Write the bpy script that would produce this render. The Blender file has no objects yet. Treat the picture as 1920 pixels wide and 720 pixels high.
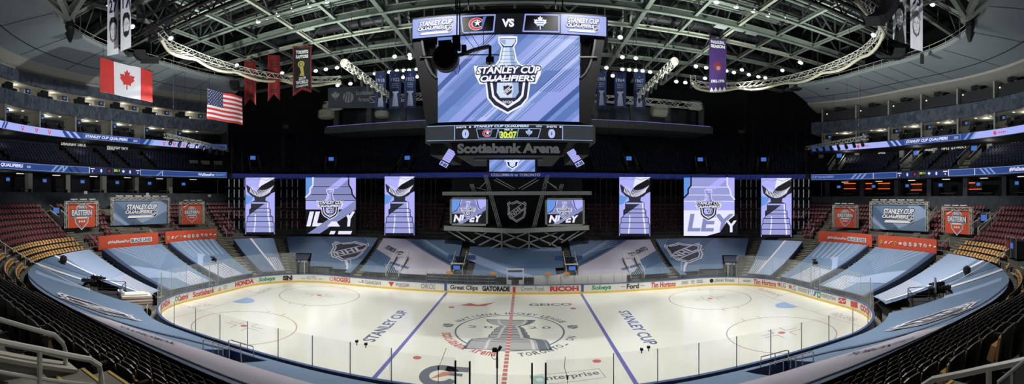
import bpy, bmesh, math, random
import numpy as np
from mathutils import Vector, Matrix
from mathutils.geometry import tessellate_polygon

random.seed(7)
SC = bpy.context.scene
COL = SC.collection
PI = math.pi
sin, cos, atan2, hypot, sqrt = math.sin, math.cos, math.atan2, math.hypot, math.sqrt

# ---------------------------------------------------------------- camera
# The photograph is a stitched panorama: a central cylindrical projection,
# 143 degrees wide.  Units are metres, the rink's centre is the origin,
# x runs along the rink, y towards the far stand, z up, ice at z = 0.
CX, CY, CZ, YAW, ROLL, FO, Y0 = 1.179, -34.03, 11.0, .0298, -.0025, 769.1, 371.97
RM = Matrix.Rotation(YAW, 3, 'Z') @ Matrix(((cos(ROLL), 0, sin(ROLL)), (0, 1, 0), (-sin(ROLL), 0, cos(ROLL))))
cam_d = bpy.data.cameras.new('camera')
cam = bpy.data.objects.new('camera', cam_d)
COL.objects.link(cam)
cam_d.type = 'PANO'
cam_d.panorama_type = 'CENTRAL_CYLINDRICAL'
cam_d.central_cylindrical_range_u_min = -960 / FO
cam_d.central_cylindrical_range_u_max = 960 / FO
cam_d.central_cylindrical_range_v_min = -(720 - Y0) / FO
cam_d.central_cylindrical_range_v_max = Y0 / FO
cam_d.central_cylindrical_radius = 1.0
cam_d.clip_start, cam_d.clip_end = .05, 400
r_, f_, u_ = RM.col[0], RM.col[1], RM.col[2]
m4 = Matrix(((r_[0], u_[0], -f_[0], CX), (r_[1], u_[1], -f_[1], CY), (r_[2], u_[2], -f_[2], CZ), (0, 0, 0, 1)))
cam.matrix_world = m4
SC.camera = cam
CAM = Vector((CX, CY, CZ))

# ---------------------------------------------------------------- world, exposure
w = bpy.data.worlds.new('world')
SC.world = w
w.use_nodes = True
w.node_tree.nodes['Background'].inputs[0].default_value = (.55, .65, .8, 1)
w.node_tree.nodes['Background'].inputs[1].default_value = .02
vs = SC.view_settings
vs.view_transform = 'Standard'
vs.look = 'None'
vs.gamma = 1
vs.exposure = 0.0
vs.use_curve_mapping = False
SC.cycles.use_denoising = True
SC.cycles.max_bounces = 6
SC.cycles.diffuse_bounces = 3
SC.cycles.glossy_bounces = 3
SC.cycles.transparent_max_bounces = 24
SC.cycles.sample_clamp_indirect = 4
SC.cycles.caustics_reflective = False
SC.cycles.caustics_refractive = False

# ---------------------------------------------------------------- the arena's lamps and added fill lights
def spot(x, y, z, tx, ty, tz, watts, deg, col=(1, .98, .93), blend=.6, size=.35):
    d = bpy.data.lights.new('arena_or_fill_spot', 'SPOT')
    d.energy, d.spot_size, d.spot_blend, d.color, d.shadow_soft_size = watts, math.radians(deg), blend, col, size
    o = bpy.data.objects.new('arena_or_fill_spot', d)
    COL.objects.link(o)
    o.location = (x, y, z)
    o.rotation_euler = (Vector((tx, ty, tz)) - Vector((x, y, z))).to_track_quat('-Z', 'Y').to_euler()
    return o

RINK_W, END_W, TARP_W, ROOF_W, NEAR_W, SOFF_W = 11500, 23000, 10500, 8200, 4600, 15000
for x_ in (-25, -15, -5, 5, 15, 25):
    spot(x_, 2.8, 30.2, x_ * .95, -1.5, 0, RINK_W, 82)
    spot(x_, -8.2, 27.2, x_ * .95, -2.0, 0, RINK_W * .5, 84)
for sx in (-1, 1):
    spot(sx * 27.5, -3, 29.6, sx * 41, -6, 5, END_W, 60, (1, .96, .9))
    spot(sx * 27.5, 15, 29.6, sx * 41.5, 7, 5, END_W * .8, 60, (1, .96, .9))
    spot(sx * 20, -9, 27, sx * 30, -22, 5, END_W * .8, 64, (1, .96, .9))
    spot(sx * 14, -8, 27, sx * 15, -26, 5, NEAR_W, 70, (1, .96, .9))
for sx in (-1, 1):                   # added fill spots over the near stairs and rails
    spot(sx * 6, -17, 26, sx * 4, -33, 9, 6500, 40, (1, .96, .9))
for x_ in (-22, -8, 8, 22):
    spot(x_, 6, 29.4, x_, 17, 1.5, TARP_W, 40, (1, .97, .93))
for sx in (-1, 1):                   # added fill without fixtures, from below onto steelwork and soffits
    spot(sx * 30, -4, 21, sx * 24, 6, 36, ROOF_W * .6, 120, (.9, 1, .92))
    spot(sx * 20, 5, 19, sx * 15, 13, 36, ROOF_W, 100, (.9, 1, .92))
    spot(sx * 16, -4, 16, sx * 44, -4, 27.5, SOFF_W, 75, (.94, 1, 1), .9)
    spot(sx * 17, -26, 19, sx * 29.5, -16, 27.5, 1700, 40)          # added fill on the player banners
def glow(x, y, z, watts, col=(1, .95, .84), r=.25):
    d = bpy.data.lights.new('room_or_fill_lamp', 'POINT')
    d.energy, d.color, d.shadow_soft_size = watts, col, r
    o = bpy.data.objects.new('room_or_fill_lamp', d)
    COL.objects.link(o)
    o.location = (x, y, z)
for x_ in (-22, 0, 22):              # faint bluish fill added over the dark far stand
    glow(x_, 40, 25.5, 70, (.6, .75, 1))

# ================================================================ helpers
def S(r, g, b):
    f = lambda c: (c / 255 / 12.92) if c <= 10.3 else ((c / 255 + .055) / 1.055) ** 2.4
    return (f(r), f(g), f(b))

M = {}
def mat(name, col, rough=.55, metal=0., emit=None, es=1., var=0., vs_=3., spec=.5, bump=0., sample=True):
    m = bpy.data.materials.new(name)
    m.use_nodes = True
    nt = m.node_tree
    b = nt.nodes['Principled BSDF']
    b.inputs['Base Color'].default_value = (*col, 1)
    b.inputs['Roughness'].default_value = rough
    b.inputs['Metallic'].default_value = metal
    b.inputs['Specular IOR Level'].default_value = spec
    if var or bump:
        tc = nt.nodes.new('ShaderNodeTexCoord')
        no = nt.nodes.new('ShaderNodeTexNoise')
        no.inputs['Scale'].default_value = vs_
        no.inputs['Detail'].default_value = 4
        nt.links.new(tc.outputs['Object'], no.inputs['Vector'])
    if var:
        rp = nt.nodes.new('ShaderNodeValToRGB')
        rp.color_ramp.elements[0].position, rp.color_ramp.elements[1].position = .3, .7
        rp.color_ramp.elements[0].color = (*[c * (1 - var) for c in col], 1)
        rp.color_ramp.elements[1].color = (*[min(1, c * (1 + var)) for c in col], 1)
        nt.links.new(no.outputs['Fac'], rp.inputs[0])
        nt.links.new(rp.outputs[0], b.inputs['Base Color'])
    if bump:
        bp = nt.nodes.new('ShaderNodeBump')
        bp.inputs['Strength'].default_value = bump
        nt.links.new(no.outputs['Fac'], bp.inputs['Height'])
        nt.links.new(bp.outputs[0], b.inputs['Normal'])
    if emit:
        b.inputs['Emission Color'].default_value = (*emit, 1)
        b.inputs['Emission Strength'].default_value = es
        if not sample:
            m.cycles.emission_sampling = 'NONE'
    M[name] = m
    return m

def led(name, r, g, b, es=1., sample=False):
    return mat(name, (.01, .01, .01), .5, emit=S(r, g, b), es=es, sample=sample)

def clear(name, col, fac, rough=.05):
    m = bpy.data.materials.new(name)
    m.use_nodes = True
    nt = m.node_tree
    for n in list(nt.nodes):
        nt.nodes.remove(n)
    out = nt.nodes.new('ShaderNodeOutputMaterial')
    tr = nt.nodes.new('ShaderNodeBsdfTransparent')
    pr = nt.nodes.new('ShaderNodeBsdfPrincipled')
    pr.inputs['Base Color'].default_value = (*col, 1)
    pr.inputs['Roughness'].default_value = rough
    mx = nt.nodes.new('ShaderNodeMixShader')
    tc = nt.nodes.new('ShaderNodeTexCoord')
    no = nt.nodes.new('ShaderNodeTexNoise')
    no.inputs['Scale'].default_value = .6
    mr = nt.nodes.new('ShaderNodeMapRange')
    mr.inputs['From Min'].default_value, mr.inputs['From Max'].default_value = .35, .65
    mr.inputs['To Min'].default_value, mr.inputs['To Max'].default_value = fac * .7, fac * 1.3
    nt.links.new(tc.outputs['Object'], no.inputs['Vector'])
    nt.links.new(no.outputs['Fac'], mr.inputs['Value'])
    nt.links.new(mr.outputs[0], mx.inputs[0])
    nt.links.new(tr.outputs[0], mx.inputs[1])
    nt.links.new(pr.outputs[0], mx.inputs[2])
    nt.links.new(mx.outputs[0], out.inputs[0])
    M[name] = m

def facet(name, c0, c1, scale):
    """angular facets in two tones: a printed parapet wrap"""
    m = mat(name, c0, .6)
    nt = m.node_tree
    b = nt.nodes['Principled BSDF']
    tc = nt.nodes.new('ShaderNodeTexCoord')
    mp = nt.nodes.new('ShaderNodeMapping')
    mp.inputs['Scale'].default_value = (scale, scale, scale * .55)
    mp.inputs['Rotation'].default_value = (.5, .4, .6)
    vo = nt.nodes.new('ShaderNodeTexVoronoi')
    vo.distance = 'MANHATTAN'
    rp = nt.nodes.new('ShaderNodeValToRGB')
    rp.color_ramp.elements[0].color = (*c0, 1)
    rp.color_ramp.elements[1].color = (*c1, 1)
    nt.links.new(tc.outputs['Object'], mp.inputs[0])
    nt.links.new(mp.outputs[0], vo.inputs['Vector'])
    nt.links.new(vo.outputs['Color'], rp.inputs[0])
    nt.links.new(rp.outputs[0], b.inputs['Base Color'])

# ---- plan of the bowl: everything follows offset curves of the rink's rounded rectangle
RA, RB, RR = 21.95, 4.42, 8.53
UC = RA + RR * PI / 2            # u where the end straight starts
UN = UC + 2 * RB                 # u where the near corner starts
UE = UN + RR * PI / 2            # u where the near straight starts
UM = UE + RA                     # near centre
def Ts(o):                       # top of the seats / covers at offset o
    return 1.6 + (o - 2) * (.377 + .0145 * (o - 11.5))
def dip(u, o):                   # the near stand is a little flatter than the ends
    a = min(max((abs(u) - 49) / 7, 0), 1)
    return a * a * (3 - 2 * a) * max(0, o - 11.5) * .072
def off(x, y):
    ax, ay = abs(x) - RA, abs(y) - RB
    return min(max(ax, ay), 0) + hypot(max(ax, 0), max(ay, 0)) - RR
def nrm(u):
    """base point (x,y) of the skeleton and outward normal at station u"""
    sg = 1 if u >= 0 else -1
    a = abs(u)
    if a <= RA:
        p, n = (a, RB), (0, 1)
    elif a <= UC:
        f = (a - RA) / RR
        p, n = (RA, RB), (sin(f), cos(f))
    elif a <= UN:
        p, n = (RA, RB - (a - UC)), (1, 0)
    elif a <= UE:
        f = (a - UN) / RR
        p, n = (RA, -RB), (cos(f), -sin(f))
    else:
        p, n = (RA - (a - UE), -RB), (0, -1)
    return (sg * p[0], p[1]), (sg * n[0], n[1])
def PU(u, o, z=0.):
    p, n = nrm(u)
    R = RR + o
    return Vector((p[0] + n[0] * R, p[1] + n[1] * R, z))
def TU(u):
    n = nrm(u)[1]
    return Vector((n[1], -n[0], 0))
def NU(u):
    n = nrm(u)[1]
    return Vector((n[0], n[1], 0))
def u2s(u, o):
    k = (RR + o) / RR
    a, sg = abs(u), (1 if u >= 0 else -1)
    s = min(a, RA) + max(0, min(a, UC) - RA) * k + max(0, min(a, UN) - UC) + max(0, min(a, UE) - UN) * k + max(0, a - UE)
    return sg * s
def s2u(s, o):
    k = (RR + o) / RR
    a, sg = abs(s), (1 if s >= 0 else -1)
    u = 0
    for L, kk in ((RA, 1), (UC - RA, k), (UN - UC, 1), (UE - UN, k), (99, 1)):
        d = min(a, L * kk)
        u += d / kk
        a -= d
        if a <= 0:
            break
    return sg * u
def uof(x, y):
    sx = 1 if x >= 0 else -1
    ax = abs(x)
    if y >= RB:
        u = ax if ax <= RA else RA + RR * atan2(ax - RA, y - RB)
    elif y >= -RB:
        u = UC + RB - y
    else:
        u = UN + RR * atan2(-y - RB, ax - RA) if ax > RA else UE + RA - ax
    return sx * u
def ulist(u0, u1, st=.6):
    bp = sorted({x * s for x in (RA, UC, UN, UE) for s in (-1, 1)} | {u0, u1})
    bp = [b for b in bp if u0 <= b <= u1]
    out = []
    for a, b in zip(bp, bp[1:]):
        mid = abs((a + b) / 2)
        curved = RA < mid < UC or UN < mid < UE
        n = max(1, math.ceil((b - a) / st)) if curved else max(1, math.ceil((b - a) / 4))
        out += [a + (b - a) * i / n for i in range(n)]
    return out + [u1]

# ---- measuring: the ray of a photo pixel and where it meets a surface of the arena
def ray(px, py):
    t = (px - 960) / FO
    d = RM @ Vector((sin(t), cos(t), (Y0 - py) / FO))
    return d / hypot(d.x, d.y)
def at(px, py, t):
    return CAM + ray(px, py) * t
def atz(px, py, z):
    v = ray(px, py)
    return CAM + v * ((z - CZ) / v.z)
def aty(px, py, y):
    v = ray(px, py)
    return CAM + v * ((y - CY) / v.y)
def ato(px, py, o):
    """last crossing of the pixel's ray with the offset curve o"""
    v = ray(px, py)
    t = 140.
    while t > 1 and off(CX + t * v.x, CY + t * v.y) > o:
        t -= .04
    return CAM + v * t
def att(px, py, dz=0., tmin=6., omax=19.8):
    """first hit on the seat-top surface beyond tmin"""
    v = ray(px, py)
    t = tmin
    while t < 100:
        p = CAM + v * t
        o = off(p.x, p.y)
        if o < omax and p.z - dz <= (Ts(o) if o > 1.5 else 1.3):
            return p
        t += .03
    return p
def pxof(p):
    d = RM.transposed() @ (Vector(p) - CAM)
    r = hypot(d.x, d.y)
    return 960 + FO * atan2(d.x, d.y), Y0 - FO * d.z / r

# ---- objects
def tag(o, label=None, cat=None, group=None, kind=None):
    if label: o['label'] = label
    if cat: o['category'] = cat
    if group: o['group'] = group
    if kind: o['kind'] = kind
    return o
def thing(name, label, cat, loc=(0, 0, 0), rz=0., group=None):
    o = bpy.data.objects.new(name, None)
    o.empty_display_size = .2
    COL.objects.link(o)
    o.location = loc
    o.rotation_euler = (0, 0, rz)
    return tag(o, label, cat, group)
def link(name, me, parent=None, world=True):
    o = bpy.data.objects.new(name, me)
    COL.objects.link(o)
    if parent is not None:
        o.parent = parent
        if world and parent.type == 'EMPTY':
            o.location = -Vector(parent.location)
    return o
def copy_tree(o, parent=None):
    c = o.copy()
    COL.objects.link(c)
    if parent is not None:
        c.parent = parent
    for ch in KIDS.get(o.name, ()):
        copy_tree(ch, c)
    return c
KIDS = {}
def kids(root, *ch):
    KIDS[root.name] = list(ch)

class MB:
    dips = False
    def __init__(s):
        s.v, s.f, s.m, s.mi, s.st = [], [], [], 0, []
    def use(s, i):
        s.mi = i
        return s
    def add(s, vs, fs):
        b = len(s.v)
        s.st.append((b, len(s.f)))
        s.v += [tuple(x) for x in vs]
        s.f += [tuple(b + i for i in f) for f in fs]
        s.m += [s.mi] * len(fs)
        return s
    def hexa(s, a, b):
        """prism between two loops of equal length"""
        n = len(a)
        fs = [tuple(range(n))[::-1], tuple(range(n, 2 * n))] + [(i, (i + 1) % n, n + (i + 1) % n, n + i) for i in range(n)]
        return s.add(list(a) + list(b), fs)
    def box(s, c, d, rz=0., rot=None):
        c = Vector(c)
        h = Vector(d) / 2
        R = rot if rot is not None else Matrix.Rotation(rz, 3, 'Z')
        P = [c + R @ Vector((sx * h.x, sy * h.y, sz * h.z)) for sz in (-1, 1) for sx, sy in ((-1, -1), (1, -1), (1, 1), (-1, 1))]
        return s.hexa(P[:4], P[4:])
    def bar(s, p, q, wd, ht=None, up=(0, 0, 1)):
        """rectangular bar from p to q"""
        p, q = Vector(p), Vector(q)
        ht = ht or wd
        d = (q - p).normalized()
        up = Vector(up)
        if abs(d.dot(up)) > .98:
            up = Vector((1, 0, 0))
        a = d.cross(up).normalized()
        b = a.cross(d)
        L = [a * x * wd / 2 + b * y * ht / 2 for x, y in ((-1, -1), (1, -1), (1, 1), (-1, 1))]
        return s.hexa([p + x for x in L], [q + x for x in L])
    def ibeam(s, p, q, wd, ht):
        p, q = Vector(p), Vector(q)
        z = Vector((0, 0, ht / 2))
        s.bar(p + z * .92, q + z * .92, wd, ht * .1)
        s.bar(p - z * .92, q - z * .92, wd, ht * .1)
        return s.bar(p, q, wd * .18, ht * .84)
    def tube(s, pts, r, n=6, closed=False):
        pts = [Vector(p) for p in pts]
        rings = []
        N = len(pts)
        ref = Vector((0, 0, 1))
        for i, p in enumerate(pts):
            a = pts[i - 1] if i or closed else p
            b = pts[(i + 1) % N] if i < N - 1 or closed else p
            d = (b - a).normalized()
            k = ref if abs(d.dot(ref)) < .95 else Vector((1, 0, 0))
            x = d.cross(k).normalized()
            y = x.cross(d)
            rr = r[i] if isinstance(r, (list, tuple)) else r
            rings.append([p + x * cos(2 * PI * j / n) * rr + y * sin(2 * PI * j / n) * rr for j in range(n)])
        vs = [v for g in rings for v in g]
        fs = []
        for i in range(N if closed else N - 1):
            j = (i + 1) % N
            fs += [(i * n + k, i * n + (k + 1) % n, j * n + (k + 1) % n, j * n + k) for k in range(n)]
        if not closed:
            fs += [tuple(range(n))[::-1], tuple(range((N - 1) * n, N * n))]
        return s.add(vs, fs)
    def lathe(s, prof, c=(0, 0, 0), n=12, R=None):
        c = Vector(c)
        R = R or Matrix.Identity(3)
        vs = [c + R @ Vector((r * cos(2 * PI * j / n), r * sin(2 * PI * j / n), z)) for r, z in prof for j in range(n)]
        fs = [(i * n + k, i * n + (k + 1) % n, (i + 1) * n + (k + 1) % n, (i + 1) * n + k) for i in range(len(prof) - 1) for k in range(n)]
        fs += [tuple(range(n))[::-1], tuple(range((len(prof) - 1) * n, len(prof) * n))]
        return s.add(vs, fs)
    def sweep(s, prof, us, caps=False):
        """strip profile [(o,z)..] along stations us"""
        n = len(prof)
        vs = [PU(u, o, z - (dip(u, o) if s.dips else 0)) for u in us for o, z in prof]
        fs = [(i * n + k, (i + 1) * n + k, (i + 1) * n + k + 1, i * n + k + 1) for i in range(len(us) - 1) for k in range(n - 1)]
        if caps:
            fs += [tuple(range(n)), tuple(range((len(us) - 1) * n, len(us) * n))[::-1]]
        return s.add(vs, fs)
    def ring(s, prof, us):
        """closed profile swept along stations, with end caps"""
        n = len(prof)
        vs = [PU(u, o, z) for u in us for o, z in prof]
        fs = [(i * n + k, (i + 1) * n + k, (i + 1) * n + (k + 1) % n, i * n + (k + 1) % n) for i in range(len(us) - 1) for k in range(n)]
        fs += [tuple(range(n))[::-1], tuple(range((len(us) - 1) * n, len(us) * n))]
        return s.add(vs, fs)
    def mesh(s, name, mats):
        me = bpy.data.meshes.new(name)
        me.from_pydata(s.v, [], s.f)
        mats = mats if isinstance(mats, (list, tuple)) else [mats]
        for k in mats:
            me.materials.append(M[k])
        if len(mats) > 1:
            me.polygons.foreach_set('material_index', s.m)
        me.update()
        return me
    def build(s, name, mats, parent=None, world=True):
        return link(name, s.mesh(name, mats), parent, world)
    def each(s, name, mats, parent):
        """every shape as a part of its own"""
        for (v0, f0), (v1, f1) in zip(s.st, s.st[1:] + [(len(s.v), len(s.f))]):
            b = MB()
            b.v, b.f, b.m = s.v[v0:v1], [tuple(i - v0 for i in f) for f in s.f[f0:f1]], s.m[f0:f1]
            b.build(name, mats, parent)

# ---- lettering: outlines of the built-in font as flat triangles in a unit box
_TX = {}
def glyphs(txt, bold=0., shear=0.):
    k = (txt, bold, shear)
    if k not in _TX:
        cu = bpy.data.curves.new('lettering', 'FONT')
        cu.body, cu.size, cu.offset, cu.shear = txt, 1, bold, shear
        cu.resolution_u = 3
        o = bpy.data.objects.new('lettering', cu)
        me = o.to_mesh()
        vs = [(v.co.x, v.co.y) for v in me.vertices]
        fs = [tuple(p.vertices) for p in me.polygons]
        o.to_mesh_clear()
        bpy.data.objects.remove(o)
        bpy.data.curves.remove(cu)
        if bold:                 # bounds of the plain outline, widened; stray offset points are held inside
            bx = glyphs(txt, 0., shear)[3]
            x0, x1, y0, y1 = bx[0] - bold, bx[1] + bold, bx[2] - bold, bx[3] + bold
            vs = [(min(max(x, x0), x1), min(max(y, y0), y1)) for x, y in vs]
        else:
            x0, x1 = min(v[0] for v in vs), max(v[0] for v in vs)
            y0, y1 = min(v[1] for v in vs), max(v[1] for v in vs)
        _TX[k] = ([((x - x0) / (x1 - x0), (y - y0) / (y1 - y0)) for x, y in vs], fs, (x1 - x0) / (y1 - y0), (x0, x1, y0, y1))
    return _TX[k]

def circ(cx, cy, rx, ry=None, n=32, a0=0., a1=2 * PI):
    ry = rx if ry is None else ry
    full = abs(a1 - a0 - 2 * PI) < 1e-6
    return [(cx + rx * cos(a0 + (a1 - a0) * i / n), cy + ry * sin(a0 + (a1 - a0) * i / n)) for i in range(n if full else n + 1)]

class Canvas:
    """flat artwork in 2D units, later laid on a surface as thin print layers of ONE mesh"""
    def __init__(s):
        s.v, s.f, s.m, s.names = [], [], [], []
        s.tf = None
    def _mi(s, m):
        if m not in s.names:
            s.names.append(m)
        return s.names.index(m)
    def raw(s, pts, faces, m, L):
        b = len(s.v)
        if s.tf:
            pts = [s.tf(*p) for p in pts]
        s.v += [(p[0], p[1], L) for p in pts]
        s.f += [tuple(b + i for i in f) for f in faces]
        s.m += [s._mi(m)] * len(faces)
        return s
    def poly(s, pts, m, L=1):
        if len(pts) <= 4:
            return s.raw(pts, [tuple(range(len(pts)))], m, L)
        tri = tessellate_polygon([[Vector((p[0], p[1], 0)) for p in pts]])
        return s.raw(pts, [tuple(t) for t in tri], m, L)
    def rect(s, x0, y0, x1, y1, m, L=1):
        return s.poly([(x0, y0), (x1, y0), (x1, y1), (x0, y1)], m, L)
    def line(s, pts, wd, m, L=1, closed=False):
        n = len(pts)
        for i in range(n if closed else n - 1):
            (ax, ay), (bx, by) = pts[i], pts[(i + 1) % n]
            d = hypot(bx - ax, by - ay) or 1e-9
            ex, ey = (bx - ax) / d * wd * .25, (by - ay) / d * wd * .25
            nx, ny = -(by - ay) / d * wd / 2, (bx - ax) / d * wd / 2
            s.poly([(ax - ex + nx, ay - ey + ny), (ax - ex - nx, ay - ey - ny), (bx + ex - nx, by + ey - ny), (bx + ex + nx, by + ey + ny)], m, L)
        return s
    def band(s, a, b, m, L=1, closed=True):
        """strip between two point lists of equal length"""
        n = len(a)
        fs = [(i, (i + 1) % n, n + (i + 1) % n, n + i) for i in range(n if closed else n - 1)]
        return s.raw(list(a) + list(b), fs, m, L)
    def text(s, t, x0, y0, x1, y1, m, L=1, bold=0., shear=0., f=None, grow=0.):
        vs, fs = glyphs(t, bold, shear)[:2]
        gx, gy = grow * (y1 - y0), grow * (y1 - y0)
        x0, x1, y0, y1 = x0 - gx, x1 + gx, y0 - gy, y1 + gy
        P = [(x0 + x * (x1 - x0), y0 + y * (y1 - y0)) for x, y in vs]
        if f:
            P = [f(*p) for p in P]
        return s.raw(P, fs, m, L)
    def build(s, name, parent, mapf, eps=.012, xs=(), ys=(), world=True):
        bm = bmesh.new()
        bv = [bm.verts.new(v) for v in s.v]
        for f, mi in zip(s.f, s.m):
            try:
                bm.faces.new([bv[i] for i in f]).material_index = mi
            except ValueError:
                pass
        for x in xs:
            bmesh.ops.bisect_plane(bm, geom=bm.verts[:] + bm.edges[:] + bm.faces[:], plane_co=(x, 0, 0), plane_no=(1, 0, 0), dist=1e-5)
        for y in ys:
            bmesh.ops.bisect_plane(bm, geom=bm.verts[:] + bm.edges[:] + bm.faces[:], plane_co=(0, y, 0), plane_no=(0, 1, 0), dist=1e-5)
        for v in bm.verts:
            v.co = mapf(v.co.x, v.co.y, v.co.z * eps)
        me = bpy.data.meshes.new(name)
        bm.to_mesh(me)
        bm.free()
        for k in s.names:
            me.materials.append(M[k])
        return link(name, me, parent, world)

def quadmap(p00, p10, p01, p11, wd, ht, flip=1):
    p00, p10, p01, p11 = map(Vector, (p00, p10, p01, p11))
    nn = (p10 - p00).cross(p01 - p00).normalized() * flip
    def f(x, y, h):
        a, b = x / wd, y / ht
        return p00 * (1 - a) * (1 - b) + p10 * a * (1 - b) + p01 * (1 - a) * b + p11 * a * b + nn * h
    return f
def rotf(cx, cy, a):
    c, q = cos(a), sin(a)
    return lambda x, y: (cx + (x - cx) * c - (y - cy) * q, cy + (x - cx) * q + (y - cy) * c)
def slab(mb, p00, p10, p01, p11, th, flip=1):
    """thin box behind a quad"""
    p00, p10, p01, p11 = map(Vector, (p00, p10, p01, p11))
    nn = (p10 - p00).cross(p01 - p00).normalized() * flip * -th
    L = [p00, p10, p11, p01]
    mb.hexa(L, [p + nn for p in L])

# ================================================================ materials
mat('ice', (.80, .81, .725), .13, var=.02, vs_=.25, spec=.35)
mat('ice_red', (.56, .17, .15), .2, spec=.35)
mat('ice_blue', (.16, .16, .42), .2, spec=.35)
mat('ice_crease', (.33, .48, .74), .2, spec=.35)
mat('ice_grey', (.17, .19, .22), .2, spec=.35)
mat('ice_silver', (.42, .43, .43), .2, spec=.35)
mat('ice_pale', (.62, .62, .60), .2, spec=.35)
mat('ice_line', (.50, .38, .35), .2, spec=.35)
mat('ice_navy', (.13, .17, .28), .2, spec=.35)
mat('ice_green', (.30, .47, .42), .2, spec=.35)
mat('ice_orange', (.62, .30, .20), .2, spec=.35)
mat('board_white', (.78, .77, .72), .35, var=.03)
mat('kick_yellow', (.72, .50, .10), .4, var=.05)
mat('cap_blue', (.06, .11, .27), .4)
mat('ad_red', (.55, .05, .05), .4)
mat('ad_green', (.03, .30, .13), .4)
mat('ad_black', (.02, .02, .025), .4)
mat('ad_grey', (.28, .29, .30), .4)
mat('ad_blue', (.05, .20, .45), .4)
mat('ad_orange', (.75, .30, .05), .4)
clear('rink_glass', (.75, .82, .82), .05)
clear('end_glass', (.80, .84, .82), .11)
mat('steel', (.42, .44, .42), .4, .6, var=.1)
mat('rail_white', (.55, .55, .50), .4, var=.06)
mat('black', (.008, .008, .009), .45)
mat('black_gloss', (.012, .012, .013), .28)
mat('soft_black', (.010, .011, .014), .8, var=.2)
mat('concrete', (.22, .215, .18), .85, var=.22, vs_=1.5, bump=.1)
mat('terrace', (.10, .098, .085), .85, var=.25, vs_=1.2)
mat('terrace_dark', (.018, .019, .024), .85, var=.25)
mat('step_edge', (.55, .50, .30), .7, var=.15)
mat('yellow_paint', (.62, .46, .12), .6)
mat('tarp', (.125, .20, .31), .5, var=.06, vs_=.5)
mat('tarp_mid', (.075, .13, .225), .5)
mat('tarp_dark', (.035, .06, .13), .5)
mat('tarp_light', (.27, .36, .53), .5)
mat('tarp_pale', (.46, .43, .50), .5)
mat('tarp_white', (.66, .67, .74), .5)
mat('tarp_black', (.03, .035, .055), .5)
mat('banner_red', (.62, .085, .035), .55, var=.05)
mat('banner_white', (.78, .78, .80), .6)
mat('banner_navy', (.02, .035, .09), .6)
mat('flag_red', (.58, .035, .03), .7, var=.06)
mat('flag_white', (.74, .73, .78), .7, var=.04)
mat('flag_navy', (.02, .03, .09), .7)
mat('raptor_red', (.25, .014, .015), .7, var=.12)
mat('raptor_dark', (.06, .01, .012), .7)
mat('champ_black', (.012, .012, .015), .7)
mat('champ_gold', (.55, .42, .10), .5)
mat('purple', (.055, .02, .14), .7, var=.1)
mat('leaf_blue', (.012, .022, .10), .7, var=.1)
mat('banner_grey', (.30, .33, .42), .7)
mat('print_grey', (.22, .22, .30), .7)
mat('soffit', (.33, .375, .37), .75, var=.05, vs_=.4)
mat('cream', (.52, .50, .42), .7, var=.06)
mat('fascia', (.045, .055, .075), .7, var=.1)
mat('deck_grey', (.10, .115, .115), .7, var=.1)
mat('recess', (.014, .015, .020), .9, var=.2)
mat('partition', (.36, .36, .31), .7)
facet('parapet', (.030, .040, .060), (.125, .145, .185), .5)
facet('parapet_low', (.020, .028, .036), (.05, .065, .08), .45)
mat('roof_deck', (.022, .024, .026), .9, var=.3)
mat('truss_green', (.27, .31, .265), .5, var=.12)
mat('truss_light', (.58, .60, .50), .5, var=.1)
mat('truss_web', (.085, .10, .092), .6, var=.15)
mat('truss_dark', (.06, .07, .065), .5, var=.15)
mat('duct', (.03, .03, .036), .5)
mat('alu', (.58, .57, .50), .4, .1, var=.1)
mat('swag', (.62, .58, .42), .8, var=.1)
mat('stage_grey', (.36, .38, .35), .5, .2, var=.08)
mat('burgundy', (.155, .036, .044), .6, var=.15)
mat('burgundy_light', (.36, .22, .20), .6)
mat('tan', (.55, .33, .13), .65, var=.12)
mat('tan_rose', (.50, .25, .15), .65, var=.12)
mat('seat_edge_highlight', (.13, .13, .125), .4)  # painted highlight: light caught along the tops of the seat backs
mat('seat_shell', (.006, .006, .007), .38)
mat('seat_grey', (.36, .35, .32), .6)
mat('navy_seat', (.014, .020, .050), .6)
mat('silver', (.45, .45, .48), .3, .8)
mat('lens', (.8, .8, .8), .3, emit=S(238, 246, 255), es=9., sample=False)
mat('lens_warm', (.8, .8, .8), .3, emit=S(255, 226, 196), es=9., sample=False)
mat('lens_dim', (.8, .8, .8), .3, emit=S(235, 245, 235), es=2.2, sample=False)
mat('downlight', (.8, .8, .8), .3, emit=S(255, 244, 225), es=1.1, sample=False)
mat('heater', (.3, .02, .01), .5, emit=S(255, 120, 60), es=.9, sample=False)
led('d_bg', 116, 142, 206, sample=True)
led('d_lav', 146, 162, 230)
led('d_pale', 180, 194, 242)
led('d_mid', 90, 118, 184)
led('d_deep', 66, 92, 160)
led('d_white', 240, 244, 255)
led('d_ice', 205, 222, 250)
led('d_steel', 148, 172, 214)
led('d_navy', 18, 24, 58)
led('d_black', 8, 9, 14)
led('d_panel', 22, 24, 30)
led('d_panel2', 46, 52, 58)
led('d_red', 205, 30, 62)
led('d_yellow', 214, 235, 96)
led('d_sign', 82, 84, 88)
led('l_lav', 176, 176, 250, sample=True)
led('l_white', 232, 232, 255)
led('l_grey', 132, 138, 188)
led('l_mid', 152, 156, 216)
led('l_blue', 100, 150, 225)
led('l_dark', 38, 42, 54)
led('l_black', 8, 9, 14)
led('r_blue', 40, 66, 130, sample=True)
led('r_navy', 22, 36, 84)
led('r_light', 120, 150, 210)
led('r_lav', 166, 176, 245, sample=True)
led('r_red', 225, 50, 60)
led('r_dim', 26, 34, 88)
led('r_dimtext', 80, 84, 130)
led('tv_blue', 62, 106, 190)
led('purple_line', 105, 92, 160)
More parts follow.
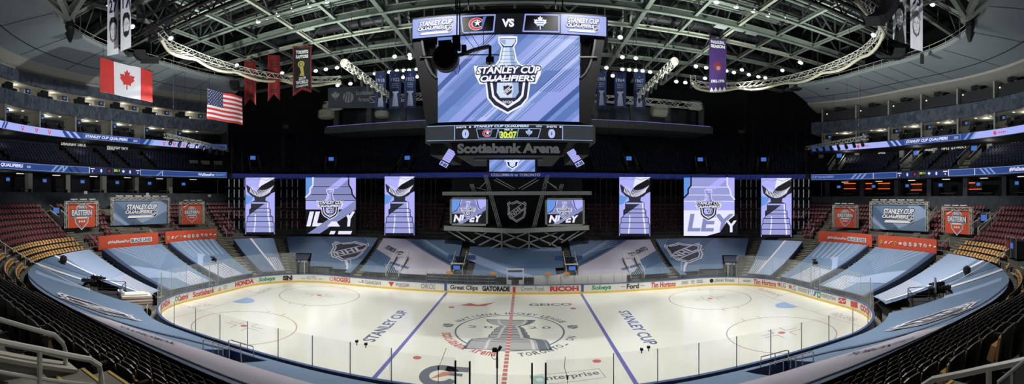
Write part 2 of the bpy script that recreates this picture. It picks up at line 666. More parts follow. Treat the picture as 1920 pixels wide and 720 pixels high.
mat('sign_white_glow', (.60, .60, .56), .6, emit=S(205, 205, 195), es=.45)  # slight glow added so the wall letters show in the dark stand
mat('speaker', (.035, .035, .034), .6)

# ================================================================ the large structure
def struct(o, label=None):
    o['kind'] = 'structure'
    if label: o['label'] = label
    return o

# ---- arena floor and ice
mb = MB()
mb.box((0, 0, -.12), (96, 62, .2))
struct(mb.build('floor_slab', 'concrete'), 'grey concrete arena floor around the ice sheet')

def ice_outline(o=0., st=.5):
    us = ulist(-UM, UM, st)
    return [PU(u, o) for u in us[:-1]]
mb = MB()
L = ice_outline()
mb.add([(p.x, p.y, .0) for p in L], [tuple(range(len(L)))[::-1]])
ICE = struct(mb.build('floor', 'ice'), 'white rink ice with painted hockey lines and logos')

FT = .3048
ic = Canvas()
flat = lambda x, y, h: Vector((x, y, .002 + h))
ic.rect(-.15, -12.9, .15, 12.9, 'ice_red', 9)
k = -12.6
while k < 12.6:                                   # white checks in the centre line
    ic.rect(-.15, k, .15, k + .22, 'ice_pale', 10)
    k += .62
for sx in (-1, 1):
    ic.rect(sx * 25.5 * FT - .15, -12.9, sx * 25.5 * FT + .15, 12.9, 'ice_blue', 1)
    gx = sx * 27.13
    ic.rect(gx - .03, -11.4, gx + .03, 11.4, 'ice_line', 1)
    cr = [(gx, -1.22)] + [(gx - sx * 1.83 * cos(a), 1.3 * sin(a) * 1.0) for a in np.linspace(-1.2, 1.2, 14)] + [(gx, 1.22)]
    ic.poly(cr, 'ice_crease', 2)
    ic.line([(gx, 3.4), (sx * 30.4, 4.3)], .06, 'ice_line', 1)
    ic.line([(gx, -3.4), (sx * 30.4, -4.3)], .06, 'ice_line', 1)
    for sy in (-1, 1):
        cx_, cy_ = sx * 69 * FT, sy * 22 * FT
        ic.band(circ(cx_, cy_, 4.57, n=56), circ(cx_, cy_, 4.46, n=56), 'ice_line', 1)
        ic.poly(circ(cx_, cy_, .3, n=20), 'ice_red', 2)
        for ax_ in (-1, 1):
            for ay_ in (-1, 1):
                ic.line([(cx_ + ax_ * .6, cy_ + ay_ * .25), (cx_ + ax_ * 1.8, cy_ + ay_ * .25)], .10, 'ice_line', 1)
                ic.line([(cx_ + ax_ * .6, cy_ + ay_ * .25), (cx_ + ax_ * .6, cy_ + ay_ * 1.15)], .10, 'ice_line', 1)
                ic.line([(cx_ + ax_ * .85, cy_ + ay_ * 4.5), (cx_ + ax_ * .85, cy_ + ay_ * 5.1)], .09, 'ice_line', 1)
        ic.poly(circ(sx * 20 * FT, sy * 22 * FT, .3, n=20), 'ice_red', 2)
# centre circle and its lettering
ic.band(circ(0, 0, 4.57, n=90), circ(0, 0, 4.42, n=90), 'ice_grey', 2)
def arc_text(t, a0, a1, r, hgt, m, inward=False):
    """letters along the centre circle; a in degrees, 0 = +x"""
    n = len(t)
    for i, ch in enumerate(t):
        if ch == ' ':
            continue
        a = math.radians(a0 + (a1 - a0) * (i + .5) / n)
        px_, py_ = r * cos(a), r * sin(a)
        wdt = min(glyphs(ch)[2] * hgt * 1.25, hgt * 1.3, abs(math.radians(a1 - a0)) * r / n * .84)
        rot = a - PI / 2 if not inward else a + PI / 2
        hh = hgt * (.25 if ch == ',' else 1)
        ic.text(ch, px_ - wdt / 2, py_ - hgt / 2, px_ + wdt / 2, py_ - hgt / 2 + hh, m, 3, bold=.03, f=rotf(px_, py_, rot))
arc_text('NATIONAL', 157, 102, 5.15, .66, 'ice_grey')
arc_text('HOCKEY', 97, 62, 5.15, .66, 'ice_grey')
arc_text('LEAGUE', 57, 24, 5.15, .66, 'ice_grey')
arc_text('Scotiabank Arena', 192, 262, 5.25, .78, 'ice_red', True)
arc_text('TORONTO, ON', 278, 344, 5.25, .68, 'ice_grey', True)
for x_, t_ in ((-3.2, '2'), (-1.85, '0'), (1.95, '2'), (3.1, '0')):
    ic.text(t_, x_ - .38, .55, x_ + .38, 1.15, 'ice_grey', 3, bold=.01)
SHIELD = [(0, .56), (.09, .49), (.3, .43), (.37, .5), (.5, .38), (.44, .2), (.46, -.08), (.38, -.33), (.13, -.48), (0, -.58)]
SHIELD = SHIELD + [(-x, y) for x, y in SHIELD[-2:0:-1]]
def shield(c, cx_, cy_, wd, mo, mi, mt, L=2, f=None, band=True):
    """league shield: outlined crest with a rising diagonal bearing three letters"""
    g = f or (lambda x, y: (x, y))
    sc = lambda k: [g(cx_ + x * wd * k, cy_ + y * wd * k) for x, y in SHIELD]
    c.poly(sc(1.0), mo, L)
    c.poly(sc(.91), mi, L + 1)
    c.band(sc(.86), sc(.78), mo, L + 2)
    a = .62
    r = rotf(cx_, cy_, a)
    bw = .115 * wd
    for yy in (-1, 1):
        c.poly([g(*r(cx_ - .5 * wd, cy_ + yy * bw * 1.25 - bw * .16)), g(*r(cx_ + .5 * wd, cy_ + yy * bw * 1.25 - bw * .16)),
                g(*r(cx_ + .5 * wd, cy_ + yy * bw * 1.25 + bw * .16)), g(*r(cx_ - .5 * wd, cy_ + yy * bw * 1.25 + bw * .16))], mo, L + 2)
    for i, ch in enumerate('NHL'):
        x0 = cx_ + (-.34 + i * .245) * wd
        c.text(ch, x0, cy_ - bw, x0 + .2 * wd, cy_ + bw, mt, L + 3, bold=.03, f=lambda x, y: g(*r(x, y)))
for sx in (-1, 1):
    shield(ic, sx * 5.35, .85, 1.0, 'ice_silver', 'ice_grey', 'ice_pale', 2)
CUP = [(.0, .44), (.50, .44), (.50, .40), (.45, .33), (.36, .27), (.22, .23), (.20, .19), (.26, .17), (.28, .12), (.30, .11), (.30, .04), (.33, .03), (.34, -.05), (.37, -.06), (.38, -.14), (.66, -.20), (.70, -.26), (.74, -.46), (0, -.46)]
def cup(c, cx_, cy_, wd, ht, fill, line, hi, L=2, lw=.015, prof=CUP, shade=None):
    P = [(cx_ + x * wd, cy_ + y * ht) for x, y in prof] + [(cx_ - x * wd, cy_ + y * ht) for x, y in prof[-2:0:-1]]
    c.poly([(cx_ + (x - cx_) * 1.07, cy_ + (y - cy_) * 1.035) for x, y in P], line, L)
    c.poly(P, fill, L + 1)
    for i in range(1, len(prof) - 2):
        x, y = prof[i]
        if i > 4 or i == 1:
            c.rect(cx_ - x * wd, cy_ + y * ht - lw * ht * .5, cx_ + x * wd, cy_ + y * ht + lw * ht * .5, line, L + 2)
    for sx_ in (-.55, .62):
        q = [(cx_ + sx_ * x * wd, cy_ + y * ht) for x, y in prof[1:-1]]
        c.band([(x - .02 * wd, y) for x, y in q], [(x + .035 * wd, y) for x, y in q], hi, L + 3, closed=False)
    if shade:
        q = [(x, y) for x, y in prof[1:-1]]
        c.band([(cx_ + x * wd * .75, cy_ + y * ht) for x, y in q], [(cx_ + x * wd * .97, cy_ + y * ht) for x, y in q], shade, L + 3, closed=False)
cup(ic, 0, -.55, 4.1, 8.0, 'ice_silver', 'ice_grey', 'ice_pale', 3, .012, shade='ice_grey')
# sponsor marks and slogans on the ice
for sx, (pa, pb) in ((-1, ((690, 640), (757, 583))), (1, ((1168, 583), (1222, 646)))):
    a, b = atz(*pa, 0), atz(*pb, 0)
    ang = atan2(b.y - a.y, b.x - a.x)
    ln = (b - a).length
    ic.text('STANLEY CUP', a.x, a.y - .5, a.x + ln, a.y + .55, 'ice_navy', 2, bold=.025, f=rotf(a.x, a.y, ang))
a, b = atz(863, 571, 0), atz(928, 570, 0)
ic.poly([(a.x, a.y - .3), (a.x + .95, a.y + .75), ((a.x + b.x) / 2, a.y + .1), (b.x, b.y + .75), (b.x - .95, b.y - .9), ((a.x + b.x) / 2, a.y - .4)], 'ice_red', 2)
a, b = atz(992, 572, 0), atz(1073, 572, 0)
ic.text('GEICO', a.x, a.y - .35, b.x, a.y + .6, 'ice_grey', 2, bold=.03)
a = atz(824, 704, 0)
ic.band(circ(a.x, a.y, 1.25, 1.6, n=30, a0=.55, a1=5.9), circ(a.x + .05, a.y, .68, .8, n=30, a0=.55, a1=5.9), 'ice_grey', 2, closed=False)
ic.rect(a.x + .1, a.y + .1, a.x + 1.4, a.y + .5, 'ice_grey', 2)
ic.rect(a.x + .2, a.y + .75, a.x + 1.7, a.y + 1.5, 'ice_grey', 2)
ic.poly([(a.x - .5, a.y - .6), (a.x + .1, a.y + .55), (a.x + 1.0, a.y + .75), (a.x + .35, a.y + .2), (a.x + .7, a.y + .2)], 'ice_orange', 3)
a, b = atz(1002, 718, 0), atz(1130, 704, 0)
fe = rotf(a.x, a.y, atan2(b.y - a.y, b.x - a.x))
ln = (b - a).length
P_ = lambda x, y: fe(a.x + x, a.y + y)
ic.poly([P_(-.05, -.25), P_(.72, -.25), P_(.72, .95), P_(-.05, .95)], 'ice_green', 2)
ic.text('e', a.x + .15, a.y + .1, a.x + .6, a.y + .6, 'ice_pale', 3, bold=.03, f=fe)
ic.text('nterprise', a.x + .8, a.y + .02, a.x + ln - .1, a.y + .8, 'ice_grey', 2, bold=.015, f=fe)
ic.line([P_(-.1, -.3), P_(ln + .1, -.3), P_(ln + .1, 1.05), P_(-.1, 1.05)], .04, 'ice_grey', 1, closed=True)
for t_, pa, pb, hh in (('ROMAN', (1420, 542), (1459, 555), .9), ('ROGERS', (1558, 588), (1600, 602), .9), ('ROMAN', (486, 550), (512, 540), .7), ('GEICO', (356, 578), (395, 572), .8)):
    a, b = atz(*pa, 0), atz(*pb, 0)
    ic.text(t_, a.x, a.y - hh * .2, a.x + (b - a).length, a.y + hh * .8, 'ice_silver', 2, bold=.0, f=rotf(a.x, a.y, atan2(b.y - a.y, b.x - a.x)))
struct(ic.build('ice_marking', ICE, flat, eps=.0012))

# ---- lower terrace (stepped concrete), all round
ROWS = [2.4 + .85 * i for i in range(21)]
prof = [(1.1, 0.)]
for i, o in enumerate(ROWS):
    z = Ts(o) - .85
    prof += [(o - .42, prof[-1][1]), (o - .42, z)]
prof += [(20.3, prof[-1][1])]
mb = MB()
mb.dips = True
mb.sweep(prof, ulist(-72, 72))
struct(mb.build('floor_terrace', 'terrace'), 'stepped concrete of the lower seating bowl')
mb = MB()
mb.dips = True
prof2 = [(p, z) for p, z in prof if p < 18.9]
us = ulist(-UM, -72) ; mb.sweep(prof2, us)
us = ulist(72, UM) ; mb.sweep(prof2, us)
struct(mb.build('floor_terrace_near', 'terrace'), 'stepped concrete in front of the near cross aisle')
# near cross aisle the picture is taken from
mb = MB()
mb.sweep([(18.9, 8.2), (19.0, 8.7), (24, 8.7), (24, 14)], ulist(-UM, -66))
mb.sweep([(18.9, 8.2), (19.0, 8.7), (24, 8.7), (24, 14)], ulist(66, UM))
struct(mb.build('floor_aisle', 'concrete'), 'concrete cross aisle at the back of the near stand')

# ---- the end stands: parapet, concourse, ribbon slab, upper seats, suites
UL0, UL1 = -63, -30.6
UR0, UR1 = 30.6, 63
UPROWS = [21.0 + .85 * i for i in range(6)]
def up_z(o):
    return 15.1 + (o - 20.4) * .60
def facade(u0, u1, side, dz):
    us = ulist(u0, u1)
    def part(name, prof, m, label, closed=False):
        b = MB()
        (b.ring if closed else b.sweep)(prof, us)
        return struct(b.build(name, m), label + ' of the ' + side + ' stand')
    part('wall_concourse_' + side, [(20.3, 9.4), (20.3, 11.55 + dz), (20.55, 11.55 + dz), (20.55, 9.4)], 'parapet_low', 'dark parapet behind the top row', True)
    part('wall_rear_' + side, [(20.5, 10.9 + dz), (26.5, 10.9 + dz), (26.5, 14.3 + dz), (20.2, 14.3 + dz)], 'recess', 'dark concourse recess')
    b = [(20.05, 14.2 + dz), (20.05, 15.3 + dz), (20.3, 15.3 + dz), (20.3, 14.2 + dz)]
    part('trim_lower_' + side, b, 'fascia', 'ribbon board slab edge', True)
    pr = [(20.3, 15.0 + dz)]
    for o in UPROWS:
        pr += [(o - .42, pr[-1][1]), (o - .42, up_z(o) + dz)]
    pr += [(26.6, pr[-1][1]), (26.6, 19.3 + dz), (20.3, 19.3 + dz)]
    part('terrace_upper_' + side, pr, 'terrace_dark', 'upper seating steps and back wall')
    part('trim_upper_' + side, [(20.05, 19.15 + dz), (20.05, 20.15 + dz), (20.4, 20.15 + dz), (20.4, 19.15 + dz)], 'fascia', 'upper ribbon slab edge', True)
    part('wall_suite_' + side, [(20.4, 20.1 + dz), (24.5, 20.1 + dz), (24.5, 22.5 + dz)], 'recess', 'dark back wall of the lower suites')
    part('ceiling_suite_' + side, [(24.5, 22.4 + dz), (20.1, 22.32 + dz)], 'cream', 'cream ceiling of the lower suites')
    part('wall_parapet_' + side, [(20.0, 22.3 + dz), (20.0, 24.15 + dz), (20.35, 24.15 + dz), (20.35, 22.3 + dz)], 'parapet', 'faceted blue parapet', True)
    if side == 'left':
        part('wall_upper_suite_left', [(20.3, 24.0), (22.6, 24.0), (22.6, 25.75)], 'cream', 'cream back wall of the upper suites')
        part('ceiling_upper_suite_left', [(22.6, 25.7), (20.2, 25.65)], 'cream', 'cream ceiling of the upper suites')
        part('wall_top_parapet_left', [(20.0, 25.6), (20.0, 27.1), (20.4, 27.1), (20.4, 25.6)], 'parapet', 'topmost faceted parapet', True)
        part('trim_cream_left', [(20.6, 27.1), (20.6, 27.5), (19.9, 27.55), (18.0, 27.95), (17.9, 28.1)], 'cream', 'cream bulkhead below the roof')
        zc = 27.95
    else:
        part('wall_upper_suite_right', [(20.3, 24.1), (23.6, 24.1), (23.6, 26.3)], 'recess', 'dark back wall of the upper suites')
        part('ceiling_upper_suite_right', [(23.6, 26.35), (20.0, 26.5), (18.2, 26.75), (17.9, 27.1)], 'cream', 'cream ceiling of the upper suites')
        zc = 27.0
    part('ceiling_' + side, [(18.0, zc - .05), (14, zc + .12), (9.6, zc + .25), (9.6, zc + .7)], 'soffit', 'smooth grey roof soffit')
    b2 = [(15.2, zc + .02), (15.2, zc + .06), (15.3, zc + .06), (15.3, zc + .02)]
    part('trim_groove_' + side, b2, 'black', 'dark lighting groove in the soffit', True)
    g = MB()
    for uu in np.arange(u0 + 1, u1, 2.6):
        p, q = PU(uu, 9.7, zc + .22), PU(uu + .3, 17.8, zc - .06)
        g.bar(p, q, .04, .03)
    struct(g.build('trim_seam_' + side, 'truss_dark'), 'panel joints of the soffit')
    # handrail along the soffit's inner edge
    g = MB()
    for h_ in (.55, 1.0):
        g.tube([PU(u, 9.6, zc + .25 + h_) for u in us], .035, 5)
    for uu in np.arange(u0, u1, 1.3):
        g.tube([PU(uu, 9.6, zc + .25), PU(uu, 9.6, zc + 1.3)], .025, 4)
    struct(g.build('trim_edge_rail_' + side, 'alu'), 'rail on the edge of the soffit')
facade(UL0, UL1, 'left', .15)
facade(UR0, UR1, 'right', -.1)
FDZ = {-1: .15, 1: -.1}

# end caps of the facades and the far corner walls
for sx, u in ((-1, UL1), (1, UR1)):
    mb = MB()
    a, b = PU(u, 20.0), PU(u, 24.6)
    for z0, z1, m in ((20.0, 28.0, 0),):
        mb.hexa([(a.x, a.y, z0), (b.x, b.y, z0), (b.x, b.y + .3, z0), (a.x, a.y + .3, z0)], [(a.x, a.y, z1), (b.x, b.y, z1), (b.x, b.y + .3, z1), (a.x, a.y + .3, z1)])
    struct(mb.build('wall_end_left' if sx < 0 else 'wall_end_right', 'fascia'), 'end wall of the suites beside the dark far stand')

# ---- far stand: lower wall, ribbon slab, dark upper bowl, hanging deck
us = ulist(-30.6, 30.6)
mb = MB().sweep([(20.3, 9.4), (20.3, 11.5), (20.6, 11.5), (26, 11.5), (26, 14.4), (20.0, 14.4)], us)
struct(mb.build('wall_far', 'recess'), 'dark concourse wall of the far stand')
mb = MB().ring([(20.05, 14.3), (20.05, 15.3), (20.4, 15.3), (20.4, 14.3)], us)
struct(mb.build('trim_far', 'fascia'), 'ribbon slab edge of the far stand')
pr = [(20.3, 15.0)]
FUP = [21.0 + .85 * i for i in range(18)]
for o in FUP:
    pr += [(o - .42, pr[-1][1]), (o - .42, up_z(o))]
pr += [(37, pr[-1][1]), (37, 38)]
mb = MB().sweep(pr, ulist(-32.5, 32.5))
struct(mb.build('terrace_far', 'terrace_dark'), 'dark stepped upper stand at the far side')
mb = MB()
mb.box((0, 34.5, 23.7), (70, .5, 1.25)).box((0, 38.5, 23.3), (70, 8, .3))
for x_ in np.arange(-33, 34, 6.6):
    mb.box((x_, 35.2, 26.2), (.9, .6, 4.2))
mb.box((0, 42.4, 26), (70, .3, 5.5))
struct(mb.build('wall_deck', 'deck_grey'), 'long dark deck hanging over the far upper stand')
mb = MB().box((0, 34.22, 24.36), (69, .05, .09))
struct(mb.build('trim_deck', 'purple_line'), 'thin violet light line along the far deck')

# ---- roof deck and steel
mb = MB().box((0, 2, 38), (124, 110, .3))
struct(mb.build('ceiling', 'roof_deck'), 'dark roof deck above the steelwork')
mb = MB()
mb.box((0, -52, 19), (150, .3, 40)).box((-66, 0, 30), (.3, 110, 18)).box((66, 0, 30), (.3, 110, 18)).box((0, 52, 30), (124, .3, 18))
struct(mb.build('wall_outer', 'roof_deck'), 'dark outer walls')

ZR = 31.0
GX = (-36, -30.2, -24.8, -19.3, -13.7, 13.7, 19.3, 24.8, 30.2, 36)
GY = (-15.0, -9.0, -3.0, 2.6, 7.0, 11.7, 16.7, 21.9, 27.5)
def truss(name, p, q, depth, n, m, wd=.32, ht=.3, flip=0, thin=.13, label=''):
    """planar truss: bottom chord p-q, top chord depth above, posts and diagonals"""
    p, q = Vector(p), Vector(q)
    b = MB()
    b.ibeam(p, q, wd, ht)
    up = Vector((0, 0, depth))
    b.use(1)
    b.bar(p + up, q + up, wd * .9, ht * .9)
    for i in range(n):
        a, c = p.lerp(q, i / n), p.lerp(q, (i + 1) / n)
        if (i + flip) % 2:
            b.bar(a, c + up, thin)
        else:
            b.bar(a + up, c, thin)
        b.bar(a, a + up, thin)
    b.bar(q, q + up, thin)
    return struct(b.build(name, [m, 'truss_web']), label)
for i, y_ in enumerate(GY):
    m = {5: 'truss_light'}.get(i, 'truss_green')
    truss('roof_truss', (-46, y_, ZR), (46, y_, ZR), 4.6, 18, m, .42 if i != 5 else .34, .42 if i != 4 else .75, i % 2, .16,
          'steel roof truss spanning the length of the arena, %s from the near side' % ('first', 'second', 'third', 'fourth', 'fifth', 'sixth', 'seventh', 'eighth', 'ninth')[i])
for i, x_ in enumerate(GX):
    nm = ('first', 'second', 'third', 'fourth', 'fifth', 'sixth', 'seventh', 'eighth', 'ninth', 'tenth')[i]
    big = abs(x_) < 14
    b = MB()
    b.ibeam((x_, -19, ZR + .1), (x_, 34, ZR + .1), .34 if not big else .5, .34 if not big else .7)
    if big:
        for y0_, y1_ in zip(GY, GY[1:]):
            b.bar((x_, y0_, ZR + 4.4), (x_, (y0_ + y1_) / 2, ZR), .28).bar((x_, (y0_ + y1_) / 2, ZR), (x_, y1_, ZR + 4.4), .28)
    else:
        b.use(1)
        b.bar((x_, -19, ZR + 4.5), (x_, 34, ZR + 4.5), .25)
        for y0_, y1_ in zip(GY, GY[1:]):
            b.bar((x_, y0_, ZR + 4.4), (x_, y1_, ZR), .14)
    struct(b.build('roof_beam', ['truss_light' if i in (2, 7) else 'truss_green', 'truss_web']), 'steel roof beam running across the arena, %s from the west end' % nm)
# purlins and services above the bottom chords
b = MB()
for y_ in np.arange(-11, 33, 2.35):
    b.bar((-46, y_, ZR + 5.4), (46, y_, ZR + 5.4), .16, .3)
struct(b.build('roof_purlins', 'truss_dark'), 'dark purlins under the roof deck')
b = MB()
for sx in (-1, 1):
    for k in range(7):
        y_ = 3.2 + k * .62
        b.bar((sx * 14.5, y_, ZR + 1.2 + .04 * k), (sx * 31, y_, ZR + 1.2 + .04 * k), .22, .14)
        y_ = -2.6 + k * .7
        b.bar((sx * 20, y_, ZR + 1.6), (sx * 44, y_, ZR + 1.6), .22, .14)
struct(b.build('roof_catwalk', 'truss_green'), 'slatted steel catwalks between the roof trusses')
b = MB()
for sx in (-1, 1):
    for (x0, x1, y_, z_) in ((14, 40, 14.2, 33.4), (14, 38, 19.3, 32.6), (26, 44, 9.3, 32.2)):
        b.tube([(sx * x0, y_, z_), (sx * x1, y_, z_)], .62, 12)
struct(b.build('roof_duct', 'duct'), 'long dark round air ducts among the trusses')
b = MB()
rr = random.Random(3)
for sx in (-1, 1):
    for k in range(46):
        x_ = sx * rr.uniform(14, 42)
        y_ = rr.uniform(-8, 30)
        ln_ = rr.uniform(1.5, 5)
        if k % 2:
            b.bar((x_ - ln_ / 2, y_, ZR + rr.uniform(.4, 3.5)), (x_ + ln_ / 2, y_, ZR + rr.uniform(.4, 3.5)), .09)
        else:
            z_ = ZR + rr.uniform(.5, 3.8)
            b.bar((x_, y_ - ln_ / 2, z_), (x_, y_ + ln_ / 2, z_), .13, .2)
struct(b.build('roof_bracing', 'truss_web'), 'secondary steel bracing and conduit under the roof')
# raking struts where the roof meets the near corners
for sx, nm in ((-1, 'west'), (1, 'east')):
    b = MB()
    j = at(130 if sx < 0 else 1812, 34, 38)
    for px_, py_, t_ in ((80, -8, 30), (165, -20, 33), (200, -4, 46), (112, -6, 30)):
        px2 = px_ if sx < 0 else 1942 - px_
        b.ibeam(j, at(px2, py_, t_), .45, .55)
    b.box(j, (.8, .8, .9))
    struct(b.build('roof_strut', 'truss_green'), 'cluster of raking roof struts meeting above the %s soffit' % nm)

# ================================================================ dasher boards and glass
boards = thing('dasher_boards', 'white hockey dasher boards with yellow kick strip, blue cap and sponsor panels around the ice', 'rink boards')
US = ulist(-UM, UM, .5)
bpan = MB().ring([(0, .22), (0, 1.02), (.12, 1.02), (.12, .22)], US).build('panel', 'board_white', boards)
MB().ring([(-.02, 0), (-.02, .22), (.12, .22), (.12, 0)], US).build('kick_plate', 'kick_yellow', boards)
MB().ring([(-.03, 1.02), (-.03, 1.10), (.20, 1.10), (.20, 1.02)], US).build('cap_rail', 'cap_blue', boards)
MB().ring([(.13, 0), (.13, 1.0), (.16, 1.0), (.16, 0)], US).build('back_panel', 'cap_blue', boards)
def bmap(x, y, h):
    return PU(s2u(x, 0), -h, y)
def bs(px):
    p = ato(px, 545, 0)
    return u2s(uof(p.x, p.y), 0)
c = Canvas()
for px, m, wd in ((835.5, 'cap_blue', .32), (1092, 'cap_blue', .32), (964, 'ad_red', .32)):
    s_ = bs(px)
    c.rect(s_ - wd / 2, .0, s_ + wd / 2, 1.02, m, 2)
c.rect(bs(964) - .1, .85, bs(964) + .1, 1.0, 'board_white', 3)
for px in (545.3, 1385):
    c.rect(bs(px) - .03, .2, bs(px) + .03, 1.02, 'ad_red', 2)
c.build('line_mark', bpan, bmap, .006)
ADS = [(301, 319, 'HONDA', 'ad_red', .04), (334, 353, 'Castrol', 'ad_red', .03), (362, 402, 'Scotiabank', 'ad_red', .02), (441, 476, 'HONDA', 'ad_red', .05),
       (485, 516, 'Sobeys', 'ad_green', .03), (530, 548, 'SN', 'ad_black', .06), (575, 594, 'NUTRL', 'ad_grey', .0), (626, 657, 'ROGERS', 'ad_red', .02),
       (684, 714, 'CANADIAN', 'ad_grey', .03), (742, 768, 'SPORTCHEK', 'ad_grey', .02), (789, 816, 'OIKOS', 'ad_grey', .01), (844, 896, 'Great Clips', 'ad_black', .015),
       (904, 956, 'GATORADE', 'ad_black', .05), (977, 1020, 'Crown Royal', 'ad_grey', .0), (1031, 1085, 'RICOH', 'ad_red', .05), (1109, 1146, 'Sobeys', 'ad_green', .03),
       (1175, 1198, 'Ford', 'ad_black', .02), (1221, 1267, 'Tim Hortons', 'ad_red', .02), (1340, 1377, 'planet fitness', 'ad_grey', .02), (1393, 1408, 'HOCKEY', 'ad_black', .0),
       (1413, 1455, 'Tim Hortons', 'ad_red', .02), (1464, 1473, 'LG', 'ad_grey', .02), (1484, 1492, 'LG', 'ad_grey', .02),
       (1516, 1527, 'SAP', 'board_white', .04), (1539, 1567, 'nterprise', 'ad_grey', .01), (1573, 1585, 'Smirnoff', 'board_white', .02), (1596, 1607, 'Smirnoff', 'board_white', .02),
       (1613, 1633, 'coors', 'ad_red', .03)]
for px0, px1, t_, m, bd in ADS:
    c = Canvas()
    a, b = bs(px0), bs(px1)
    lo, hi = .40, .86
    asp = glyphs(t_, bd)[2]
    hh = min(.6, (b - a) / asp * 1.5)
    lo, hi = .62 - hh / 2, .62 + hh / 2
    if t_ in ('Sobeys', 'Tim Hortons', 'Crown Royal', 'Great Clips'):
        lo -= .06
    if t_ == 'SAP':
        c.poly([(a - .15, .36), (b + .05, .36), (b + .45, .9), (a - .15, .9)], 'ad_blue', 1)
    if t_ == 'Smirnoff':
        c.poly([(a - .1, .3), (b + .1, .38), (b + .1, .95), (a - .1, .87)], 'ad_red', 1)
    if t_ == 'nterprise':
        c.rect(a - .62, .3, a - .06, .95, 'ad_green', 1)
        c.text('e', a - .5, .45, a - .16, .8, 'board_white', 2, bold=.03)
    if t_ == 'LG':
        c.poly(circ(a - .3, .62, .24), 'ad_red', 1)
        c.rect(a - .36, .5, a - .3, .76, 'board_white', 2)
    if t_ == 'ROGERS':
        c.band(circ(a - .36, .62, .27), circ(a - .36, .62, .19), 'ad_red', 1)
    if t_ == 'Castrol':
        c.band(circ(a - .28, .64, .26), circ(a - .28, .64, .14), 'ad_green', 1)
    if t_ == 'SN':
        c.poly([(a, .34), (b, .38), (b - .1, .3), (a + .5, .25)], 'ad_red', 1)
    if t_ == 'planet fitness':
        c.poly(circ(a - .4, .62, .26), 'ad_black', 1)
    if t_ == 'SPORTCHEK':
        c.poly([(a - .95, .86), (a - .2, .86), (a - .58, .3)], 'ad_red', 1)
        c.poly([(a + .4, .38), (b - .1, .46), (a + .5, .3)], 'ad_red', 1)
    if t_ == 'Ford':
        c.rect(a - .75, .58, a - .2, .66, 'ad_grey', 1); c.rect(b + .2, .58, b + .75, .66, 'ad_grey', 1)
    if t_ == 'Scotiabank':
        q = b + .9
        c.poly([(q - .35, .34), (q + .25, .34), (q + .1, .62), (q, .9), (q - .15, .62)], 'ad_orange', 1)
        for yy in (.75, .6, .45):
            c.rect(q + .6, yy, q + 1.3, yy + .07, 'ad_grey', 1)
    if t_ == 'CANADIAN':
        c.rect(a - .95, .5, a - .1, .58, 'ad_grey', 1); c.poly(circ(a - .3, .72, .13), 'ad_grey', 1)
    if t_ == 'NUTRL':
        c.rect(a - .7, .46, a - .2, .54, 'ad_grey', 1); c.rect(b + .2, .46, b + .7, .54, 'ad_grey', 1)
    if t_ == 'Smirnoff':
        c.line([(a, .5), (a + (b - a) * .4, .78), (a + (b - a) * .5, .5), (b, .76)], .09, m, 2)
        c.build('advertisement', bpan, bmap, .006)
        continue
    c.text(t_, a, lo, b, hi, m, 2, bold=bd + .012, shear=.15 if t_ in ('Sobeys', 'Tim Hortons', 'Crown Royal') else 0)
    c.build('advertisement', bpan, bmap, .006)
c = Canvas()
for px0, px1 in ((1278, 1290), (1296, 1302), (1306, 1318), (1496, 1513)):
    a, b = bs(px0), bs(px1)
    for yy in (.44, .58, .72):
        c.rect(a, yy, b, yy + .08, 'ad_grey', 1)
c.build('advertisement', bpan, bmap, .006)

# glass: one pane per 2.44 m
k = 0
seams = sorted([s * (UM - 5.85 - 2.44 * i) for i in range(30) for s in (-1, 1)] + [0])
seams = [s for s in seams if abs(s) < UM - 5]
for i, (a, b) in enumerate(zip(seams, seams[1:])):
    if b - a < .3:
        continue
    mid = abs((a + b) / 2)
    top = 2.72 if mid < 28.5 else (3.85 if mid < 51.5 else 2.9)
    mt = 'end_glass' if top > 3.5 else 'rink_glass'
    us = ulist(a + .015, b - .015, .6)
    MB().ring([(.06, 1.10), (.06, top), (.072, top), (.072, 1.10)], us).build('glass_pane', mt, boards)
for i, a in enumerate(seams):
    mid = abs(a)
    top = 2.72 if mid < 28.5 else (3.85 if mid < 51.5 else 2.9)
    m_ = 'steel' if mid > UN + 5 else 'ad_grey'
    p, q = PU(a, .066, 1.08), PU(a, .066, top)
    MB().bar(p, q, .045 if mid > UN + 5 else .02).build('stanchion', m_, boards)
for x_ in (-2.35, -1.6, 1.6, 2.3):
    MB().bar((x_, -13.05, 1.0), (x_, -13.05, 2.58), .09).build('gate_post', 'black', boards)
for a, b in ((-6.0, -2.35), (-1.6, 1.6), (2.3, 5.8)):
    slab(g := MB(), (a, -13.02, 1.1), (b, -13.02, 1.1), (a, -13.02, 2.72 if abs(a + b) > 1 else 1.95), (b, -13.02, 2.72 if abs(a + b) > 1 else 1.95), .012)
    g.build('glass_pane', 'rink_glass', boards)

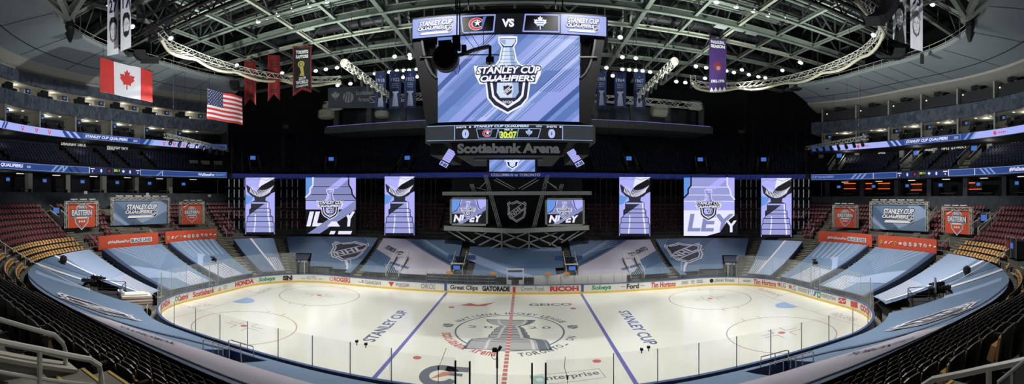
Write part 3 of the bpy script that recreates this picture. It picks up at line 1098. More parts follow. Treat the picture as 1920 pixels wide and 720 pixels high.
# ================================================================ printed seat covers (tarps)
OT = 11.0
def tz(o):
    return Ts(o) + .03
def tmap(x, y, h):
    """x = station u, y = offset o on the cover's surface"""
    return PU(x, y, tz(y) + h)
def tp(px, py, tmin=8):
    p = att(px, py, .03, tmin, 12.5)
    return uof(p.x, p.y), off(p.x, p.y)
def cover(label, u0, u1, o0, o1, art=None, holes=(), skirt=(True, True), top_o=None):
    """a taut printed sheet over the seat rows between two aisles; holes = (ua, ub, oa, ob)"""
    t = thing('seat_cover', label, 'seat cover', tuple(PU((u0 + u1) / 2, o0, 0)), 0, 'printed covers over the lower seats')
    uu = sorted(set(ulist(u0, u1, .5)) | {h for H in holes for h in H[:2]})
    oo = sorted(set(np.linspace(o0, o1, 12)) | {h for H in holes for h in H[2:]})
    b = MB()
    for ua, ub in zip(uu, uu[1:]):
        for oa, ob in zip(oo, oo[1:]):
            um, om = (ua + ub) / 2, (oa + ob) / 2
            if any(H[0] < um < H[1] and H[2] < om < H[3] for H in holes):
                continue
            if top_o and om > top_o(um):
                continue
            L0 = [tmap(ua, oa, 0), tmap(ub, oa, 0), tmap(ub, ob, 0), tmap(ua, ob, 0)]
            b.hexa([p - Vector((0, 0, .03)) for p in L0], L0)
    sheet = b.build('sheet', 'tarp', t)
    for u_, on in ((u0, skirt[0]), (u1, skirt[1])):
        b = MB()
        if on:
            for oa, ob in zip(oo, oo[1:]):
                if any(abs(u_ - h) < .01 and H[2] < (oa + ob) / 2 < H[3] for H in holes for h in H[:2]):
                    continue
                b.hexa([tmap(u_, oa, -.02), tmap(u_, ob, -.02), tmap(u_, ob, -.62), tmap(u_, oa, -.62)],
                       [p + TU(u_) * .02 for p in (tmap(u_, oa, -.02), tmap(u_, ob, -.02), tmap(u_, ob, -.62), tmap(u_, oa, -.62))])
        if b.v:
            b.build('skirt', 'tarp_dark', t)
    if art:
        c = Canvas()
        art(c)
        # cut to the sheet
        bm_x = list(np.arange(math.floor(u0), u1 + 1, .5))
        pr = c.build('print', sheet, tmap, .018, xs=bm_x, ys=list(np.arange(.5, 12, .8)))
    return t
def clipbox(pts, u0, u1, o0, o1):
    """clip a polygon (u,o) to the sheet's rectangle"""
    def clip(P, f, it):
        out = []
        for i in range(len(P)):
            a, b = P[i - 1], P[i]
            fa, fb = f(a), f(b)
            if fa >= 0:
                if fb >= 0: out.append(b)
                else: out.append(it(a, b, fa / (fa - fb)))
            elif fb >= 0:
                out.append(it(a, b, fa / (fa - fb)))
                out.append(b)
        return out
    it = lambda a, b, t: (a[0] + (b[0] - a[0]) * t, a[1] + (b[1] - a[1]) * t)
    for f in (lambda p: p[0] - u0, lambda p: u1 - p[0], lambda p: p[1] - o0, lambda p: o1 - p[1]):
        pts = clip(pts, f, it)
        if len(pts) < 3:
            return []
    return pts
def clipped(c, box):
    """a drawing function that clips convex polygons to the sheet"""
    def f(pts, m, L=1):
        q = clipbox(pts, *box)
        if len(q) >= 3:
            c.poly(q, m, L)
    return f
def stripe(f, a, b, wd, m, L=1):
    (ax, ay), (bx, by) = a, b
    d = hypot(bx - ax, by - ay)
    nx, ny = -(by - ay) / d * wd / 2, (bx - ax) / d * wd / 2
    f([(ax + nx, ay + ny), (ax - nx, ay - ny), (bx - nx, by - ny), (bx + nx, by + ny)], m, L)

HALF = {1: 'right', -1: 'left'}
EW = {1: 'east', -1: 'west'}
for sg in (-1, 1):
    X = lambda a, b: (min(sg * a, sg * b), max(sg * a, sg * b))
    # cover by the end aisle
    bx = (*X(39.1, 46.2), .9, 10.7)
    def art(c):
        f = clipped(c, bx)
        for i in range(11):
            stripe(f, (sg * (45.4 - i * .40), 10.8), (sg * (43.4 - i * .36), 5.6 + i * .3), .10, 'tarp_light', 1)
        f([(sg * 46.2, 4.2), (sg * 46.2, 7.4), (sg * 41.5, 3.4), (sg * 42.0, 2.6)], 'tarp_light', 2)
        for i in range(9):
            stripe(f, (sg * (40.3 + i * .35), 4.2), (sg * (39.9 + i * .35), 1), .14, 'tarp_white', 1)
        stripe(f, (sg * 46.2, .9), (sg * 46.2, 10.7), .8, 'tarp_dark', 3)
    cover('blue seat cover with fine pale stripes, %s end, nearer the near stand' % EW[sg], *bx, art=art)
    bx2 = (*X(32.75, 37.8), .9, 10.9)
    def art(c):
        f = clipped(c, bx2)
        for i in range(9):
            stripe(f, (sg * (33.0 + i * .42), 11), (sg * (33.2 + i * .42), 7.0), .14, 'tarp_light', 1)
        for i in range(10):
            stripe(f, (sg * (34.4 + i * .36), 4.6), (sg * (34.2 + i * .36), 1), .16, 'tarp_white', 1)
        stripe(f, (sg * 35, 7.5), (sg * 38.2, 4.2), .7, 'tarp_light', 2)
        stripe(f, (sg * 37.8, .9), (sg * 37.8, 10.9), .55, 'tarp_dark', 3)
    cover('blue printed seat cover under the %s long red banner next to the far corner' % EW[sg], *bx2, art=art)
    bx3 = (*X(28.55, 31.4), .9, 10.6)
    def art(c):
        f = clipped(c, bx3)
        stripe(f, (sg * 30.2, 11), (sg * 29.5, 1), .16, 'tarp_white', 2)
        f([(sg * 31.4, .9), (sg * 31.4, 11), (sg * 30.2, 11), (sg * 29.5, .9)], 'tarp_light' if sg > 0 else 'tarp_mid', 1)
        for i in range(6):
            stripe(f, (sg * (28.8 + i * .2), 5.2), (sg * (28.7 + i * .2), 1.0), .09, 'tarp_white', 2)
    cover('narrow blue seat cover with white slanted lines in the far %s corner' % EW[sg], *bx3, art=art)
    bx4 = (*X(20.45, 27.6), 1.0, OT)
    def art(c):
        f = clipped(c, bx4)
        f([(sg * 25.3, 11), (sg * 20.4, 11), (sg * 20.4, 5.5), (sg * 22, 4.6), (sg * 23.6, 6.2)], 'tarp_mid', 1)
        for i in range(6):
            stripe(f, (sg * (22.2 - i * .3), 11), (sg * (20.8 - i * .3), 8.6), .08, 'tarp_light', 2)
        stripe(f, (sg * 24.2, 9.8), (sg * 21.0, 2.2), .22, 'tarp_light', 2)
        stripe(f, (sg * 23.4, 6.5), (sg * 21.3, 1.9), .28, 'tarp_white', 3)
        shield(c, sg * 22.7, 7.1, 3.2, 'tarp_white', 'tarp_black', 'tarp_white', 3, f=lambda x, y: (22.7 * sg + (x - 22.7 * sg) * 1.05, 7.1 + (y - 7.1) * 1.6))
    cover('blue seat cover bearing a large silver shield at the far %s' % EW[sg], *bx4, art=art,
          holes=[(*X(25.75, 27.6), 1.0, 6.4), (*X(23.2, 25.75), 1.0, 2.4), (*X(21.3, 23.2), 1.0, 1.9)])
    bx5 = (*X(7.5, 19.55), 1.85, OT)
    def art(c):
        f = clipped(c, bx5)
        f([(sg * 19.6, 11.2), (sg * 16.3, 11.2), (sg * 7.4, 4.0), (sg * 7.4, 1), (sg * 13.2, 1.0), (sg * 19.6, 8.2)], 'tarp_pale', 1)
        f([(sg * 16.3, 11.2), (sg * 14.6, 11.2), (sg * 7.4, 5.4), (sg * 7.4, 4.0)], 'tarp_mid', 1)
        stripe(f, (sg * 13.6, 11.2), (sg * 7.4, 6.0), .45, 'tarp_light', 2)
        stripe(f, (sg * 15.6, 11.2), (sg * 7.4, 4.6), .3, 'tarp_dark', 2)
        f([(sg * 19.6, 8.2), (sg * 19.6, 5.2), (sg * 16.4, 3.3), (sg * 16.4, 5.8)], 'tarp_mid', 2)
        stripe(f, (sg * 18.2, 5.6), (sg * 13.4, 3.4), .5, 'tarp_mid', 3)
        if sg > 0:
            for i in range(10):
                stripe(f, (7.5, 7.0 + i * .42), (14.5, 9.9 + i * .42), .12, 'tarp_light', 3)
        for i in range(7):
            stripe(f, (sg * (15.2 + i * .28), 4.2), (sg * (13.6 + i * .28), 1.5), .08, 'tarp_light', 3)
        g = rotf(sg * 16.9, 8.0, math.radians(30) * sg)
        c.text('TORONTO', sg * 16.9 - 1.7, 7.55, sg * 16.9 + 1.7, 8.45, 'tarp_black', 4, bold=.03, shear=.2, f=g)
    cover('blue seat cover with pale diagonal and the word TORONTO, %s of the stage' % EW[sg], *bx5, art=art,
          holes=[(*X(13.95, 15.95), 1.85, 6.1), (*X(7.5, 8.9), 1.85, 6.5)], skirt=(sg > 0, sg < 0))
# centre cover in front of the stage
bxc = (-6.3, 6.3, 1.85, 9.6)
def art(c):
    f = clipped(c, bxc)
    f([(-6.3, 8.2), (-6.3, 6.4), (1.4, 1.0), (4.2, 1.0)], 'tarp_light', 1)
    f([(-6.3, 10), (-6.3, 8.2), (1, 4.2), (6.3, 4.4), (6.3, 10)], 'tarp_mid', 1)
    for i in range(12):
        stripe(f, (2.2 + i * .34, 8.6), (6.3 + i * .34, 9.9 ), .08, 'tarp_light', 2)
    f([(2.0, 1.0), (6.3, 3.0), (6.3, 1.0)], 'tarp_light', 2)
cover('blue seat cover below the broadcast stage at centre ice', *bxc, art=art, holes=[(-6.3, -5.1, 1.85, 6.5), (5.1, 6.3, 1.85, 6.5)], top_o=lambda u: 7.0 + .42 * abs(u))
# near covers wrap the near corners and run along the near boards
for sg in (-1, 1):
    X = lambda a, b: (min(sg * a, sg * b), max(sg * a, sg * b))
    bxn = (*X(46.95, 79.2), 1.4, OT)
    hole = (*X(49.7, 52.2), 1.4, 6.8)
    hole2 = (*X(64.0, 66.9), 1.9, 4.4)
    def art(c):
        f = clipped(c, bxn)
        # pale pink sweep along the near side, with the town's name
        L0 = [(59.2, 7.6), (61, 6.3), (63, 5.1), (65, 4.6), (68, 4.4), (79, 4.3)]
        L1 = [(61.0, 10.95), (62.5, 10.95), (64.5, 10.3), (66.5, 9.8), (68, 9.5), (79, 9.2)]
        c.band([(sg * a, b) for a, b in L0], [(sg * a, b) for a, b in L1], 'tarp_pale', 2, closed=False)
        c.band([(sg * a, b) for a, b in L1], [(sg * a, min(b + .35, 11)) for a, b in L1], 'tarp_dark', 3, closed=False)
        L2 = [(47.2, 6.6), (51, 5.4), (54.5, 4.2), (57.5, 3.2), (61, 2.6), (66, 2.2)]
        stp = lambda k, m, L, wd: [stripe(f, (sg * a[0], a[1] + k), (sg * b[0], b[1] + k), wd, m, L) for a, b in zip(L2, L2[1:])]
        # pale sweeps fanning from the end aisle
        f([(sg * 47.0, 11.2), (sg * 49.3, 11.2), (sg * 49.5, 6.9), (sg * 48.6, 1.2), (sg * 47, 1.2)], 'tarp_light', 1)
        stripe(f, (sg * 49.9, 11.2), (sg * 48.9, 1.6), .22, 'tarp_white', 3)
        f([(sg * 50.1, 11.2), (sg * 51.5, 11.2), (sg * 50.0, 6.8), (sg * 49.4, 2), (sg * 49.1, 2)], 'tarp_mid', 2)
        stripe(f, (sg * 52.2, 11.0), (sg * 51.0, 6.9), .3, 'tarp_white', 3)
        for i in range(7):
            stripe(f, (sg * (47.2 + i * .22), 5.6), (sg * (47.4 + i * .22), 1.6), .08, 'tarp_white', 3)
        stripe(f, (sg * 53.4, 10.5), (sg * 52.3, 6.0), .5, 'tarp_light', 1)
        # dark line below the crest
        c.band([(sg * a, b) for a, b in ((54.5, 11), (56.6, 9.9), (58.0, 7.9), (59.4, 5.8), (61.2, 3.4), (64, 2.2))],
               [(sg * a, b) for a, b in ((54.9, 11), (57.0, 10.0), (58.5, 8.0), (60.0, 5.9), (61.9, 3.5), (64.4, 2.3))], 'tarp_dark', 3, closed=False)
        # hockey shield stretched along the corner
        gx, gy, ga = sg * 56.1, 6.3, 0
        g = lambda x, y: (gx + (x - gx) * .42 * 1.0 + (y - gy) * .0, gy + (y - gy) * 1.0)
        g2 = lambda x, y: (sg * 56.1 + (-(y - gy) * .30 * -sg) * 1.0 + (x - gx) * .05, gy + (x - gx) * sg * -1.0 + (y - gy) * .0)
        shield(c, gx, gy, 6.2, 'tarp_white', 'tarp_black', 'tarp_white', 4, f=g2)
        g3 = lambda x, y: (x, y)
        (ua_, oa_), (ub_, ob_) = (tp(246, 621), tp(308, 641)) if sg < 0 else (tp(1592, 667), tp(1712, 636))
        if sg < 0: (ua_, oa_), (ub_, ob_) = (ub_, ob_), (ua_, oa_)
        else: (ua_, oa_), (ub_, ob_) = (ua_, oa_), (ub_, ob_)
        um_, om_ = (ua_ + ub_) / 2, (oa_ + ob_) / 2
        ln_ = max(3.0, min(6.5, hypot(ub_ - ua_, ob_ - oa_)))
        c.text('TORONTO', um_ - ln_ / 2, om_ - .4, um_ + ln_ / 2, om_ + .4, 'tarp_black', 5, bold=.03, shear=.2, f=rotf(um_, om_, atan2(ob_ - oa_, ub_ - ua_)))
    cover('large blue seat cover round the near %s corner with a stretched silver shield' % EW[sg], *bxn, art=art,
          holes=[hole, hole2], skirt=(sg > 0, sg < 0))

# ================================================================ aisle stairs and hand rails
def stair(u, o0, o1, label, wd=1.15, top=False, m='terrace'):
    t = thing('aisle_stair', label, 'stair', tuple(PU(u, o0, 0)), 0, 'stepped aisles of the lower bowl')
    b, e = MB(), MB()
    o = o0
    tt, nn = TU(u), NU(u)
    while o < o1 - .2:
        z = Ts(o + .4) - .86
        for k_ in (0, 1):
            zz = z + .21 * k_
            oo = o + .42 * k_
            p = PU(u, oo + .21, zz - .25)
            R = Matrix((tt, nn, Vector((0, 0, 1)))).transposed()
            b.box(p, (wd, .43, .55), rot=R)
            e.box(PU(u, oo + .04, zz + .035), (wd, .13, .012), rot=R)
        o += .85
    b.build('step', m, t)
    e.build('nosing', 'step_edge', t)
    return t
for sg in (-1, 1):
    for u, nm in ((7.0, 'beside the centre cover'), (20.0, 'between the shield cover and the TORONTO cover'), (28.05, 'behind the ice tunnel'),
                  (32.1, 'in the far corner'), (38.35, 'between the two long red banners'), (46.6, 'at the near end of the long red banners')):
        stair(sg * u, 6.3 if u == 7.0 else 1.5, 11.2 if u < 30 else 19.3, 'narrow stepped aisle %s, %s half' % (nm, EW[sg]), wd=1.25 if u != 28.05 else .85)
    stair(sg * 52.4, 10.9, 19.3, 'stepped aisle through the tan seats of the near %s corner' % EW[sg])
    stair(sg * 57.2, 11.4, 19.3, 'second stepped aisle round the near %s corner' % EW[sg])
    stair(sg * 42.6, 11.6, 19.3, 'stepped burgundy aisle behind the framed banners, %s end' % EW[sg])
def rail(label, pts, r=.028, posts=(), m='rail_white', low=(), name='handrail'):
    t = thing(name, label, 'handrail', tuple(pts[0]))
    MB().tube(pts, r, 7).build('top_rail', m, t)
    for a, b in posts:
        MB().tube([a, b], r * .9, 6).build('post', m, t)
    for L_ in low:
        MB().tube(L_, r * .6, 6).build('lower_rail', m, t)
    return t
Zv = Vector((0, 0, 1))
for sg in (-1, 1):
    for u, oa, ob, nm in ((46.0, 12.0, 13.4, 'behind the red banner'), (38.8, 12.0, 13.6, 'between the framed banners'), (47.3, 15.0, 19.0, 'beside the upper burgundy rows'),
                          (43.2, 16.4, 19.0, 'above the framed banners'), (31.6, 12.2, 13.6, 'beside the corner banner')):
        if (u in (47.3, 43.2)) and sg < 0 and u == 43.2:
            continue
        p, q = PU(sg * u, oa, Ts(oa) + .2), PU(sg * u, ob, Ts(ob) + .2)
        rail('grey aisle handrail %s, %s end' % (nm, EW[sg]), [p - Zv * .9, p, q, q - Zv * .8], .03, [(p.lerp(q, .5), p.lerp(q, .5) - Zv * .9)])
    # long white rail running down over the near corner cover
    e0, e1 = ((165, 545), (0, 453)) if sg < 0 else ((1768, 541), (1920, 478))
    pa = att(*e0, .1)
    ua, oa = uof(pa.x, pa.y), off(pa.x, pa.y)
    L_ = [PU(ua, o, Ts(o) + .15 + .05 * (o - oa)) for o in np.linspace(oa, 19, 8)]
    rail('long white handrail running down across the blue cover of the near %s corner' % EW[sg], L_, .045,
         [(L_[i], L_[i] - Zv * .9) for i in (3, 4, 5)])

# ================================================================ long red banners at the top of the covers
def smap(o, z0):
    return lambda x, y, h: PU(s2u(x, o), o - h, z0 + y)
LEAF = [(0, 1), (.12, .76), (.27, .84), (.21, .46), (.40, .64), (.45, .54), (.72, .58), (.62, .32), (.72, .24), (.36, -.06), (.40, -.22), (.05, -.16), (.05, -.55)]
LEAF = LEAF + [(-x, y) for x, y in LEAF[::-1]][:-1]
def mini_logo(c, k, x, y, r):
    k = k % 12
    w, n, g = 'banner_white', 'banner_navy', 'champ_gold'
    if k == 0: c.poly(circ(x, y, r * .8, r), g, 2); c.text('B', x - r * .3, y - r * .5, x + r * .3, y + r * .5, n, 3)
    elif k == 1: c.poly([(x - r, y - r * .6), (x + r * .3, y - r * .6), (x + r, y + r * .6), (x - r * .3, y + r * .6)], w, 2); c.poly(circ(x, y, r * .3), 'banner_red', 3)
    elif k == 2: c.line([(x - r, y - r * .5), (x, y + r * .4), (x + r, y + r * .6)], r * .4, w, 2)
    elif k == 3: c.poly([(x - r * .8, y + r * .8), (x + r * .8, y + r * .8), (x + r * .5, y - r * .4), (x, y - r), (x - r * .5, y - r * .4)], g, 2); c.poly(circ(x, y, r * .35), n, 3)
    elif k == 4: c.poly(circ(x, y, r, r * .6), w, 2); c.text('H', x - r * .35, y - r * .25, x + r * .35, y + r * .25, 'banner_red', 3)
    elif k == 5: c.band(circ(x, y, r), circ(x, y, r * .65), w, 2); c.poly(circ(x, y, r * .4), w, 2)
    elif k == 6: c.rect(x - r * .7, y - r * .8, x + r * .7, y + r * .8, w, 2); c.line([(x - r * .4, y - r * .4), (x + r * .4, y + r * .4)], r * .3, n, 3)
    elif k == 7: c.poly(circ(x, y, r * .9), w, 2); c.text('P', x - r * .4, y - r * .5, x + r * .4, y + r * .5, n, 3)
    elif k == 8: c.poly([(x - r, y + r * .8), (x + r, y + r * .8), (x + r * .2, y - r), (x, y)], w, 2)
    elif k == 9: c.poly(circ(x, y, r * .9), w, 2); c.line([(x + r * .4, y + r * .7), (x - r * .3, y), (x + r * .3, y), (x - r * .4, y - r * .7)], r * .25, n, 3)
    elif k == 10: c.poly([(x + a * r, y + b * r) for a, b in LEAF], w, 2)
    else: c.poly([(x - r, y - r * .3), (x, y + r * .5), (x + r, y + r * .1), (x + r * .3, y - r * .4)], w, 2)
for sg in (-1, 1):
    for kind, (ua, ub) in (('words', (39.2, 46.2)), ('logos', (32.5, 37.9))) if sg < 0 else (('words', (32.4, 38.0)), ('logos', (39.1, 46.0))):
        u0, u1 = sorted((sg * ua, sg * ub))
        o = 11.25
        z0, z1 = tz(OT) - .3, tz(OT) + 1.38
        lab = ('long red banner reading #WeSkateFor BLACK LIVES above the %s covers' if kind == 'words' else 'long red banner with a row of small team crests above the %s covers') % EW[sg]
        t = thing('long_banner', lab, 'banner', tuple(PU((u0 + u1) / 2, o, z0)))
        fab = MB().ring([(o, z0), (o, z1), (o + .06, z1), (o + .06, z0)], ulist(u0, u1)).build('fabric', 'banner_red', t)
        s0, s1 = u2s(u0, o), u2s(u1, o)
        L_ = s1 - s0
        c = Canvas()
        if kind == 'words':
            a = s0 + L_ * .16
            c.text('#WeSkateFor', a, .62, a + L_ * .36, 1.02, 'banner_white', 2, bold=.03, shear=.12)
            c.rect(a + L_ * .37, .55, a + L_ * .73, 1.12, 'banner_white', 1)
            c.text('BLACK LIVES', a + L_ * .385, .63, a + L_ * .715, 1.04, 'banner_navy', 2, bold=.03)
        else:
            for k in range(12):
                mini_logo(c, k, s0 + L_ * (.055 + .083 * k), .84, .27 if L_ > 8 else .24)
        c.build('print', fab, smap(o - .03, z0), .01, xs=list(np.arange(s0, s1, .8)))

# ================================================================ framed banners standing among the burgundy seats
def lockup(c, x, y, wd, ht, mw, md, L=2, bar=True, sh=None):
    """two italic lines STANLEY CUP / QUALIFIERS, white on a dark outline"""
    rows = (('STANLEY CUP', x + .04 * wd, y + ht * .62, x + wd * .99, y + ht), ('QUALIFIERS', x, y + ht * .28, x + wd * .84, y + ht * .58)) if bar else \
           (('STANLEY CUP', x + .02 * wd, y + ht * .55, x + wd, y + ht), ('QUALIFIERS', x + .08 * wd, y, x + wd * .92, y + ht * .45))
    for t_, a, b, d, e in rows:
        c.text(t_, a, b, d, e, md, L, bold=.085, shear=.22, grow=.14)
    for t_, a, b, d, e in rows:
        c.text(t_, a, b, d, e, mw, L + 2, bold=.035, shear=.22)
    if bar:
        c.poly([(x + wd * .04, y - .02 * ht), (x + wd * .9, y - .02 * ht), (x + wd * .9, y + ht * .22), (x + wd * .1, y + ht * .22)], md, L)
        c.poly([(x + wd * .06, y + .01 * ht), (x + wd * .88, y + .01 * ht), (x + wd * .88, y + ht * .19), (x + wd * .11, y + ht * .19)], mw, L + 1)
        if sh:
            shield(c, x + wd * .9, y + ht * .3, wd * .2, mw, md, mw, L + 3)
FRAMES = []
def framed(px0, px1, py0, py1, pyt0, kind, label, tilt=0.):
    p, q = att(px0, py0, .0, 8, 19), att(px1, py1, .0, 8, 19)
    z0 = min(p.z, q.z)
    tl = hypot(p.x - CX, p.y - CY)
    z1 = CZ + ray(px0, pyt0).z * tl
    p, q = Vector((p.x, p.y, z0)), Vector((q.x, q.y, z0))
    wd, ht = (q - p).length, z1 - z0
    d = (q - p).normalized()
    nn = d.cross(Zv)                     # towards the rink
    if nn.dot(-Vector((p.x, p.y, 0))) < 0: nn = -nn
    t = thing('framed_banner', label, 'banner', tuple((p + q) / 2))
    FRAMES.append(((p.x + q.x) / 2, (p.y + q.y) / 2, wd / 2 + .95))
    b = MB()
    slab(b, p, q, p + Zv * ht, q + Zv * ht, .05)
    fab = b.build('fabric', 'banner_red' if kind == 'east' else 'tarp_mid', t)
    # box-truss frame
    b = MB()
    e = .16
    def bt(a, c_, up):
        for dx, dy in ((-1, -1), (1, -1), (1, 1), (-1, 1)):
            o_ = up * (dx * e) + nn * (dy * e)
            b.bar(a + o_, c_ + o_, .05)
        n = int((c_ - a).length / .45)
        for i in range(n):
            s_, r_2 = a.lerp(c_, i / n), a.lerp(c_, (i + 1) / n)
            k_ = 1 if i % 2 else -1
            for dy in (-1, 1):
                b.bar(s_ + up * e * k_ + nn * dy * e, r_2 - up * e * k_ + nn * dy * e, .035)
    bt(p - d * .25, p - d * .25 + Zv * (ht + .3), d)
    bt(q + d * .25, q + d * .25 + Zv * (ht + .3), d)
    bt(p - d * .4 + Zv * (ht + .22), q + d * .4 + Zv * (ht + .22), Zv)
    b.build('truss_frame', 'alu', t)
    b = MB()
    n = 3 if wd < 5 else 6
    for i in range(n):
        a = p.lerp(q, (i + .12) / n) + Zv * (ht + .62) + nn * .3
        c_ = p.lerp(q, (i + .88) / n) + Zv * (ht + .62) + nn * .3
        b.bar(a, c_, .09, .09)
        b.bar(a.lerp(c_, .5), a.lerp(c_, .5) - Zv * .35 - nn * .25, .03)
    b.build('light_bar', 'banner_white', t)
    c = Canvas()
    W, H = wd, ht
    if kind == 'east':
        cx_, cy_ = W / 2, H * .52
        s = W * .40
        out = [(-.45, .55), (-.2, .78), (.2, .78), (.45, .55), (.45, .35), (.95, .22), (.9, -.1), (.62, -.12), (.55, -.5), (0, -1.0), (-.55, -.5), (-.62, -.12), (-.9, -.1), (-.95, .22), (-.45, .35)]
        g = lambda k: [(cx_ + a * s * k, cy_ + b_ * s * k) for a, b_ in out]
        c.poly(g(1.05), 'banner_white', 1)
        c.poly(g(.97), 'print_grey', 2)
        c.poly([(cx_ + a * s, cy_ + b_ * s) for a, b_ in ((-.5, -.15), (.5, -.15), (.44, -.48), (0, -.84), (-.44, -.48))], 'banner_red', 3)
        c.text('EASTERN', cx_ - s * .93, cy_ - s * .02, cx_ + s * .93, cy_ + s * .40, 'banner_navy', 4, bold=.07, grow=.12)
        c.text('EASTERN', cx_ - s * .93, cy_ - s * .02, cx_ + s * .93, cy_ + s * .40, 'banner_white', 6, bold=.04)
        c.text('NHL', cx_ - s * .26, cy_ + s * .5, cx_ + s * .26, cy_ + s * .70, 'banner_white', 4, bold=.02)
        c.rect(cx_ - s * .5, cy_ - s * .22, cx_ + s * .5, cy_ - s * .1, 'banner_white', 4)
        for k in (-1, 0, 1):
            c.poly(circ(cx_ + k * s * .22, cy_ - s * .42, s * .09, n=6), 'banner_white', 4)
        k = -1 if tilt < 0 else 1
        xx = W * .82 if k > 0 else W * .18
        c.line([(xx - k * W * .14, H * .99), (xx + k * W * .1, H * .84)], .14, 'banner_white', 1)
    else:
        c.rect(0, 0, W, H, 'tarp', 1)
        c.poly([(0, H), (0, H * .62), (W * .3, 0), (W * .55, 0)], 'tarp_mid', 2)
        c.poly([(W * .72, H), (W, H), (W, H * .55), (W * .45, 0), (W * .3, 0)], 'tarp_light', 2)
        c.poly([(0, H * .5), (0, H * .3), (W * .2, 0), (W * .28, 0)], 'tarp_light', 3)
        c.poly([(W * .86, H), (W, H), (W, H * .8)], 'tarp_mid', 3)
        lockup(c, W * .2, H * .28, W * .6, H * .56, 'banner_white', 'banner_navy', 4, True, True)
    c.build('print', fab, quadmap(p, q, p + Zv * ht, q + Zv * ht, W, H, 1), .012)
    return t
framed(127, 178, 428, 425, 383, 'east', 'red framed EASTERN banner in the west stand nearest the near corner', 1)
framed(213, 313, 419, 419, 376, 'scq', 'wide blue framed STANLEY CUP QUALIFIERS banner in the west stand')
framed(341, 378, 418, 420, 383, 'east', 'red framed EASTERN banner in the west stand nearest the stage', -1)
framed(1566, 1604, 426, 425, 389, 'east', 'red framed EASTERN banner in the east stand nearest the stage', 1)
framed(1636, 1736, 429, 430, 383, 'scq', 'wide blue framed STANLEY CUP QUALIFIERS banner in the east stand')
framed(1772, 1818, 436, 440, 394, 'east', 'red framed EASTERN banner in the east stand nearest the near corner', -1)

# ================================================================ seats
def seat_shape(kind):
    """folded-up arena seat; local +Y faces the rink.  Returns part builders"""
    xs = [-.24, -.15, 0, .15, .24]
    def pane(y0, dz0, z0, z1, th, inset, edge_light=False):
        b = MB()
        top = [z1 - .07, z1 - .015, z1, z1 - .015, z1 - .07]
        fr, bk = [], []
        for x, tz_ in zip(xs, top):
            bow = .05 * (1 - (x / .24) ** 2)
            xx = x * (1 - inset)
            for z_ in (z0, tz_):
                lean = -.16 * (z_ - .4)
                fr.append((xx, y0 - bow + lean, z_))
                bk.append((xx, y0 - bow + lean - th, z_))
        n = len(xs)
        vs = fr + bk
        fs = []
        for i in range(n - 1):
            a, c_ = 2 * i, 2 * i + 2
            fs += [(a + 1, c_ + 1, c_ + 1 + 2 * n, a + 1 + 2 * n), (a, c_, c_ + 1, a + 1), (a + 2 * n, a + 1 + 2 * n, c_ + 1 + 2 * n, c_ + 2 * n), (a, a + 2 * n, c_ + 2 * n, c_)]
        e = 2 * (n - 1)
        fs += [(0, 1, 1 + 2 * n, 2 * n), (e, e + 2 * n, e + 1 + 2 * n, e + 1)]
        b.add(vs, fs)
        b.m = [1 if edge_light and i < 4 * (n - 1) and i % 4 == 0 else 0 for i in range(len(fs))]
        return b
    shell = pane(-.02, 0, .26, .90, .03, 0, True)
    cush = pane(.035, 0, .42, .82, .05, .12)
    pan = MB().hexa([(-.21, .06, .36), (.21, .06, .36), (.21, .17, .40), (-.21, .17, .40)], [(-.2, .03, .60), (.2, .03, .60), (.2, .10, .62), (-.2, .10, .62)])
    arm = MB().box((.262, .0, .34), (.035, .07, .68)).box((.262, .08, .63), (.05, .30, .04)).box((.262, .02, .02), (.05, .2, .04))
    return shell, cush, pan, arm
EDGE_LIGHT = 3
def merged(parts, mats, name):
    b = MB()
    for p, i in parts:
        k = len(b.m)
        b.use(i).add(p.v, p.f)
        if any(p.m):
            b.m[k:] = [EDGE_LIGHT if q else i for q in p.m]
    return b.mesh(name, mats + ['seat_edge_highlight'] * (EDGE_LIGHT - len(mats) + 1))
ORD = lambda n: {1: 'first', 2: 'second', 3: 'third', 4: 'fourth', 5: 'fifth', 6: 'sixth', 7: 'seventh', 8: 'eighth', 9: 'ninth', 10: 'tenth', 11: 'eleventh', 12: 'twelfth'}.get(n, '%d%s' % (n, 'th' if 10 <= n % 100 <= 20 else {1: 'st', 2: 'nd', 3: 'rd'}.get(n % 10, 'th')))
AISLES = (7.0, 20.0, 28.05, 32.1, 38.35, 46.6, 52.4, 57.2)
def place_rows(rows, u0, u1, pitch=.56, gap=.92, aisles=AISLES, zf=lambda o: Ts(o) - .85):
    """(u, o, z, row number, seat number from the previous aisle, aisle index)"""
    out = []
    for rn, o in rows:
        s0, s1 = u2s(u0, o), u2s(u1, o)
        s = s0 + pitch / 2
        cnt, ai = 0, 0
        stops = sorted(u2s(sg * a, o) for a in aisles for sg in (-1, 1))
        while s < s1:
            near = [a for a in stops if abs(a - s) < gap]
            if near:
                s = near[0] + gap + .01 + pitch / 2
                cnt = 0
                ai += 1
                continue
            cnt += 1
            uu_ = s2u(s, o)
            out.append((uu_, o, zf(o) - dip(uu_, o), rn, cnt, ai))
            s += pitch
    return out
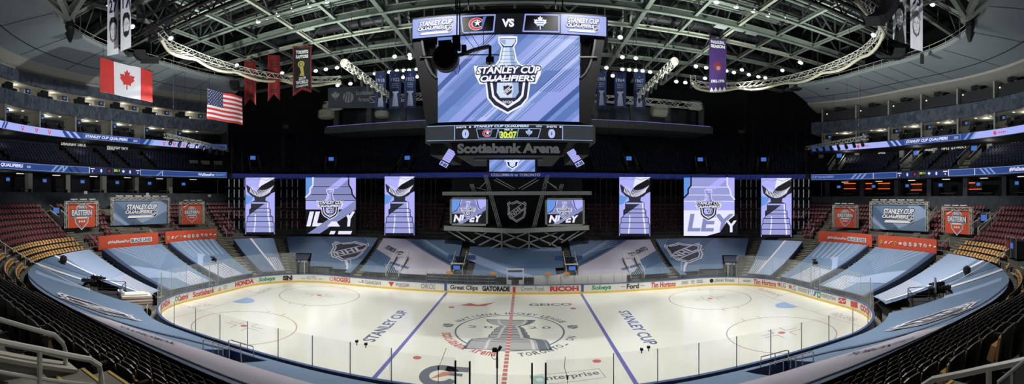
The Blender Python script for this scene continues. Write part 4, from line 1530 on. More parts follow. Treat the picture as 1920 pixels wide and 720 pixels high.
class Seats:
    def __init__(s, name, label_fn, cat, group, mats, parts_of, stuff_label):
        s.__dict__.update(locals())
        s.spots = []
    def emit(s, limit=300):
        me_parts, me_all = s.parts_of()
        vis = []
        for q in s.spots:
            p = PU(q[0], q[1], q[2] + .7)
            d = (p - CAM).length
            x, y = pxof(p)
            if d < 2.2 or not (-30 < x < 1950 and -20 < y < 750):
                continue
            vis.append((d, q))
        vis.sort(key=lambda a: a[0])
        first = None
        for d, q in vis[:limit]:
            lab = s.label_fn(q)
            if first is None:
                t = thing(s.name, lab, s.cat, group=s.group) if len(me_parts) > 1 else tag(link(s.name, me_parts[0][1]), lab, s.cat, s.group)
                ch = [link(n, m, t, False) for n, m in (me_parts if len(me_parts) > 1 else ())]
                kids(t, *ch)
                first = t
            else:
                t = copy_tree(first)
            t['label'] = lab
            t.location = PU(q[0], q[1], q[2])
            n = NU(q[0])
            t.rotation_euler = (0, 0, atan2(-n.y, -n.x) - PI / 2)
        rest = vis[limit:]
        if rest:
            co = np.empty(len(me_all.vertices) * 3)
            me_all.vertices.foreach_get('co', co)
            co = co.reshape(-1, 3)
            fs = [tuple(p.vertices) for p in me_all.polygons]
            mi = [p.material_index for p in me_all.polygons]
            V, F, I = [], [], []
            for d, q in rest:
                n = NU(q[0])
                a = atan2(-n.y, -n.x) - PI / 2
                R = np.array([[cos(a), -sin(a), 0], [sin(a), cos(a), 0], [0, 0, 1]])
                b = len(V) * len(co)
                V.append(co @ R.T + np.array(PU(q[0], q[1], q[2])))
                F += [tuple(b + i for i in f) for f in fs]
                I += mi
            me = bpy.data.meshes.new(s.name + '_mass')
            me.from_pydata(np.concatenate(V).tolist(), [], F)
            for m in me_all.materials:
                me.materials.append(m)
            me.polygons.foreach_set('material_index', I)
            o = link('seating', me)
            tag(o, s.stuff_label, s.cat, kind='stuff')
def side(u):
    return 'west' if u < 0 else 'east'
SECT = ('beyond the first aisle', 'past the next aisle', 'past the second aisle', 'past the third aisle', 'past the fourth aisle', 'past the fifth aisle', 'past the sixth aisle', 'past the seventh aisle')

def tan_parts():
    sh, cu, pa, ar = seat_shape('tan')
    return ([('seat_back', sh.mesh('seat_back', ['seat_shell', 'seat_edge_highlight'])), ('back_cushion', cu.mesh('back_cushion', 'tan')), ('seat_pan', pa.mesh('seat_pan', 'tan')), ('armrest', ar.mesh('armrest', 'black_gloss'))],
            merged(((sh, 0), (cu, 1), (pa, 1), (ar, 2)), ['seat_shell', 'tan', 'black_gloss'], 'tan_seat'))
tan = Seats('stadium_seat', lambda q: 'black-backed tan seat, %s along, %s row above the cover, %s near stand, %s bay' % (ORD(q[4]), ORD(q[3] - 10), side(q[0]), ORD(q[5] + 1)),
            'seat', 'tan seats with black backs in the near stand', None, tan_parts, 'remaining rows of tan seats with black backs in the near stand')
NR = [(i, ROWS[i] + .1) for i in range(11, 20)]
near_ok = lambda q: not (abs(PU(q[0], q[1]).y) > 28 and (-4.6 < PU(q[0], q[1]).x < 6.3))
for a, b in ((-UM, -52.9), (52.9, UM)):
    tan.spots += [q for q in place_rows(NR, a, b) if near_ok(q)]
for a, b in ((-51.9, -46.95), (46.95, 51.9)):
    tan.spots += place_rows(NR[:3], a, b, .58)
# single seats left on the landing just in front of the camera position
RU = [uof(*att(*e_, .1).xy) for e_ in ((165, 545), (1768, 541))]
tan.spots = [q for q in tan.spots if not any(abs(u2s(q[0], q[1]) - u2s(v, q[1])) < .45 for v in RU)]
bk = att(1908, 470, 0, 8, 18)
tan.spots = [q for q in tan.spots if (PU(q[0], q[1]).xy - bk.xy).length > 1.9]
tan.emit()

def bur_parts():
    sh, cu, pa, ar = seat_shape('bur')
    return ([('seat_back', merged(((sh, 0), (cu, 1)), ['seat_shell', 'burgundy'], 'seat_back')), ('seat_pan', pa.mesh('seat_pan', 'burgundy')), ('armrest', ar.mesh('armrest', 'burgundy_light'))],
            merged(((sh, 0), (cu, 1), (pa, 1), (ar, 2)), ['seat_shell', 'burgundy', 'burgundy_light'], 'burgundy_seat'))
bur = Seats('arena_seat', lambda q: 'folded burgundy seat, %s along in %s burgundy row up, %s stand, %s bay' % (ORD(q[4]), ORD(q[3] - 10), side(q[0]), ORD(q[5] + 1)),
            'seat', 'burgundy seats of the lower end stands', None, bur_parts, 'remaining rows of burgundy seats round the lower bowl')
ER = [(i, ROWS[i] + .1) for i in range(11, 21)]
AB = AISLES + (42.6,)
bur.spots += place_rows(ER[1:], -46.2, -29, .57, .93, AB) + place_rows(ER[1:], 29, 46.2, .57, .93, AB)
bur.spots += place_rows(ER[3:], -52.0, -46.95, .57, .93, AB) + place_rows(ER[3:], 46.95, 52.0, .57, .93, AB)
bur.spots += place_rows(ER[3:], -28, 28, .57, .93)
# leave room for the framed banners, the entrances and the long banners
def free(q):
    p = PU(q[0], q[1])
    for fx, fy, big in FRAMES:
        d = Vector((p.x - fx, p.y - fy, 0))
        n = NU(q[0])
        if abs(d.dot(n)) < 1.25 and abs(d.dot(TU(q[0]))) < big:
            return False
    return True
bur.spots = [q for q in bur.spots if free(q) and not (abs(PU(q[0], q[1]).x) < 11.5 and PU(q[0], q[1]).y > 20)]
for e_ in ((109, 400), (1841, 414)):
    p_ = att(*e_, 0, 8, 19)
    eu, eo = uof(p_.x, p_.y), off(p_.x, p_.y)
    bur.spots = [q for q in bur.spots if not (abs(u2s(q[0], eo) - u2s(eu, eo)) < 1.45 and eo - 2.2 < q[1] < eo + 1.1)]
for pm in (487, 620, 749, 1190, 1330, 1455):
    p_ = ato(pm, 440, 12.1)
    bur.spots = [q for q in bur.spots if (PU(q[0], q[1]).xy - p_.xy).length > 4.2]
bk = att(1908, 470, 0, 8, 18)
bur.spots = [q for q in bur.spots if (PU(q[0], q[1]).xy - bk.xy).length > 1.9]
bur.emit()

def navy_parts():
    sh, cu, pa, ar = seat_shape('navy')
    m = merged(((sh, 0), (cu, 0), (pa, 0), (ar, 1)), ['navy_seat', 'black'], 'navy_seat')
    return ([('seat_body', m)], m)
navy = Seats('balcony_seat', lambda q: 'dark navy seat, %s along in %s row of the %s upper stand, %s bay' % (ORD(q[4]), ORD(q[3]), side(q[0]), ORD(q[5] + 1)),
             'seat', 'navy seats of the upper stands', None, navy_parts, 'remaining rows of navy seats in the dark upper stands')
UPA = (31.5, 34.6, 38.0, 41.5, 45.0, 48.5, 52.0, 55.5)
for a, b, dz in ((UL0, UL1 - .5, .15), (UR0 + .5, UR1, -.1)):
    navy.spots += place_rows([(i + 1, o) for i, o in enumerate(UPROWS)], a, b, .56, .85, UPA, lambda o: up_z(o) + dz)
navy.spots += place_rows([(i + 1, o) for i, o in enumerate(FUP)], -30, 30, .6, .8, (4, 12, 20, 27), lambda o: up_z(o))
VP = [(1574, 292, 24.0, 1), (1718, 287, 24.0, 1), (1827, 278, 24.0, 1), (474, 296, 24, 0), (621, 298, 24, 0), (764, 296, 24, 0), (1179, 297, 24, 0), (1313, 299, 24, 0), (1432, 299, 24, 0)]
VU = [uof(*ato(a, b, o).xy) for a, b, o, _ in VP]
navy.spots = [q for q in navy.spots if not any(abs(u2s(q[0], q[1]) - u2s(v, q[1])) < 1.6 and q[1] < 25.2 for v in VU)]
du = uof(*ato(683, 311, 24).xy)
navy.spots = [q for q in navy.spots if not (abs(u2s(q[0], q[1]) - u2s(du, q[1])) < 3.0 and 23 < q[1] < 25.3)]
navy.emit()

# ================================================================ artwork shared by the displays
def crest(c, cx, y0, H, mw='d_white', mn='d_navy', ms='d_steel', mi='d_ice', L=10):
    """qualifiers emblem: cup above two lines of lettering above a pointed shield"""
    P = lambda pts: [(cx + a * H, y0 + b * H) for a, b in pts]
    both = lambda pts: pts + [(-a, b) for a, b in pts[::-1]]
    out = both([(.05, 1.015), (.125, 1.01), (.125, .93), (.085, .87), (.10, .80), (.12, .70), (.17, .635), (.45, .63), (.43, .50), (.37, .385), (.295, .385), (.27, .19), (.19, .09), (0, -.015)])
    c.poly(P(out[::-1]), mw, L)
    ins = both([(.04, .985), (.105, .985), (.105, .935), (.065, .87), (.08, .80), (.10, .69), (.15, .62), (.36, .6), (.36, .41), (.275, .41), (.25, .2), (.175, .108), (0, .012)])
    c.poly(P(ins[::-1]), mn, L + 1)
    c.poly(P([(-.1, .975), (.1, .975), (.095, .93), (.05, .88), (-.05, .88), (-.095, .93)]), mi, L + 2)
    c.poly(P([(-.09, .965), (-.03, .965), (-.03, .9), (-.085, .93)]), ms, L + 3)
    for i, (a, b, w0, w1) in enumerate(((.865, .815, .062, .07), (.81, .76, .07, .08), (.755, .71, .08, .09), (.705, .665, .092, .108), (.66, .6, .115, .16))):
        c.poly(P([(-w1, b), (w1, b), (w0, a), (-w0, a)]), mi, L + 2)
        c.poly(P([(w1 * .35, b), (w1 * .9, b), (w0 * .9, a), (w0 * .35, a)]), ms, L + 3)
        c.poly(P([(-w1 * .8, b), (-w1 * .6, b), (-w0 * .6, a), (-w0 * .8, a)]), mw, L + 3)
    c.band(P(both([(.23, .40), (.205, .22), (.15, .155), (0, .06)])), P(both([(.20, .40), (.178, .235), (.13, .18), (0, .095)])), mw, L + 2, closed=False)
    c.poly(P([(-.14, .4), (.14, .4), (.145, .27), (.1, .2), (-.1, .2), (-.145, .27)]), mi, L + 2)
    c.poly(P([(.06, .4), (.14, .4), (.145, .27), (.1, .2), (.06, .2)]), ms, L + 3)
    shield(c, cx, y0 + .30 * H, .155 * H, mw, mn, mw, L + 4)
    c.text('2020', cx - .07 * H, y0 + .125 * H, cx + .07 * H, y0 + .16 * H, mw, L + 4, bold=.02)
    lockup(c, cx - .43 * H, y0 + .40 * H, .86 * H, .215 * H, mw, mn, L + 8, bar=False)
def cleat(c, cx, cy, r, mw, mr, mn, L):
    """team mark: a ribbon letter with a star in it"""
    c.band(circ(cx, cy, r * 1.05, r * .85, 26, .5, 5.6), circ(cx + .05 * r, cy, r * .6, r * .48, 26, .5, 5.6), mw, L, closed=False)
    c.band(circ(cx, cy, r, r * .8, 26, .55, 5.5), circ(cx + .05 * r, cy, r * .68, r * .54, 26, .55, 5.5), mr, L + 1, closed=False)
    c.poly([(cx + r * .9, cy + r * .9), (cx + r * 1.35, cy + r * .95), (cx + r * .8, cy - r * .75), (cx + r * .6, cy - r * .75)], mn, L)
    st = [(cx + .15 * r + r * (.5 if i % 2 == 0 else .2) * cos(PI / 2 + i * PI / 5), cy + .1 * r + r * (.5 if i % 2 == 0 else .2) * sin(PI / 2 + i * PI / 5)) for i in range(10)]
    c.poly(st, mw, L + 3)
def leafmark(c, cx, cy, r, m, m2, L, words=True):
    c.poly([(cx + a * r, cy + b * r) for a, b in LEAF], m, L)
    if words:
        for k in (.3, .05, -.2):
            c.rect(cx - r * .4, cy + r * k, cx + r * .4, cy + r * (k + .1), m2, L + 1)

def rectplane(px0, px1, pyt, pyb, y):
    """an upright rectangle in the plane y from its measured edges"""
    x0 = aty(px0, (pyt + pyb) / 2, y).x
    x1 = aty(px1, (pyt + pyb) / 2, y).x
    pm = (px0 + px1) / 2
    return x0, x1, aty(pm, pyb, y).z, aty(pm, pyt, y).z

# ================================================================ centre-hung scoreboard
sb = thing('scoreboard', 'huge black centre-hung scoreboard with a main video display and two ring displays over centre ice', 'scoreboard', (0, 0, 24))
x0, x1, z0, z1 = rectplane(820, 1087, 61, 227, -5.3)
mb = MB()
mb.box((0, 0, (z0 + z1) / 2), (x1 - x0 + .25, 10.4, z1 - z0 + .3))
hous = mb.build('housing', 'soft_black', sb)
c = Canvas()
W, H = 267., 165.
box = (0, W, 0, H)
c.rect(0, 0, W, H, 'd_bg', 0)
f = clipped(c, box)
rb = random.Random(11)
k = .92
for (x_, wd, m, L) in ((-110, 60, 'd_lav', 1), (-30, 26, 'd_mid', 1), (20, 44, 'd_lav', 1), (75, 16, 'd_pale', 2), (100, 30, 'd_mid', 1), (150, 52, 'd_lav', 1), (190, 14, 'd_deep', 2),
                       (215, 22, 'd_mid', 1), (250, 26, 'd_lav', 2), (-75, 14, 'd_deep', 2), (45, 8, 'd_mid', 2), (128, 8, 'd_pale', 2)):
    f([(x_, 0), (x_ + wd, 0), (x_ + wd + H / k, H), (x_ + H / k, H)], m, L)
for (xa, ya, n, dx, ln, m) in ((150, 105, 9, 6, 75, 'd_pale'), (205, 95, 7, 6, 60, 'd_pale'), (12, 60, 8, 5, 60, 'd_mid'), (8, 30, 7, 5, 40, 'd_mid'), (30, 118, 9, 5, 60, 'd_pale'), (185, 55, 8, 6, 55, 'd_deep'), (60, 8, 6, 6, 45, 'd_mid'), (110, 2, 7, 6, 40, 'd_pale')):
    for i in range(n):
        a = (xa + i * dx, ya)
        f([(a[0], a[1]), (a[0] + 1.6, a[1]), (a[0] + 1.6 + ln / k * .8, a[1] + ln * .8), (a[0] + ln / k * .8, a[1] + ln * .8)], m, 3)
crest(c, 133, 15, 141)
c.build('main_display', hous, quadmap((x0, -5.3, z0), (x1, -5.3, z0), (x0, -5.3, z1), (x1, -5.3, z1), W, H), .004)
# backs and flanks carry displays as well
for nm, q in (('rear_display', ((x1, 5.25, z0), (x0, 5.25, z0), (x1, 5.25, z1), (x0, 5.25, z1))),):
    c = Canvas()
    c.rect(0, 0, 1, 1, 'd_mid', 0)
    c.build(nm, hous, quadmap(*q, 1, 1), .01)
# upper ring
X = lambda px, y=-5.55, py=50: aty(px, py, y).x
zt0, zt1 = aty(960, 61, -5.55).z, aty(960, 24, -5.55).z
mb = MB()
xl, xr = X(773), X(1137)
hull = [(xl, -5.45), (xl - .3, -4.6), (xl - .3, 4.6), (xl, 5.45), (xr, 5.45), (xr + .3, 4.6), (xr + .3, -4.6), (xr, -5.45)]
mb.hexa([(a, b, zt0 - .03) for a, b in hull], [(a, b, zt1 + .12) for a, b in hull])
uring = mb.build('upper_ring', 'soft_black', sb)
mb = MB()
mb.hexa([(a * .9, b * .9, zt1 + .12) for a, b in hull], [(a * .5, b * .5, zt1 + 1.6) for a, b in hull])
for x_ in (-4, 4):
    for y_ in (-3.5, 3.5):
        mb.tube([(x_, y_, zt1), (x_, y_, 31)], .05, 5)
mb.build('hoist_frame', 'soft_black', sb)
c = Canvas()
Hh = zt1 - zt0
c.rect(xl, 0, xr, Hh, 'd_panel', 0)
for pa, pb in ((773, 862), (1052, 1137)):
    c.rect(X(pa), 0, X(pb), Hh, 'd_lav', 1)
    lockup(c, X(pa + 10), Hh * .12, X(pb - 13) - X(pa + 10), Hh * .72, 'd_white', 'd_navy', 3, True, True)
for a, b, s_ in ((864, 928, 1), (985, 1048, -1)):
    q = [(X(a), Hh * .93), (X(b), Hh * .93), (X(b - 3 * s_ if s_ > 0 else b), Hh * .08), (X(a + 4 if s_ > 0 else a - 4), Hh * .08)]
    c.line(q, .1, 'd_lav', 2, closed=True)
    c.poly(q, 'd_black', 1)
cleat(c, X(893), Hh * .5, .52, 'd_white', 'd_red', 'd_mid', 3)
leafmark(c, X(1013), Hh * .42, .62, 'd_white', 'd_mid', 3)
c.text('VS', X(941), Hh * .3, X(964), Hh * .72, 'd_white', 3, bold=.05)
c.build('upper_ring_display', uring, lambda x, y, h: Vector((x, -5.47 - h, zt0 + y)), .012)
# flanks between the rings, each with a curved opening
for sx in (-1, 1):
    mpx = lambda a: a if sx < 0 else 953.5 * 2 - a
    P = [(mpx(773), 72), (mpx(800), 236), (mpx(821), 230), (mpx(821), 146), (mpx(812), 138), (mpx(804), 124), (mpx(798), 106), (mpx(795), 90), (mpx(793), 74)]
    Q = [aty(a, b, -5.3) for a, b in P]
    tri = tessellate_polygon([[Vector((p.x, p.z, 0)) for p in Q]])
    mb = MB()
    n = len(Q)
    mb.add([(p.x, -5.35, p.z) for p in Q] + [(p.x, -4.2, p.z) for p in Q], [tuple(t) for t in tri] + [tuple(i + n for i in t) for t in tri] + [(i, (i + 1) % n, n + (i + 1) % n, n + i) for i in range(n)])
    spn = mb.build('side_panel', 'soft_black', sb)
    mb = MB()
    R_ = [p for p in Q[3:]]
    for a, b in zip(R_, R_[1:]):
        dx = .12 * sx
        mb.hexa([(a.x, -5.39, a.z), (b.x, -5.39, b.z), (b.x, -3.2, b.z), (a.x, -3.2, a.z)], [(a.x + dx, -5.39, a.z - .06), (b.x + dx, -5.39, b.z - .06), (b.x + dx, -3.2, b.z - .06), (a.x + dx, -3.2, a.z - .06)])
    mb.build('curved_rim', 'silver', spn)
    mb = MB().bar(aty(mpx(788), 107, -5.4), aty(mpx(822), 107, -5.4), .08)
    mb.build('tie_rod', 'steel', spn)
    # tall flank posts at the back of the frame
    mb = MB().bar((X(mpx(780)), 4.5, zt0), (X(mpx(803)), 4.5, 16.2), .8, .8)
    mb.build('rear_post', 'soft_black', sb)
# lower ring
zl0, zl1 = aty(960, 262, -5.6).z, aty(960, 233, -5.6).z
xl2, xr2 = X(800, -5.6, 250), X(1112, -5.6, 250)
hull2 = [(xl2, -5.5), (xl2 - .3, -4.8), (xl2 - .3, 4.8), (xl2, 5.5), (xr2, 5.5), (xr2 + .3, 4.8), (xr2 + .3, -4.8), (xr2, -5.5)]
mb = MB().hexa([(a, b, zl0 - .05) for a, b in hull2], [(a, b, zl1 + .05) for a, b in hull2])
lring = mb.build('lower_ring', 'soft_black', sb)
c = Canvas()
Hh = zl1 - zl0
X2 = lambda px: X(px, -5.6, 250)
c.rect(xl2, 0, xr2, Hh, 'd_panel2', 0)
c.rect(X2(853), 0, X2(1055), Hh, 'd_panel', 1)
c.rect(xl2, Hh * .96, xr2, Hh, 'd_steel', 2); c.rect(xl2, 0, xr2, Hh * .04, 'd_steel', 2)
for p_ in (852, 1055):
    c.rect(X2(p_) - .03, 0, X2(p_) + .03, Hh, 'd_steel', 2)
c.text('SHOTS', X2(855), Hh * .8, X2(874), Hh * .93, 'd_white', 2, bold=.02)
c.text('0', X2(879), Hh * .8, X2(883), Hh * .93, 'd_white', 2, bold=.03)
c.text('SHOTS', X2(1025), Hh * .8, X2(1044), Hh * .93, 'd_white', 2, bold=.02)
c.text('0', X2(1049), Hh * .8, X2(1053), Hh * .93, 'd_white', 2, bold=.03)
c.text('STANLEY CUP QUALIFIERS', X2(888), Hh * .79, X2(992), Hh * .97, 'd_ice', 2, bold=.045, shear=.25)
c.text('2020', X2(1005), Hh * .83, X2(1016), Hh * .93, 'd_ice', 2, bold=.02)
for p_ in (866, 1028):
    c.text('0', X2(p_), Hh * .12, X2(p_ + 13), Hh * .72, 'd_pale', 2, bold=.08)
for a, b, e in ((893, 934, 4), (934, 972, 3), (972, 1014, -4)):
    q = [(X2(a), Hh * .73), (X2(b), Hh * .73), (X2(b - max(e, 0)), Hh * .12), (X2(a + 4 if e != -4 else a), Hh * .12)]
    if e == -4: q = [(X2(a), Hh * .73), (X2(b), Hh * .73), (X2(b - 5), Hh * .12), (X2(a - 3), Hh * .12)]
    c.poly(q, 'd_black', 2)
    c.line(q, .05, 'd_steel', 3, closed=True)
cleat(c, X2(913), Hh * .43, .30, 'd_white', 'd_red', 'd_mid', 4)
leafmark(c, X2(992), Hh * .40, .34, 'd_pale', 'd_mid', 4)
c.text('PER 8', X2(946), Hh * .60, X2(961), Hh * .70, 'd_white', 4, bold=.02)
c.text('30:07', X2(937), Hh * .1, X2(969), Hh * .55, 'd_yellow', 4, bold=.05)
c.build('lower_ring_display', lring, lambda x, y, h: Vector((x, -5.52 - h, zl0 + y)), .01)
# name sign, belly and underside screens
mb = MB()
a, b = X(842, -5.0, 278), X(1066, -5.0, 278)
zs0, zs1 = aty(953, 291, -5.0).z, zl0
mb.hexa([(a + .5, -4.9, zs0), (b - .5, -4.9, zs0), (b - .5, 4.9, zs0), (a + .5, 4.9, zs0)], [(a, -4.9, zs1), (b, -4.9, zs1), (b, 4.9, zs1), (a, 4.9, zs1)])
for sx, pp in ((-1, (805, 828)), (1, (1082, 1106))):
    mb.hexa([(X(pp[0], -4.9, 280), -4.6, zs1 - .9), (X(pp[1], -4.9, 280), -4.6, zs1 - .9), (X(pp[1], -4.9, 280), 4.6, zs1 - .9), (X(pp[0], -4.9, 280), 4.6, zs1 - .9)],
            [(X(pp[0], -4.9, 280), -4.6, zs1), (X(pp[1], -4.9, 280), -4.6, zs1), (X(pp[1], -4.9, 280), 4.6, zs1), (X(pp[0], -4.9, 280), 4.6, zs1)])
belly = mb.build('belly', 'soft_black', sb)
c = Canvas()
c.text('Scotiabank Arena', X(857, -5.0, 278), aty(953, 287, -5).z, X(1050, -5.0, 278), aty(953, 268, -5).z, 'd_sign', 1, bold=.05)
c.build('name_sign', belly, lambda x, y, h: Vector((x, -4.92 - h, y)), .02)
q = [aty(889, 299, -3), aty(1018, 299, -3), aty(1018, 290, -3), aty(889, 290, -3)]
MB().hexa([p - Vector((0, .15, 0)) for p in q], [p + Vector((0, 1.2, 0)) for p in q]).build('underside_beam', 'fascia', sb)
x0, x1, z0, z1 = rectplane(918, 1003, 300, 322, -2.9)
c = Canvas()
c.rect(0, 0, 85, 22, 'd_bg', 0)
f = clipped(c, (0, 85, 0, 22))
for x_, wd, m in ((-16, 10, 'd_lav'), (2, 6, 'd_mid'), (16, 12, 'd_lav'), (38, 5, 'd_pale'), (52, 10, 'd_lav'), (70, 6, 'd_mid')):
    f([(x_, 0), (x_ + wd, 0), (x_ + wd + 24, 22), (x_ + 24, 22)], m, 1)
g0 = Canvas(); crest(g0, 43, 5, 42)
vs = [v for v in g0.v]
c.poly([(31, 19), (55, 19), (53, 10), (43, 4), (33, 10)], 'd_white', 2)
c.poly([(33, 18), (53, 18), (51, 11), (43, 6), (35, 11)], 'd_navy', 3)
c.poly([(37, 18), (49, 18), (48, 11), (43, 8), (38, 11)], 'd_ice', 4)
c.text('QUALIFIERS', 28, 18.4, 58, 21.8, 'd_white', 5, bold=.04, shear=.2)
c.build('underside_display', sb, quadmap((x0, -3.1, z0), (x1, -3.1, z0), (x0, -3.1, z1), (x1, -3.1, z1), 85, 22), .01)
mb = MB()
mb.box(((x0 + x1) / 2, -2.6, (z0 + z1) / 2), (x1 - x0 + .4, .8, z1 - z0 + .2))
mb.build('underside_case', 'soft_black', sb)
for sx, q in ((-1, ((842, 277), (857, 285), (837, 316), (822, 308))), (1, ((1061, 285), (1075, 277), (1097, 307), (1082, 315)))):
    P = [aty(a, b, -4.4) for a, b in q]
    if sx < 0:
        p00, p10, p01, p11 = P[3], P[2], P[0], P[1]
    else:
        p00, p10, p01, p11 = P[3], P[2], P[0], P[1]
    mb = MB()
    slab(mb, p00, p10, p01, p11, .3)
    acase = mb.build('angled_case', 'soft_black', sb)
    c = Canvas()
    c.rect(0, 0, 1, 2.4, 'd_black', 0)
    for a, b in ((.75, 2.3), (.05, .6)):
        c.rect(.04, a, .96, b, 'l_lav', 1)
    for yy in (.95, 1.25, 1.5, 1.8, 2.05):
        c.rect(.1, yy, .9, yy + .08, 'l_grey', 2)
    c.text('NI', .15, .12, .85, .5, 'l_dark', 2, bold=.04)
    c.build('angled_display', acase, quadmap(p00, p10, p01, p11, 1, 2.4), .01)

# ================================================================ LED walls behind the far covers
def led_wall(px0, px1, pyt, pyb, label, art, W, H):
    pm = (px0 + px1) / 2
    pc = ato(pm, 440, 12.1)
    t = hypot(pc.x - CX, pc.y - CY)
    a, b = at(px0, pyb, t), at(px1, pyb, t)
    zb = (a.z + b.z) / 2
    zt = (at(px0, pyt, t).z + at(px1, pyt, t).z) / 2
    a, b = Vector((a.x, a.y, zb)), Vector((b.x, b.y, zb))
    up = Vector((0, 0, zt - zb))
    T_ = thing('led_wall', label, 'video screen', tuple((a + b) / 2), group='tall video walls behind the far covers')
    mb = MB()
    slab(mb, a - up * 0, b, a + up, b + up, .25)
    cab_ = mb.build('cabinet', 'soft_black', T_)
    mb = MB()
    back = -(b - a).normalized().cross(Zv)
    for k in (.15, .85):
        p = a.lerp(b, k) + back * .5
        mb.bar((p.x, p.y, zb - .4), (p.x, p.y, zt + .5), .16)
    mb.build('support', 'truss_dark', T_)
    c = Canvas()
    art(c)
    c.build('display', cab_, quadmap(a, b, a + up, b + up, W, H), .012)
def narrow(flip, topmotif=True):
    def art(c):
        F = lambda pts: [(100 - x, y) for x, y in pts][::-1] if flip else pts
        B = (0, 100, 0, 200)
        f0 = clipped(c, B)
        f = lambda p, m, L: f0(F(p), m, L)
        c.rect(0, 0, 100, 200, 'l_lav', 0)
        f([(0, 105), (0, 140), (28, 132), (14, 110)], 'l_blue', 1)
        f([(26, 140), (55, 172), (100, 198), (100, 150), (75, 138)], 'l_black', 2)
        f([(44, 165), (52, 200), (100, 200), (98, 197)], 'l_white', 1)
        f([(3, 176), (7, 152), (20, 137), (36, 131), (64, 131), (80, 137), (93, 152), (98, 176), (70, 150), (40, 146)], 'l_dark', 2)
        for i in range(16):                         # fluted bowl
            t = i / 15
            bx, by = 16 + 66 * t, 148 - 15 * sin(PI * t)
            pts = [(bx, by), (bx + 1 + 2 * t, by + 8), (bx + 3 + 5 * t, by + 15), (bx + 7 + 8 * t, by + 22 + 3 * t)]
            for q in range(3):
                w_ = (1.5, 1.3, .9)[q]
                (xa, ya), (xb, yb) = pts[q], pts[q + 1]
                f([(xa - w_, ya), (xa + w_, ya), (xb + w_ * .8, yb), (xb - w_ * .8, yb)], 'l_white', 3)
        c.line(F([(4, 172), (8, 150), (22, 136), (36, 130)]), 2.2, 'l_black', 4)
        c.line(F([(97, 172), (92, 150), (78, 136), (64, 130)]), 2.2, 'l_black', 4)
        c.line(F([(2, 190), (20, 196), (36, 190), (52, 196), (70, 190), (86, 196), (98, 190)]), 1.6, 'l_grey', 4)
        prof = [(30, 132), (32, 120), (20, 114), (20, 92), (14, 88), (14, 68), (6, 62), (6, 46), (2, 40), (2, 8)]
        for (xa, ya), (xb, yb) in zip(prof, prof[1:]):
            f([(xa, ya), (100 - xa, ya), (100 - xb, yb), (xb, yb)], 'l_mid' if ya < 116 else 'l_dark', 4)
        f([(21, 112), (70, 112), (14, 70), (14, 88), (20, 92)], 'l_dark', 5)
        f([(20, 113), (80, 113), (80, 109), (20, 109)], 'l_lav', 6)
        for yy, xx in ((92, 18), (79, 14), (64, 8), (46, 4), (27, 2), (8, 2)):
            c.rect(xx, yy - 1.1, 100 - xx, yy + 1.1, 'l_black', 7)
        c.line(F([(34, 70), (34, 46), (30, 8)]), 4, 'l_white', 6)
        c.line(F([(76, 112), (78, 64), (82, 40), (84, 8)]), 5, 'l_white', 6)
        for s_ in (0, 1):
            q = prof[2:]
            c.line([(x if not s_ else 100 - x, y) for x, y in q], 2, 'l_black', 8)
        if flip:
            f([(0, 0), (0, 22), (50, 0)], 'l_black', 8)
    return art
def wide(right):
    def art(c):
        B = (0, 140, 0, 160)
        f = clipped(c, B)
        c.rect(0, 0, 140, 160, 'l_lav', 0)
        f([(0, 160), (22, 160), (14, 120), (0, 100)], 'l_blue', 1)
        for xa, xb, ya, yb in ((20, 122, 135, 160), (14, 128, 113, 132), (0, 140, 96, 112)):
            f([(xa, ya), (xb, ya), (xb - 4, yb), (xa + 4, yb)], 'l_grey' if not right else 'l_mid', 2)
            c.rect(xa, ya - 2, xb, ya, 'l_black' if not right else 'l_white', 3)
        c.line([(20, 160), (20, 138), (12, 128), (12, 116), (0, 104)], 4, 'l_black' if right else 'l_white', 3)
        c.line([(120, 160), (120, 140), (128, 126), (130, 112), (140, 100)], 4, 'l_black' if not right else 'l_white', 3)
        f([(60, 128), (100, 160), (124, 160), (88, 128)], 'l_lav', 3)
        if not right:
            f([(0, 70), (140, 70), (140, 0), (0, 0)], 'l_black', 4)
            c.text('IL', 2, 22, 52, 64, 'l_white', 5, bold=.04, shear=.2)
            c.text('Y', 108, 22, 138, 64, 'l_white', 5, bold=.04, shear=.1)
            f([(6, 2), (40, 2), (140, 70), (140, 96)], 'l_grey', 6)
            f([(60, 22), (96, 22), (86, 36), (72, 36)], 'l_pale' if 'l_pale' in M else 'l_white', 7)
            f([(66, 0), (80, 0), (84, 9), (70, 9)], 'l_white', 6)
            f([(90, 0), (126, 0), (130, 9), (92, 9)], 'l_white', 6)
        else:
            c.rect(0, 0, 140, 70, 'l_white', 4)
            c.text('LEY', 10, 12, 138, 60, 'l_grey', 5, bold=.03, shear=.15)
            f([(64, 0), (140, 0), (140, 56), (120, 40), (100, 10)], 'l_black', 6)
            c.text('Y', 116, 10, 146, 42, 'l_white', 7, bold=.03)
            c.rect(140, 0, 150, 60, 'l_black', 0)
        crest(c, 68, 42, 84, 'l_white', 'l_dark', 'l_grey', 'l_lav', 8)
    return art
led_wall(460, 515, 333, 440, 'tall narrow video wall showing a trophy, outermost on the west side', narrow(False), 100, 200)
led_wall(573, 667, 333, 439, 'wide video wall with emblem and the letters ILEY, west of the stage', wide(False), 140, 160)
led_wall(721, 777, 331, 442, 'tall narrow video wall showing a trophy, next to the stage on its west side', narrow(False), 100, 200)
led_wall(1161, 1219, 332, 443, 'tall narrow video wall showing a trophy, next to the stage on its east side', narrow(False), 100, 200)
led_wall(1282, 1377, 333, 442, 'wide video wall with emblem and the letters LEY, east of the stage', wide(True), 140, 160)
led_wall(1427, 1484, 334, 445, 'tall narrow video wall showing a trophy, outermost on the east side', narrow(False), 100, 200)

